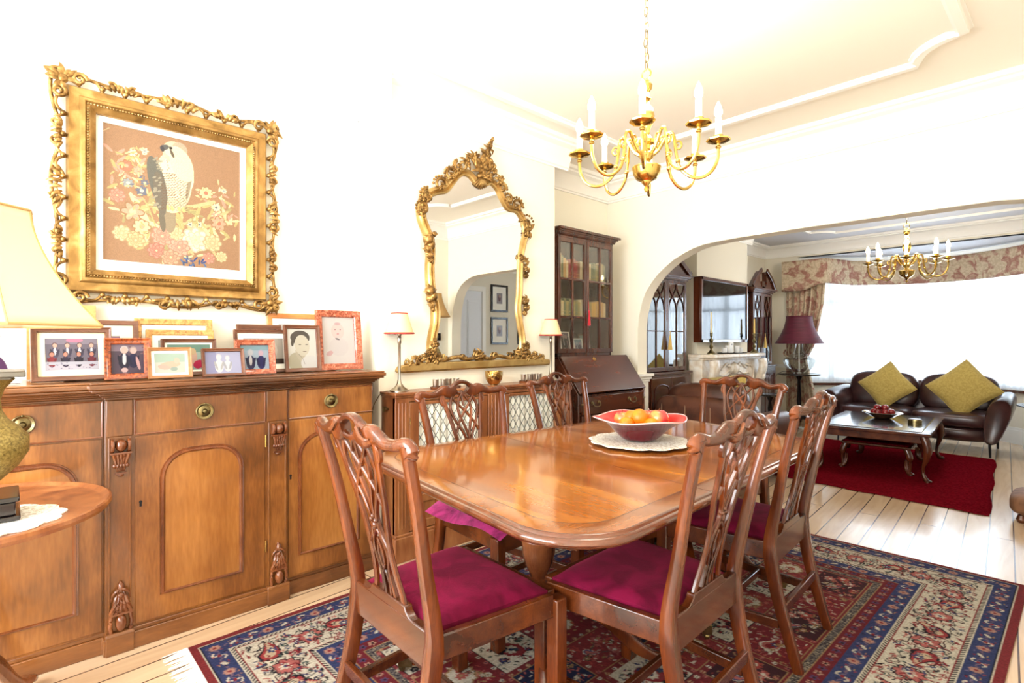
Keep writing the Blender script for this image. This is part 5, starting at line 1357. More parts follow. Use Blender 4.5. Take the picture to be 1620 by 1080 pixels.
for e in (.077, .396):
    def vine(x, y, a, k, e=e): cv.ell(x, y, .010, .004, a + (.7 if k % 2 else -.7), (128, 104, 128))
    along(e, .022, vine, .3); along(e, .066, guard)
def main(x, y, a, k):
    nx_, ny_ = -sin(a), cos(a)
    if k % 2 == 0:
        cv.boteh(x, y, .075, a + (.5 if k % 4 else 2.6), DK, (176, 64, 66), (214, 190, 160)); cv.flower(x, y, .022, 6, BLUE, IV)
    else:
        cv.flower(x, y, .050, 8, PNK, (90, 30, 40), DK); cv.flower(x, y, .026, 6, IV, BLUE)
    for j in range(44):
        t = rr.uniform(-.085, .085); o = rr.uniform(-.092, .092)
        px, py = x + cos(a) * t + nx_ * o, y + sin(a) * t + ny_ * o
        c_ = rr.choice([RED, BLUE, GRN, DK, PNK, (150, 60, 60)])
        if j % 3 == 0: cv.flower(px, py, rr.uniform(.008, .015), 5, c_, IV)
        else: cv.ell(px, py, rr.uniform(.010, .020), rr.uniform(.0028, .005), rr.uniform(0, 6.3), c_)
for o_ in (.185, .237, .289): along(o_, .046, lambda x, y, a, k: scurve(x, y, a + rr.uniform(-1, 1), .034, (66, 22, 34) if k % 2 else DK, .0045), .5)
along(.237, .148, main)
along(.461, .040, lambda x, y, a, k: cv.flower(x, y, .017, 5, (196, 150, 130) if k % 2 else (92, 70, 110), DK))
# compartments of the field
f0 = .522; fw_, fh_ = rw - 2 * f0, rh - 2 * f0
nx_, ny_ = 5, 8; cw, ch = fw_ / nx_, fh_ / ny_
FC = [IV, (34, 40, 74), (136, 42, 52), (52, 58, 62), (150, 56, 60), (70, 34, 44)]
for j in range(ny_):
    for i in range(nx_):
        x0, y0 = f0 + i * cw, f0 + j * ch; b = .016
        base = FC[(i * 2 + j * 3 + (i * j) % 2) % len(FC)]
        cv.rect(x0, x0 + cw, y0, y0 + ch, (132, 48, 54)); cv.rect(x0 + b - .003, x0 + cw - b + .003, y0 + b - .003, y0 + ch - b + .003, TAN if base != IV else DK); cv.rect(x0 + b, x0 + cw - b, y0 + b, y0 + ch - b, base)
        cx_, cy_ = x0 + cw / 2, y0 + ch / 2; lt = base != IV and True
        A_ = (IV, PNK, TAN, (188, 80, 74)) if base != IV else (RED, DK, BLUE, GRN)
        kind = (i + j * 2) % 4
        for q in range(80):
            px, py = rr.uniform(x0 + b + .01, x0 + cw - b - .01), rr.uniform(y0 + b + .01, y0 + ch - b - .01)
            cv.ell(px, py, rr.uniform(.006, .013), rr.uniform(.0022, .004), rr.uniform(0, 6.3), rr.choice(A_))
        if kind == 0: cv.boteh(cx_, cy_, .062, 1.1, IV if lt else DK, PNK, RED); cv.flower(cx_, cy_, .018, 6, BLUE, IV)
        elif kind == 1:
            cv.flower(cx_, cy_ + .02, .056, 10, A_[0], (160, 60, 60), A_[2]); cv.flower(cx_, cy_ + .02, .026, 7, (190, 96, 90), TAN)
            cv.line([(cx_, cy_ - .02), (cx_ + .01, cy_ - .07)], .005, GRN)
        elif kind == 2:
            for s in (-1, 1): cv.line([(cx_, cy_ - .08), (cx_ + s * .02, cy_ - .02), (cx_ + s * .045, cy_ + .03)], .004, GRN); cv.flower(cx_ + s * .045, cy_ + .035, .026, 6, A_[1], A_[0])
            cv.flower(cx_, cy_ + .075, .030, 7, A_[3], A_[0]); cv.boteh(cx_, cy_ - .05, .034, .4, A_[0], (60, 70, 120), PNK)
        else:
            cv.ell(cx_, cy_, .060, .040, .5, A_[0]); cv.ell(cx_, cy_, .048, .030, .5, (156, 60, 66)); cv.flower(cx_, cy_, .030, 8, IV, NAVY)
            for q in range(4): cv.flower(cx_ + .06 * cos(q * pi / 2 + .7), cy_ + .085 * sin(q * pi / 2 + .7), .017, 5, A_[1], A_[0])
        for q in range(9):
            px, py = rr.uniform(x0 + b + .014, x0 + cw - b - .014), rr.uniform(y0 + b + .014, y0 + ch - b - .014)
            cv.flower(px, py, rr.uniform(.010, .018), 6, rr.choice(A_), rr.choice((DK, IV, TAN)), DK)
            scurve(px, py, rr.uniform(0, 6), .018, rr.choice(A_), .003)
        for q in range(6): cv.flower(x0 + .004, y0 + (q + .5) * ch / 6, .011, 6, IV if q % 2 else (206, 168, 130), (60, 60, 100) if q % 2 else RED)
        for q in range(5): cv.flower(x0 + (q + .5) * cw / 5, y0 + .004, .011, 6, IV if q % 2 else PNK, NAVY)
nz = np.random.RandomState(1).rand(*cv.a.shape[:2])[..., None]; cv.a *= (.66 + .18 * nz)
rg = thing('persian_rug', 'large Persian rug with blue and ivory borders under the dining table', 'rug', ((RX0 + RX1) / 2, (RY0 + RY1) / 2, 0))
cv.mesh('woven_pile', rg, MT['rug'], lambda X, Y: (X + RX0, Y + RY0, np.full_like(X, .0115)))
obj('backing', MB().box(RX0, RX1, RY0, RY1, .0, .011), simple('rug_backing', C(120, 44, 48), .95), rg, smooth=0)
m = MB(); k = 0
x = RX0
while x < RX1 - .005:
    a = rr.uniform(-.012, .012); l = rr.uniform(.065, .085)
    m.tube([(x, RY0 + .002, .010), (x + a * .4, RY0 - l * .5, .007), (x + a, RY0 - l, .003)], [.0028, .0024, .0016], 4); x += .0075
fo = obj('fringe', m, MT['fringe'], rg); fo['kind'] = 'stuff'

# ------------------------------------------------------------------ writing bureau with bookcase
bu = thing('bureau_bookcase', 'dark mahogany writing bureau with a glazed bookcase on top in the alcove', 'bureau', (-2.84, 3.58, 0))
ya, yb = 3.10, 3.985; xw = -3.075; xf = -2.60
m = MB()
side = [(xw, .05), (xf, .05), (xf, .80), (-2.80, 1.075), (xw, 1.075)]
for a, b in ((ya, ya + .02), (yb - .02, yb)): m.prism(side, a, b, 'xz')
m.box(xw, xf - .02, ya + .02, yb - .02, .05, .79).box(xw, -2.80, ya + .02, yb - .02, .79, 1.06)
m.box(xw, -2.795, ya, yb, 1.06, 1.078)
obj('carcass', m, MT['dark'], bu, bevel=.003)
obj('bracket_base', MB().box(xw, xf + .012, ya - .008, yb + .008, .055, .09).box(xf - .06, xf + .012, ya - .008, ya + .14, 0, .055).box(xf - .06, xf + .012, yb - .14, yb + .008, 0, .055).box(xw, xw + .06, ya, ya + .06, 0, .055).box(xw, xw + .06, yb - .06, yb, 0, .055), MT['dark'], bu, bevel=.003)
def bail(y, z, x, par, w=.042, plane=None):
    h = MB()
    h.tube(cr([(x + .012, y - w, z), (x + .020, y - w * .95, z - .018), (x + .022, y - w * .45, z - .030), (x + .022, y + w * .45, z - .030), (x + .020, y + w * .95, z - .018), (x + .012, y + w, z)], 4), .0032, 7, ref=(1, 0, 0))
    for s in (-1, 1): h.lathe([(0, 0), (.013, 0), (.012, .004), (.005, .006), (.005, .014), (.007, .016), (0, .017)], (x, y + s * w, z), 14, 'x')
    obj('bail_handle', h, MT['brassdark'], par)
zs = [.095, .29, .475, .64, .785]
for k in range(4):
    d_ = obj('drawer', MB().box(xf - .01, xf + .006, ya + .045, yb - .045, zs[k] + .004, zs[k + 1] - .006), MT['darkh'], bu, bevel=.003)
    for y in (ya + .20, yb - .20): bail(y, (zs[k] + zs[k + 1]) / 2 + .018, xf + .006, d_)
for y0 in (ya + .020, yb - .042):
    lp = obj('loper', MB().box(xf - .01, xf + .004, y0, y0 + .022, .665, .785), MT['dark'], bu, bevel=.002)
    obj('knob', MB().lathe([(0, 0), (.004, 0), (.004, .008), (.009, .012), (.007, .018), (0, .02)], (xf + .004, y0 + .011, .725), 12, 'x'), MT['brassdark'], lp)
# sloping fall
sl = Vector((-.20, 0, .275)).normalized(); nr = Vector((.275, 0, .20)).normalized()
m = MB(); p0 = Vector((xf + .004, 0, .800)); p1 = Vector((-2.797, 0, 1.076))
q = [p0, p1, p1 + nr * .016, p0 + nr * .016]
m.prism([(a.x, a.z) for a in q], ya + .006, yb - .006, 'xz')
fl = obj('sloping_fall', m, MT['darkh'], bu, bevel=.004)
pc_ = p0 + (p1 - p0) * .90 + nr * .016
m = MB(); m.lathe([(0, 0), (.018, 0), (.016, .003), (0, .004)], (0, 0, 0), 16); m.xf(Matrix.Translation((pc_.x, 3.50, pc_.z)) @ nr.to_track_quat('Z', 'Y').to_matrix().to_4x4())
obj('escutcheon', m, MT['brass'], fl)
# glazed upper case
xc = -2.80; y0, y1 = 3.13, 3.785; z0, z1 = 1.078, 2.02
y1 = 3.80; y0 = 3.06 if False else 3.10
m = MB()
m.box(xw, xw + .012, y0, y1, z0, z1).box(xw, xc - .02, y0, y0 + .018, z0, z1).box(xw, xc - .02, y1 - .018, y1, z0, z1).box(xw, xc - .02, y0, y1, z0, z0 + .03).box(xw, xc - .02, y0, y1, z1 - .02, z1)
obj('upper_case', m, MT['dark'], bu, bevel=.002)
for z in (1.395, 1.70): obj('shelf', MB().box(xw + .012, xc - .03, y0 + .018, y1 - .018, z - .016, z), MT['dark'], bu)
m = MB()
for o_, za, zb in ((.0, 2.02, 2.035), (.012, 2.035, 2.05), (.022, 2.05, 2.06), (.034, 2.06, 2.072), (.050, 2.072, 2.09)):
    m.box(xw, xc + o_, y0 - o_ * .5, y1 + o_, za, zb)
k = y0
while k < y1 + .01: m.box(xc + .012, xc + .020, k, k + .007, 2.037, 2.048); k += .014
obj('dentil_cornice', m, MT['dark'], bu)
yc_ = (y0 + y1) / 2
for (a, b, nm) in ((y0, yc_, 0), (yc_, y1, 1)):
    m = MB(); st = .030
    m.box(xc - .02, xc, a + .002, a + st, z0 + .03, z1).box(xc - .02, xc, b - st, b - .002, z0 + .03, z1).box(xc - .02, xc, a + st, b - st, z0 + .03, z0 + .065).box(xc - .02, xc, a + st, b - st, z1 - .035, z1)
    mid = (a + b) / 2; m.box(xc - .012, xc + .002, mid - .007, mid + .007, z0 + .06, z1 - .03)
    for z in (1.395, 1.695): m.box(xc - .012, xc + .002, a + st, b - st, z - .008, z + .008)
    d_ = obj('glazed_door', m, MT['dark'], bu, bevel=.002)
    obj('glass', MB().box(xc - .012, xc - .010, a + st, b - st, z0 + .065, z1 - .035), MT['caseglass'], d_, smooth=0)
ts = thing('key_tassel', 'red silk tassel hanging from the key of the bureau bookcase', 'tassel', (xc + .012, yc_ + .012, 1.40))
obj('cord', MB().tube([(xc + .006, yc_ + .010, 1.53), (xc + .010, yc_ + .011, 1.45)], .002, 6), MT['redsilk'], ts)
obj('silk_tassel', MB().lathe([(0, 1.455), (.008, 1.452), (.010, 1.44), (.007, 1.432), (.009, 1.41), (.014, 1.33), (0, 1.328)], (xc + .014, yc_ + .012, 0), 14), MT['redsilk'], ts)
BK = [simple('book_%s' % n, C(*c), .6) for n, c in (('red', (160, 50, 48)), ('tan', (206, 166, 110)), ('green', (120, 130, 96)), ('cream', (232, 216, 176)), ('navy', (50, 56, 74)), ('brown', (140, 100, 70)), ('gold', (222, 178, 90)), ('olive', (168, 156, 104)))]
GL = simple('gilt_lettering', C(214, 180, 100), .4, .6); PG = simple('page_block', C(232, 222, 196), .9)
def book(y, z, wd, h, d_, ci, label, grp, x):
    t = thing('book', label, 'book', (x, y + wd / 2, z), 0, grp)
    obj('cover', MB().box(-d_, 0, -wd / 2, wd / 2, 0, h), BK[ci], t, W=False, bevel=.003)
    g = MB()
    for q in (.12, .3, .8, .9): g.box(.0001, .0012, -wd / 2 + .002, wd / 2 - .002, h * q, h * q + .003)
    obj('gilt_bands', g, GL, t, W=False, smooth=0)
    obj('pages', MB().box(-d_ + .003, -.005, -wd / 2 + .003, wd / 2 - .003, h - .002, h + .001), PG, t, W=False, smooth=0)
nm = ['dark red', 'tan', 'green', 'cream', 'navy', 'brown', 'golden', 'olive']
R3 = random.Random(9)
ordn = ['first', 'second', 'third', 'fourth', 'fifth', 'sixth', 'seventh', 'eighth', 'ninth', 'tenth', 'eleventh', 'twelfth', 'thirteenth', 'fourteenth', 'fifteenth', 'sixteenth', 'seventeenth', 'eighteenth', 'nineteenth', 'twentieth', 'twenty-first', 'twenty-second', 'twenty-third', 'twenty-fourth', 'twenty-fifth', 'twenty-sixth', 'twenty-seventh', 'twenty-eighth']
for z, hs, seqs, rown in ((1.7005, (.16, .205), [1, 3, 2, 1, 3, 0, 0, 0, 0, 5, 3, 7, 2, 7, 3, 2, 2, 7, 2, 3, 7, 2], 'top'), (1.3955, (.125, .150), [3, 7, 3, 2, 7, 2, 3, 7, 2, 7, 3, 2, 6, 6, 7, 6, 6, 1, 6, 6, 1, 3, 3, 6, 3], 'middle')):
    y = y0 + .022; i = 0
    while y < y1 - .055 and i < len(seqs):
        wd = R3.uniform(.024, .032); h = R3.uniform(*hs)
        if rown == 'top' and i > 3: h = R3.uniform(.145, .17)
        book(y, z, wd, h, .11, seqs[i], '%s book spine, %s from the left on the %s shelf of the bureau bookcase' % (nm[seqs[i]], ordn[i], rown), 'books on the %s shelf of the bureau bookcase' % rown, -2.835)
        y += wd + .0008; i += 1
for (yy, w, h, x, p, lb) in ((3.21, .15, .19, -2.93, p_two, 'larger white-framed photograph of two people at the left inside the bureau bookcase'), (3.37, .12, .17, -2.96, p_couple, 'photo frame with a couple standing at the back of the bureau bookcase'), (3.44, .11, .115, -2.88, p_two, 'small white photo frame in the middle inside the bureau bookcase'), (3.60, .14, .15, -2.94, p_pale, 'brown photo frame leaning at the right inside the bureau bookcase')):
    photo_frame(lb, yy, w, h, x, .009, MT['white'] if 'brown' not in lb else MT['fwal'], MT['matw'], p, 9, 0, 1.109, 0, False, 'photographs in the bureau bookcase', .01)

# ------------------------------------------------------------------ brass chandeliers
def chandelier(name_label, loc, ph, top, k=1.0, watts=20):
    t = thing('chandelier', name_label, 'chandelier', loc)
    def P(n, mb, m, par=t, **kw):
        mb.v = [(x * k, y * k, z * k) for x, y, z in mb.v]
        return obj(n, mb, m, par, W=False, **kw)
    pr_ = [(0, 0), (.006, .002), (.010, .012), (.006, .022), (.012, .03), (.018, .036), (.020, .042), (.040, .052), (.052, .072), (.056, .092), (.058, .096), (.056, .100), (.036, .106), (.020, .112), (.016, .122), (.026, .135), (.030, .150), (.022, .162), (.014, .170), (.016, .185), (.030, .192), (.032, .205), (.018, .215), (.012, .225), (.014, .245), (.026, .27), (.032, .30), (.026, .33), (.014, .345), (.010, .36), (.020, .368), (.012, .378), (.010, .395), (.022, .41), (.024, .425), (.014, .44), (.006, .448), (0, .45)]
    P('brass_column', MB().lathe(pr_, (0, 0, 0), 28), MT['brass'])
    P('suspension_ring', MB().torus((0, 0, .468), .020, .0035, 'y', 20, 7), MT['brass'])
    for i in range(8):
        a = rad(ph + 45 * i)
        M_ = Matrix.Rotation(a, 4, 'Z')
        q = cr([(.018, .145), (.045, .160), (.072, .205), (.085, .225), (.100, .222), (.108, .195), (.112, .150), (.128, .085), (.165, .048), (.205, .040), (.243, .060), (.265, .105), (.268, .165)], 5)
        m = MB().tube([(r_, 0, z) for r_, z in q], .0062, 8, ref=(0, 1, 0))
        s1 = cr([(.108, .185), (.125, .190), (.134, .175), (.125, .158), (.112, .165), (.118, .178)], 4); m.tube([(r_, 0, z) for r_, z in s1], .004, 6, ref=(0, 1, 0))
        s2 = cr([(.060, .185), (.050, .20), (.060, .215), (.072, .21), (.068, .198)], 4); m.tube([(r_, 0, z) for r_, z in s2], .004, 6, ref=(0, 1, 0))
        m.ell((.268, 0, .150), (.011, .011, .008), 10, 6); m.ell((.120, 0, .112), (.010, .010, .010), 8, 6)
        m.xf(M_); arm = P('arm', m, MT['brass'])
        dp = MB().lathe([(0, .164), (.012, .164), (.018, .166), (.028, .168), (.044, .174), (.046, .179), (.040, .178), (.018, .172), (.014, .186), (.018, .190), (.018, .196), (0, .196)], (.268, 0, 0), 8); dp.xf(M_); P('drip_pan', dp, MT['brass'], arm, smooth=30)
        cd = MB().lathe([(0, .190), (.0115, .190), (.0115, .262), (0, .264)], (.268, 0, 0), 16); cd.xf(M_); P('candle_tube', cd, MT['candle'], arm)
        bl = MB().lathe([(0, .262), (.008, .264), (.0145, .278), (.015, .290), (.010, .308), (.004, .322), (0, .328)], (.268, 0, 0), 14); bl.xf(M_); P('candle_bulb', bl, MT['bulb'], arm)
    m = MB(); z = .486 * k; i = 0; zt_ = top - loc[2]
    # links hang in a slightly crooked line
    ln = .034
    while z < zt_ - .02:
        o_ = .006 * sin(i * 1.7)
        pts = []
        for j in range(16):
            a = 2 * pi * j / 16; w = .0085 * cos(a); h = ln * .60 * sin(a)
            pts.append((w if i % 2 else 0, 0 if i % 2 else w, z + ln * .5 + h))
        m.tube([(x + o_ * .5, y, zz) for x, y, zz in pts], .0020, 5, closed=True, ref=(0, 1, 0) if i % 2 else (1, 0, 0)); z += ln * .93; i += 1
    obj('chain', m, MT['brassdark'], t, W=False)
    obj('ceiling_hook', MB().lathe([(0, zt_), (.04, zt_), (.036, zt_ - .012), (.01, zt_ - .02), (0, zt_ - .02)], (0, 0, 0), 20), MT['brass'], t, W=False)
    pl = bpy.data.lights.new('candle_glow', 'POINT'); pl.energy = watts; pl.shadow_soft_size = .22; pl.color = (1.0, .93, .82)
    po_ = bpy.data.objects.new('candle_glow', pl); COL.objects.link(po_); po_.location = (loc[0], loc[1], loc[2] + .42 * k)
    return t
# phase is measured from the camera axis; +x world axis lies 137 degrees clockwise of the view axis
chandelier('polished brass eight-arm chandelier with lit candle bulbs over the dining table', (-1.235, 1.905, 1.812), 137 - 17, H1, 1.03)
chandelier('polished brass eight-arm chandelier with lit candle bulbs in the far sitting room', (-1.19, 6.30, 1.765), 10, H2, 1.16, 30)
# ------------------------------------------------------------------ far sitting room
# glazed bookcases either side of the fireplace
def tall_case(label, y0, y1, xf, kind):
    xw = -3.195
    t = thing('glazed_bookcase', label, 'cabinet', ((xw + xf) / 2, (y0 + y1) / 2, 0))
    m = MB().box(xw, xf + .05, y0 - .02, y1 + .02, 0, .08).box(xw, xf + .04, y0 - .01, y1 + .01, .08, .88).box(xw, xf + .055, y0 - .025, y1 + .025, .88, .905)
    obj('base_cupboard', m, MT['dark'], t, bevel=.004)
    yc = (y0 + y1) / 2
    for a, b in ((y0 + .02, yc - .004), (yc + .004, y1 - .02)):
        d_ = obj('cupboard_door', MB().box(xf + .04, xf + .052, a, b, .11, .85), MT['darkh'], t, bevel=.002)
        r_ = []; p0, p1 = a + .05, b - .05
        for (y, z) in ((p0, .18), (p1, .18), (p1, .74)): r_.append((y, z))
        r_ += [(p1 - .03, .77), ((p0 + p1) / 2, .79), (p0 + .03, .77), (p0, .74)]
        obj('door_moulding', MB().sweep([(xf + .052, y, z) for y, z in r_], rrect(.012, .012, .3), (1, 0, 0), closed=True), MT['dark'], d_)
    m = MB().box(xw, xw + .012, y0, y1, .905, 1.815).box(xw, xf - .02, y0, y0 + .02, .905, 1.815).box(xw, xf - .02, y1 - .02, y1, .905, 1.815).box(xw, xf - .02, y0, y1, 1.795, 1.815)
    obj('upper_case', m, MT['dark'], t)
    for z in (1.2, 1.5): obj('shelf', MB().box(xw + .012, xf - .04, y0 + .02, y1 - .02, z, z + .015), MT['dark'], t)
    m = MB()
    for o_, a, b in ((.01, 1.815, 1.835), (.03, 1.835, 1.85), (.05, 1.85, 1.87)): m.box(xw, xf + o_, y0 - o_, y1 + o_, a, b)
    obj('cornice', m, MT['dark'], t)
    m = MB()
    if True:
        for s in (-1, 1):
            yy = lambda d_: yc + s * d_
            hw = (y1 - y0) / 2 + .04
            m.prism([(yy(hw), 1.87), (yy(.0), 1.87), (yy(.0), 1.90), (yy(.06), 1.89), (yy(.095), 1.93), (yy(.085), 2.09), (yy(.12), 2.07), (yy(hw), 1.885)], xf - .05, xf + .01, 'yz')
            m.sweep([(xf + .02, yy(hw + .01), 1.885), (xf + .02, yy(.24), 2.00), (xf + .02, yy(.08), 2.105)], rrect(.05, .022, .2), (1, 0, 0))
        m.box(xf - .03, xf + .01, yc - .04, yc + .04, 1.87, 1.965)
    obj('pediment', m, MT['darkh'], t)
    for a, b in ((y0 + .004, yc - .002), (yc + .002, y1 - .004)):
        st = .035; m = MB()
        m.box(xf - .02, xf, a, a + st, .91, 1.81).box(xf - .02, xf, b - st, b, .91, 1.81).box(xf - .02, xf, a + st, b - st, .91, .95).box(xf - .02, xf, a + st, b - st, 1.775, 1.81)
        d_ = obj('glazed_door', m, MT['dark'], t, bevel=.002)
        g0, g1 = a + st, b - st; mid = (g0 + g1) / 2; X = xf - .004
        m = MB(); m.tube([(X, mid, .95), (X, mid, 1.51)], .006, 6)
        m.tube([(X, g0, 1.30), (X, g1, 1.30)], .006, 6)
        w = (g1 - g0)
        for (c0, c1) in ((g0, mid), (mid, g1)):
            cm = (c0 + c1) / 2
            m.tube([(X, y, z) for y, z in cr([(c0, 1.51), (c0 + w * .06, 1.58), (cm, 1.65), (c1 - w * .06, 1.72), (c1, 1.78)], 4)], .005, 6, ref=(1, 0, 0))
            m.tube([(X, y, z) for y, z in cr([(c1, 1.51), (c1 - w * .06, 1.58), (cm, 1.65), (c0 + w * .06, 1.72), (c0, 1.78)], 4)], .005, 6, ref=(1, 0, 0))
        obj('glazing_bars', m, MT['dark'], d_)
        obj('glass', MB().box(xf - .012, xf - .010, g0, g1, .95, 1.775), MT['caseglassm'], d_, smooth=0)
    ts = thing('key_tassel', 'gold tassel hanging from the key of the %s glazed bookcase' % ('nearer' if kind == 'nearer' else 'farther'), 'tassel', (xf + .012, yc, 1.25))
    obj('silk_tassel', MB().lathe([(0, 1.30), (.004, 1.30), (.004, 1.26), (.010, 1.25), (.009, 1.235), (.012, 1.22), (.024, 1.12), (0, 1.118)], (xf + .026, yc + .01, 0), 12), MT['goldsilk'], ts)
    return t
MT['caseglassm'] = thin_glass('reflective_case_glass', (.55, .58, .58, 1), .32)
tall_case('dark mahogany glazed bookcase with gothic bars and broken pediment, nearer the arch', 4.34, 5.09, -2.82, 'nearer')
tall_case('dark mahogany glazed bookcase with broken pediment beyond the fireplace', 6.70, 7.28, -2.82, 'broken')

# fireplace
fp = thing('fireplace', 'cream carved marble fireplace with black arched iron insert', 'fireplace', (-2.74, 5.90, 0))
obj('mantel_shelf', MB().prism([(-2.85, 5.16), (-2.85, 6.65), (-2.70, 6.65), (-2.66, 6.60), (-2.60, 6.52), (-2.58, 6.2), (-2.57, 5.9), (-2.58, 5.6), (-2.60, 5.28), (-2.66, 5.22), (-2.70, 5.16)], 1.03, 1.065, 'xy').prism([(-2.85, 5.17), (-2.85, 6.64), (-2.72, 6.64), (-2.64, 6.5), (-2.61, 5.9), (-2.64, 5.3), (-2.72, 5.17)], 1.005, 1.03, 'xy'), MT['marble'], fp, bevel=.006)
# frieze with the serpentine opening
pts = [(5.18, 0), (5.18, 1.005), (6.62, 1.005), (6.62, 0), (6.36, 0), (6.36, .66)] + cr([(6.36, .66), (6.33, .76), (6.22, .80), (6.10, .79), (5.99, .84), (5.90, .80), (5.81, .84), (5.70, .79), (5.58, .80), (5.47, .76), (5.44, .66)], 4)[1:] + [(5.44, 0)]
obj('marble_surround', MB().prism(pts, -2.848, -2.70, 'yz'), MT['marble'], fp, bevel=.006)
m = MB()
for y in (5.30, 6.50):
    m.sweep(cr([(-2.68, y, .02), (-2.70, y, .30), (-2.69, y, .55), (-2.66, y, .75), (-2.62, y, .90), (-2.63, y, 1.0)], 4), rrect(.13, .07, .35), (1, 0, 0))
    for z in (.95, .87, .79): m.ell((-2.61 - .02 * (.95 - z) * 5, y, z), (.03, .05, .045), 12, 8)
for k in range(-3, 4): m.ell((-2.69, 5.90 + k * .03, .93 - .012 * abs(k)), (.02, .026, .045), 10, 6)
m.ell((-2.685, 5.90, .90), (.03, .06, .07), 12, 8)
for s in (-1, 1):
    m.tube([(-2.695, y, z) for y, z in cr([(5.9 + s * .06, .90), (5.9 + s * .16, .96), (5.9 + s * .30, .90), (5.9 + s * .42, .93), (5.9 + s * .50, .86), (5.9 + s * .48, .70)], 5)], .012, 8, ref=(1, 0, 0))
    m.tube([(-2.698, y, z) for y, z in cr([(5.9 + s * .05, .85), (5.9 + s * .12, .875), (5.9 + s * .26, .83), (5.9 + s * .38, .84), (5.9 + s * .45, .77)], 5)], .009, 8, ref=(1, 0, 0))
    leaf(m, -2.69, 5.9 + s * .08, .93, .10, .012, 0 if s > 0 else pi); leaf(m, -2.69, 5.9 + s * .30, .94, .09, .012, -.3 if s > 0 else pi + .3)
obj('carved_decoration', m, MT['marble'], fp, smooth=60)
m = MB(); pa = [(5.46, 0), (5.46, .82), (6.34, .82), (6.34, 0), (6.20, 0), (6.20, .40)] + [(5.90 + .30 * cos(rad(a)), .40 + .30 * sin(rad(a))) for a in range(10, 171, 16)] + [(5.60, .40), (5.60, 0)]
m.prism(pa, -2.80, -2.77, 'yz')
for r_ in (.30, .335): m.tube([(-2.765, 5.60 if r_ == .3 else 5.565, 0)] + [(-2.765, 5.90 - r_ * cos(rad(a)), .40 + r_ * sin(rad(a))) for a in range(0, 181, 12)] + [(-2.765, 6.20 if r_ == .3 else 6.235, 0)], .012, 8, ref=(1, 0, 0))
obj('iron_insert', m, simple('blue_black_iron', C(54, 60, 84), .3, .6), fp)
obj('fire_back', MB().box(-2.845, -2.83, 5.5, 6.3, 0, .8), MT['blackm'], fp, smooth=0)
m = MB()
for k in range(7): m.tube([(-2.76, 5.68 + k * .073, .05), (-2.75, 5.68 + k * .073, .20)], .007, 6)
m.tube([(-2.75, 5.64, .20), (-2.75, 6.16, .20)], .010, 6); m.tube([(-2.76, 5.64, .05), (-2.76, 6.16, .05)], .010, 6)
obj('grate', m, MT['blackm'], fp)
obj('hearth', MB().box(-2.845, -2.56, 5.40, 6.30, 0, .025), MT['marble'], fp, bevel=.004)

tv = thing('television', 'wall television in a dark wooden surround above the fireplace', 'television', (-2.80, 5.84, 1.53))
y0, y1, z0, z1 = 5.28, 6.41, 1.19, 1.885
obj('surround', MB().box(-2.85, -2.77, y0, y1, z0, z1), MT['dark'], tv, bevel=.004)
m = MB(); n_ = .035
for a, b, c_, d_ in ((y0, y1, z0, z0 + n_), (y0, y1, z1 - n_, z1), (y0, y0 + n_, z0, z1), (y1 - n_, y1, z0, z1)): m.box(-2.77, -2.755, a, b, c_, d_)
obj('frame_moulding', m, MT['darkh'], tv, bevel=.004)
obj('screen', MB().box(-2.77, -2.766, y0 + n_, y1 - n_, z0 + n_, z1 - n_), MT['screen'], tv, smooth=0)
def candlestick(y, lab, wax, h, x=-2.69):
    t = thing('candlestick', lab, 'candlestick', (x, y, 1.0655))
    obj('brass_stick', MB().lathe([(0, 0), (.045, 0), (.045, .008), (.035, .02), (.016, .04), (.010, .055), (.018, .07), (.020, .085), (.010, .10), (.008, .115), (.020, .135), (.022, .15), (.010, .165), (.008, .18), (.016, .195), (.012, .215), (.018, .222), (.018, .23), (0, .23)], (0, 0, 0), 20), MT['brassdark'], t, W=False)
    obj('candle', MB().lathe([(0, .225), (.011, .225), (.008, .225 + h), (0, .23 + h)], (0, 0, 0), 12), wax, t, W=False)
candlestick(5.36, 'brass candlestick with an ivory candle at the near end of the mantel', MT['waxw'], .215)
candlestick(6.42, 'brass candlestick with a yellow beeswax candle at the far end of the mantel', MT['wax'], .175)
tr = thing('tray', 'black tray with small white vases on the mantel', 'tray', (-2.70, 5.88, 1.0655))
obj('tray_base', MB().lathe([(0, .004), (.30, .004), (.315, .014), (.325, .014), (.31, 0), (0, 0)], (0, 0, 0), 40, sx=.30, sy=1.0), MT['black'], tr, W=False)
for k, (yy, h, r_) in enumerate(((5.68, .06, .028), (5.76, .085, .03), (5.98, .08, .03), (6.07, .06, .028))):
    v = thing('white_vase', ('white pot at the near end of the mantel tray', 'taller white pot left of the card on the mantel tray', 'white pot right of the card on the mantel tray', 'white pot at the far end of the mantel tray')[k], 'pot', (-2.70, yy, 1.071), 0, 'small white pots on the mantel tray')
    obj('pot_body', MB().lathe([(0, 0), (r_ * .7, 0), (r_, h * .4), (r_ * .9, h * .8), (r_ * .95, h), (r_ * .8, h), (r_ * .75, h * .5), (0, h * .3)], (0, 0, 0), 18), MT['plastic'], v, W=False)
cdd = thing('card_stand', 'white card standing upright in the middle of the mantel tray', 'card', (-2.715, 5.87, 1.071))
obj('card', MB().box(-.008, .008, -.045, .045, 0, .125), MT['white'], cdd, W=False, bevel=.001)
obj('printed_mark', MB().box(.008, .0086, -.018, .018, .088, .106), MT['greyedge'], cdd, W=False, smooth=0)

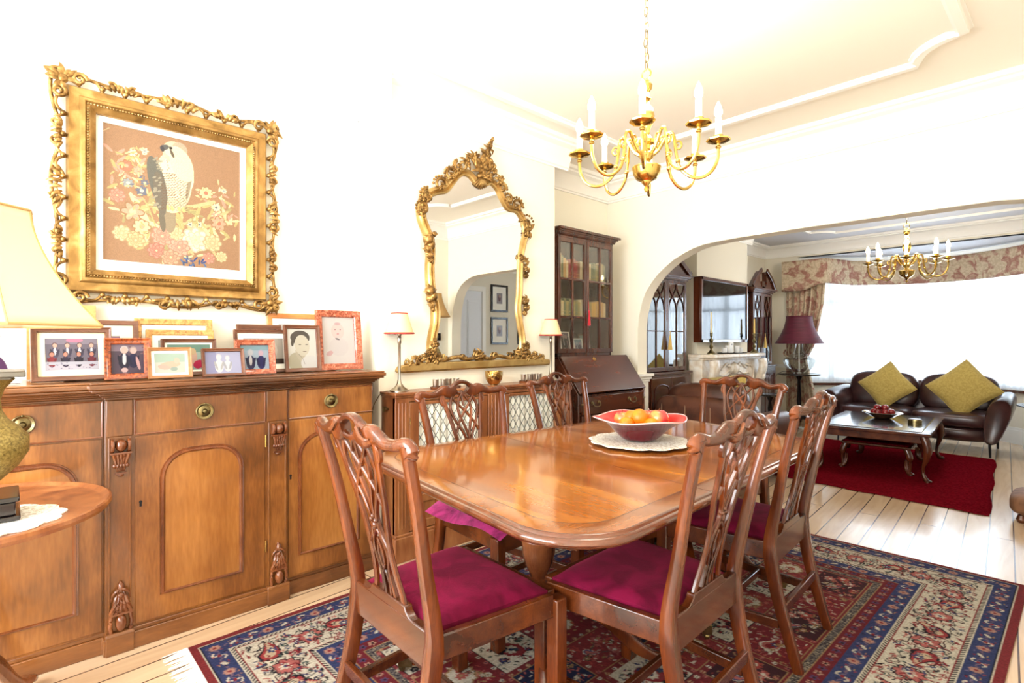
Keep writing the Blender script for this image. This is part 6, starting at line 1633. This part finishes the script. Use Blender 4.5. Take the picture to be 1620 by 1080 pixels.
# leather sofas
def pillow(mb, c, sx, sy, sz, p=3.2, nu=24, nv=16, rot=None):
    """soft box (superellipsoid)"""
    def sg(v, e): return math.copysign(abs(v) ** e, v)
    e = 2 / p; st = len(mb.v)
    def S(u, v):
        a = 2 * pi * u; b = -pi / 2 + pi * v
        return (sx / 2 * sg(cos(b), e) * sg(cos(a), e), sy / 2 * sg(cos(b), e) * sg(sin(a), e), sz / 2 * sg(sin(b), e))
    mb.grid(S, nu, nv, closeu=True)
    M_ = Matrix.Translation(c) @ (rot if rot else Matrix()); mb.xf(M_, st)
    return mb
# local frame: sofa faces -Y, centre of the front at origin
so = thing('leather_sofa', 'dark brown leather two-seat sofa with flared arms in front of the bay window', 'sofa', (-1.385, 7.36, 0), rad(0))
def Ps(n, mb, m, par=so, **k): return obj(n, mb, m, par, W=False, **k)
m = MB(); pillow(m, (0, .42, .21), 1.52, .82, .17, 5); Ps('base', m, MT['leather'], smooth=80)
for k, (xc_, w_) in enumerate(((-.36, .74), (.37, .74))):
    m = MB(); pillow(m, (xc_, .33, .355), w_, .66, .17, 4.2, 32, 20); Ps('seat_cushion', m, MT['leather'], smooth=80)
    m = MB(); pillow(m, (xc_, .62, .60), w_ - .02, .22, .46, 3.4, 32, 20, Matrix.Rotation(rad(-12), 4, 'X')); Ps('back_cushion', m, MT['leather'], smooth=80)
m = MB(); pillow(m, (0, .78, .42), 1.46, .16, .62, 5, 32, 16, Matrix.Rotation(rad(-8), 4, 'X')); Ps('back', m, MT['leather'], smooth=80)
for s in (-1, 1):
    # arm: an outward-leaning shield shape extruded front to back
    sh_ = cr([(s * .66, .16), (s * .74, .15), (s * .80, .26), (s * .855, .42), (s * .865, .54), (s * .83, .605), (s * .76, .61), (s * .70, .56), (s * .66, .44), (s * .645, .30)], 5, closed=True)
    m = MB(); cx_ = sum(p[0] for p in sh_) / len(sh_); cz_ = sum(p[1] for p in sh_) / len(sh_)
    rings_ = [(-.03, .80), (-.045, .93), (-.02, 1.0), (.30, .98), (.62, .93), (.76, .86), (.78, .6)]
    vs = []
    for yy, kk in rings_:
        dz = .05 * max(0, yy) / .7
        vs += [(cx_ + (p[0] - cx_) * kk, yy, cz_ + (p[1] - cz_) * kk + dz) for p in sh_]
    n_ = len(sh_); m.v = vs
    for i in range(len(rings_) - 1):
        for j in range(n_): m.f.append((i * n_ + j, i * n_ + (j + 1) % n_, (i + 1) * n_ + (j + 1) % n_, (i + 1) * n_ + j)); m.m.append(0)
    m.f.append(tuple(range(n_))); m.m.append(0); m.f.append(tuple((len(rings_) - 1) * n_ + j for j in range(n_))); m.m.append(0)
    arm = Ps('arm', m, MT['leather'], smooth=70)
for sx_ in (-.69, .69):
    for yy in (.03, .72): Ps('metal_leg', MB().tube([(sx_, yy, .17), (sx_ * 1.01, yy - .01, .0)], [.014, .009], 8), MT['blackm'])
def scatter_cushion(label, loc, size, roll, tilt, col):
    t = thing('scatter_cushion', label, 'cushion', loc, (rad(tilt), 0, 0), None)
    m = MB()
    def S(sgn):
        def f(u, v):
            a, b = 2 * u - 1, 2 * v - 1
            th = .075 * (max(0, (1 - a * a) * (1 - b * b))) ** .45
            k = 1 - .06 * (1 - abs(a)) * abs(b) ** 2; k2 = 1 - .06 * (1 - abs(b)) * abs(a) ** 2
            x, z = a * size / 2 * k2, b * size / 2 * k
            c_, s_ = cos(rad(roll)), sin(rad(roll))
            return (x * c_ - z * s_, sgn * th, x * s_ + z * c_)
        return f
    m.grid(S(-1), 26, 26); m.grid(S(1), 26, 26)
    obj('cushion_cover', m, col, t, W=False, smooth=60)
    b = MB(); e = S(0); pts = [e(k / 12, 0) for k in range(12)] + [e(1, k / 12) for k in range(12)] + [e(1 - k / 12, 1) for k in range(12)] + [e(0, 1 - k / 12) for k in range(12)]
    b.tube(pts, .004, 6, closed=True, ref=(0, 1, 0)); obj('piping', b, col, t, W=False)
    return t
scatter_cushion('mustard square cushion standing on its corner at the left of the dark leather sofa', (-1.64, 7.64, .675), .42, 40, -14, MT['mustard'])
scatter_cushion('larger mustard square cushion on its corner at the right of the dark leather sofa', (-.93, 7.60, .685), .47, 42, -16, MT['mustard'])

# sofa seen from behind, just beyond the arch
s2 = thing('leather_armchair', 'wide chestnut leather armchair seen from behind, just beyond the arch', 'armchair', (-2.27, 4.78, 0), 0)
def P2(n, mb, m, par=s2, **k): return obj(n, mb, m, par, W=False, **k)
m = MB(); pillow(m, (0, .0, .24), .90, .84, .26, 6); P2('base', m, MT['leather2'], smooth=80)
bk = MB(); pillow(bk, (0, -.38, .42), .92, .19, .60, 6, 40, 20); bo = P2('back', bk, MT['leather2'], smooth=80)
for x in (-.36, -.13, .10, .33): P2('stitched_seam', MB().tube([(x, -.478, .14), (x, -.478, .64)], .0035, 6), MT['seam'], bo)
m = MB(); pillow(m, (-.03, -.27, .67), .72, .25, .32, 3.2, 28, 18); P2('back_cushion', m, MT['leather2'], smooth=80)
m = MB(); pillow(m, (0, .06, .40), .60, .62, .17, 4); P2('seat_cushion', m, MT['leather2'], smooth=80)
for s in (-1, 1): m = MB(); pillow(m, (s * .40, .02, .34), .17, .82, .50, 4, 28, 16); P2('arm', m, MT['leather2'], smooth=80)
for sx_ in (-.36, .36):
    for yy in (-.34, .34): P2('leg', MB().box(sx_ - .025, sx_ + .025, yy - .025, yy + .025, 0, .13), MT['black'])
scatter_cushion('mustard cushion standing up in the chestnut leather armchair', (-2.30, 4.86, .70), .38, 10, -20, MT['mustard'])

# coffee table with glass top and the low stool below it
def cabriole(mb, x, y, h, dx, dy, r=.030):
    q = cr([(0, h), (.020, h - .05), (.030, h - .12), (.016, h - .20), (.0, .13), (-.004, .07), (.012, .03), (.030, .012), (.036, .0)], 4)
    rs = [interp([0, .02, .08, .13, h - .12, h - .05, h], [.022, .020, .012, .014, r, r * 1.05, r], z) for _, z in q]
    mb.tube([(x + dx * a, y + dy * a, z) for a, z in q], rs, 10, ref=(0, 1, 0))
    mb.ell((x + dx * .036, y + dy * .036, .014), (.026, .026, .014), 12, 6)
ct = thing('coffee_table', 'mahogany coffee table with glass inset top and cabriole legs on the red rug', 'coffee table', (-1.37, 6.19, .019), rad(4.5))
def Pc(n, mb, m, **k): return obj(n, mb, m, ct, W=False, **k)
w2, l2, h_ = .43, .66, .41
m = MB().box(-w2, w2, -l2, -l2 + .09, h_ - .028, h_).box(-w2, w2, l2 - .09, l2, h_ - .028, h_).box(-w2, -w2 + .09, -l2 + .09, l2 - .09, h_ - .028, h_).box(w2 - .09, w2, -l2 + .09, l2 - .09, h_ - .028, h_).box(-w2 + .09, w2 - .09, -l2 + .09, l2 - .09, h_ - .028, h_ - .012)
Pc('table_frame', m, MT['darkh'], bevel=.006)
Pc('glass_top', MB().box(-w2 + .065, w2 - .065, -l2 + .065, l2 - .065, h_ + .0005, h_ + .0075), simple('dark_glass_top', C(30, 26, 30), .03, coat=1, spec=1), smooth=0, bevel=.002)
Pc('apron', MB().box(-w2 + .03, w2 - .03, -l2 + .03, -l2 + .055, h_ - .09, h_ - .028).box(-w2 + .03, w2 - .03, l2 - .055, l2 - .03, h_ - .09, h_ - .028).box(-w2 + .03, -w2 + .055, -l2 + .03, l2 - .03, h_ - .09, h_ - .028).box(w2 - .055, w2 - .03, -l2 + .03, l2 - .03, h_ - .09, h_ - .028), MT['darkh'], bevel=.004)
for sx_ in (-1, 1):
    for sy_ in (-1, 1): m = MB(); cabriole(m, sx_ * (w2 - .05), sy_ * (l2 - .05), h_ - .03, sx_ * .9, sy_ * .5, .034); Pc('cabriole_leg', m, MT['dark'])
st_ = thing('low_stool', 'low mahogany stool with dark red top and curved legs under the coffee table', 'stool', (-1.36, 6.18, .019), rad(4.5))
obj('stool_top', MB().box(-.27, .27, -.44, .44, .225, .25), MT['darkh'], st_, W=False, bevel=.01)
obj('red_cover', MB().box(-.25, .25, -.42, .42, .25, .258), MT['redrug'], st_, W=False, bevel=.003)
for sx_ in (-1, 1):
    for sy_ in (-1, 1): m = MB(); cabriole(m, sx_ * .23, sy_ * .40, .225, sx_, sy_ * .4, .026); obj('curved_leg', m, MT['dark'], st_, W=False)
# red rug
rr_ = [(-.46, 4.90), (-.65, 7.24), (-2.52, 7.32), (-2.55, 5.45)]
rr_ = [(-.46, 4.90), (-.62, 7.24), (-1.55, 7.30), (-2.40, 7.32), (-2.44, 5.40), (-1.40, 5.38), (-1.38, 4.965)]
rr_ = [(-.46, 4.90), (-.63, 7.24), (-2.42, 7.34), (-2.30, 5.42), (-1.42, 5.40), (-1.42, 4.965)]
rr_ = [(-.46, 4.90), (-.63, 7.24), (-2.42, 7.30), (-2.28, 5.02)]
m = MB(); NU, NV = 90, 110
def S(u, v):
    a = Vector(rr_[3]).lerp(Vector(rr_[0]), u); b = Vector(rr_[2]).lerp(Vector(rr_[1]), u); p = a.lerp(b, v)
    e = min(u, 1 - u, v, 1 - v); j = .008 * sin(31 * u + 17 * v) * (1 if e < .02 else 0)
    return (p.x + j, p.y + j, .004 + .016 * min(1, e / .012) + random.uniform(0, .0025))
m.grid(S, NU, NV)
tag(obj('red_rug', m, MT['redrug'], None, smooth=80), 'plain deep red wool rug under the coffee table in the far room', 'rug')
# bowl of apples and brass coasters on the coffee table
cbx, cby, cz = -1.40, 6.36, .4365
pb = thing('apple_bowl', 'shallow bronze glass bowl of dark red apples on the coffee table', 'bowl', (cbx, cby, cz))
obj('bowl_wall', MB().lathe([(0, .0), (.06, 0), (.09, .012), (.13, .038), (.165, .055), (.172, .058), (.165, .062), (.125, .046), (.085, .020), (0, .012)], (0, 0, .0005), 40), simple('bronze_glass', C(120, 84, 60), .15, .4, coat=1), pb, W=False)
for k, (dx, dy, dz) in enumerate(((-.075, -.03, .066), (-.03, -.07, .062), (.045, -.06, .066), (.09, .0, .068), (.02, .02, .060), (-.04, .05, .066), (.05, .065, .066), (.03, -.02, .108), (-.05, -.01, .104))):
    fruit('apple', MT['redapple'], ('dark red apple at the left rim of the bowl on the coffee table', 'dark red apple at the front left of the bowl on the coffee table', 'dark red apple at the front right of the bowl on the coffee table', 'dark red apple at the right rim of the bowl on the coffee table', 'dark red apple low in the middle of the bowl on the coffee table', 'dark red apple at the back left of the bowl on the coffee table', 'dark red apple at the back right of the bowl on the coffee table', 'topmost right dark red apple of the bowl on the coffee table', 'topmost left dark red apple of the bowl on the coffee table')[k], 'fruit', cbx + dx * .82 + dy * .57 * 0, cby + dy, cz + dz, .034, 'dark red apples on the coffee table')
cs_ = thing('coaster_box', 'round brass and leather coaster box on the right of the coffee table', 'box', (-1.10, 6.16, cz))
obj('box_body', MB().lathe([(0, 0), (.055, 0), (.055, .012), (.052, .014), (.055, .016), (.055, .034), (.05, .038), (0, .038)], (0, 0, 0), 28), MT['brassdark'], cs_, W=False)
obj('lid', MB().lathe([(0, .038), (.048, .038), (.046, .043), (0, .044)], (0, 0, 0), 28), MT['leather2'], cs_, W=False)

# glass lamp on a black tripod table by the curtain
def tripod(label, loc, r, h, name='tripod_table'):
    t = thing(name, label, 'side table', loc)
    obj('table_top', MB().lathe([(0, h - .02), (r * .9, h - .02), (r, h - .010), (r, h), (r * .96, h + .004), (r * .93, h), (0, h)], (0, 0, 0), 48), MT['black'], t, W=False)
    obj('column', MB().lathe([(0, .14), (.03, .14), (.04, .18), (.028, .24), (.020, .32), (.028, .42), (.018, h - .08), (.05, h - .02), (0, h - .02)], (0, 0, 0), 20), MT['black'], t, W=False)
    for k in range(3):
        a = 2.0 + 2 * pi * k / 3
        q = cr([(.02, .20), (.09, .20), (.16, .13), (.21, .05), (.27, .035), (.29, .018)], 4)
        m = MB().sweep([(r_ * cos(a), r_ * sin(a), z) for r_, z in q], [rrect(.03, interp([0, .2, .3], [.06, .03, .03], r_), .4, 2) for r_, z in q], (0, 0, 1)); m.ell((.275 * cos(a), .275 * sin(a), .020), (.026, .026, .02), 12, 8)
        obj('carved_leg', m, MT['black'], t, W=False)
    return t
tripod('black tripod table carrying the clear glass lamp beside the curtain', (-2.60, 7.60, 0), .255, .775)
gl = thing('table_lamp', 'clear glass vase lamp with large burgundy bell shade beside the floral curtain', 'lamp', (-2.60, 7.60, .780))
obj('glass_base', MB().lathe([(0, 0), (.075, 0), (.08, .006), (.12, .03), (.165, .09), (.188, .15), (.19, .175), (.175, .195), (.12, .225), (.075, .265), (.052, .31), (.045, .36), (.045, .39)], (0, 0, 0), 40), MT['lampglass'], gl, W=False)
obj('brass_stem', MB().lathe([(0, .002), (.03, .002), (.03, .012), (.006, .02), (.006, .43), (.02, .44), (.02, .50), (0, .50)], (0, 0, 0), 14), MT['silver'], gl, W=False)
sh = MB(); sh.grid(lambda u, v: ((.155 + .135 * (1 - v) ** 1.8) * cos(2 * pi * u), (.155 + .135 * (1 - v) ** 1.8) * sin(2 * pi * u), .395 + .355 * v), 48, 14, closeu=True)
o = obj('lamp_shade', sh, MT['shademar'], gl, W=False, smooth=60); o.modifiers.new('thickness', 'SOLIDIFY').thickness = .003
obj('shade_rim', MB().torus((0, 0, .395), .290, .004, 'z', 48, 6).torus((0, 0, .75), .155, .004, 'z', 40, 6), MT['shademar'], gl, W=False)
tag(obj('lamp_flex', MB().tube(cr([(-2.70, 7.62, .80), (-2.82, 7.58, .79), (-2.885, 7.56, .70), (-2.87, 7.58, .40), (-2.86, 7.60, .02)], 6), .003, 6), MT['blackm'], None), 'thin dark flex of the glass lamp hanging beside its tripod table', 'cable')
tripod('small black tripod table in front of the farther glazed bookcase', (-2.53, 6.47, 0), .15, .585)
tripod('black carved tripod table at the right of the dark leather sofa', (-.17, 7.62, 0), .34, .55)
po = thing('footstool', 'tan suede footstool at the right edge, on the floorboards beyond the rugs', 'footstool', (-.10, 5.08, 0))
m = MB(); pillow(m, (0, 0, .11), .54, .50, .15, 4); obj('padded_top', m, MT['pouffe'], po, W=False, smooth=80)
for sx_ in (-.2, .2):
    for sy_ in (-.18, .18): obj('foot', MB().lathe([(0, 0), (.022, 0), (.03, .02), (.02, .05), (0, .05)], (sx_, sy_, 0), 14), MT['sbd'], po, W=False)

# curtain, pelmet and sheers of the bay
m = MB()
def S(u, v):
    z = .03 + (2.30 - .03) * v
    pinch = interp([.03, .55, .95, 1.15, 1.7, 2.3], [.40, .36, .26, .36, .47, .52], z)
    x0 = -2.88 + .0 * z; x = x0 + u * pinch
    y = 7.935 + .028 * sin(u * 2 * pi * 7) + .012 * sin(u * 31 + z * 1.5)
    return (x, y, z)
m.grid(S, 150, 40)
cu = thing('curtain', 'floral cream and rust curtain tied back at the left side of the bay window', 'curtain', (-2.66, 7.90, .03))
o = obj('drape', m, MT['toile'], cu, smooth=80); o.modifiers.new('thickness', 'SOLIDIFY').thickness = .004
obj('tieback', MB().tube(cr([(-2.90, 7.95, 1.08), (-2.88, 7.86, 1.02), (-2.75, 7.85, .96), (-2.63, 7.86, .98), (-2.60, 7.92, 1.03)], 5), .012, 8), MT['toile'], cu)
pm = thing('pelmet', 'floral fabric pelmet curving along the top of the bay window', 'pelmet', (-1.35, 8.8, 1.97))
pb_ = off(bayc, .11); m = MB()
path = [(-2.90, 7.99), (-2.90, 7.82), (-2.75, 7.82), (-2.66, 7.82), (-2.58, 7.82), (-2.50, 7.82), (-2.42, 7.825), (-2.36, 7.86), (-2.32, 7.95), (-2.28, 8.10), (-2.24, 8.26)] + [p for p in pb_ if -2.20 < p[0] < -.15] + [(-.08, 7.83), (.20, 7.83), (.20, 7.99)]
A = path; n_ = len(A); NZ = 9; vs = []
for i, (x, y) in enumerate(A):
    zb = interp([-2.90, -2.60, -2.52, -2.40, -.3, -.12, -.04, .20], [1.89, 1.885, 1.93, 1.97, 1.97, 1.92, 1.885, 1.89], x)
    for j in range(NZ): vs.append((x, y, zb + (2.30 - zb) * j / (NZ - 1)))
m.add(vs, [(i * NZ + j, (i + 1) * NZ + j, (i + 1) * NZ + j + 1, i * NZ + j + 1) for i in range(n_ - 1) for j in range(NZ - 1)])
o = obj('fabric_front', m, MT['toile'], pm, smooth=60); md = o.modifiers.new('thickness', 'SOLIDIFY'); md.thickness = .012
m = MB(); band(m, bayc, .115, .0, 2.30, 2.31); obj('top_board', m, MT['trim'], pm, smooth=0)
m = MB(); q = off(bayc, .045); N_ = 260
xs = np.array(q); seg_ = np.r_[0, np.cumsum(np.hypot(*np.diff(xs, axis=0).T))]
def S(u, v):
    d_ = u * seg_[-1] * .97 + seg_[-1] * .015; x = np.interp(d_, seg_, xs[:, 0]); y = np.interp(d_, seg_, xs[:, 1]); w_ = .011 * sin(u * 2 * pi * 46) + .004 * sin(u * 190)
    return (float(x), float(y) - w_, .645 + 1.65 * v)
m.grid(S, 460, 2)
sv = thing('sheer_curtain', 'white sheer voile curtain hung across the bay window', 'curtain', (-1.35, 8.9, .645))
obj('voile', m, MT['sheer'], sv, smooth=80)
obj('curtain_wire', MB().tube([(x, y, 2.29) for x, y in q], .004, 6), MT['white'], sv)

# the four prints seen in the mirror, and a lamp by the arch on the right
for k, (y, z) in enumerate(((6.08, 1.93), (6.70, 1.93), (6.08, 1.38), (6.70, 1.38))):
    t = thing('framed_print', 'black framed print in the mirror, %s' % ('upper left of four', 'upper right of four', 'lower left of four', 'lower right of four')[k], 'picture', (1.498, y, z - .23), 0, 'black framed prints on the far right wall')
    m = MB(); w, h = .38, .46
    for a, b, c_, d_ in ((-w / 2, w / 2, 0, .035), (-w / 2, w / 2, h - .035, h), (-w / 2, -w / 2 + .035, .035, h - .035), (w / 2 - .035, w / 2, .035, h - .035)): m.box(-.022, 0, a, b, c_, d_)
    obj('black_frame', m, MT['black'], t, W=False, bevel=.003)
    obj('white_mount', MB().box(-.010, -.002, -w / 2 + .03, w / 2 - .03, .03, h - .03), MT['matw'], t, W=False, smooth=0)
    cv = Canvas(.13, .18, .004, (150, 146, 150)); cv.ell(.065, .10, .03, .06, 0, (110, 84, 90)); cv.ell(.07, .13, .02, .03, .2, (176, 150, 140))
    cv.mesh('print', t, MT['photo'], lambda X, Y: (np.full_like(X, -.011), X - .065, Y + h / 2 - .09), W=False)
ths = thing('thermostat', 'small black wall control seen in the mirror beside the arch', 'switch', (.235, 3.92, 1.26))
obj('control_plate', MB().box(-.004, .014, -.05, .05, -.045, .045), MT['black'], ths, W=False, bevel=.002)
obj('dial', MB().box(-.008, -.004, -.02, .02, -.02, .02), MT['greyedge'], ths, W=False, bevel=.002)
tripod('black tripod table by the right wall under the tan lamp seen in the mirror', (.0, 3.73, 0), .20, .75)
tl = thing('table_lamp', 'tan bell-shaded lamp by the right wall, seen at the left in the gilt mirror', 'lamp', (.0, 3.73, .755))
obj('lamp_base', MB().lathe([(0, 0), (.07, 0), (.07, .01), (.03, .03), (.05, .10), (.085, .20), (.08, .28), (.04, .36), (.02, .42), (.01, .45), (.01, .75), (0, .76)], (0, 0, 0), 28), MT['antique'], tl, W=False)
sh = MB(); sh.grid(lambda u, v: ((.075 + .105 * (1 - v) ** 1.7) * cos(2 * pi * u), (.075 + .105 * (1 - v) ** 1.7) * sin(2 * pi * u), .74 + .28 * v), 40, 12, closeu=True)
o = obj('lamp_shade', sh, MT['shadetan'], tl, W=False, smooth=60); o.modifiers.new('thickness', 'SOLIDIFY').thickness = .003
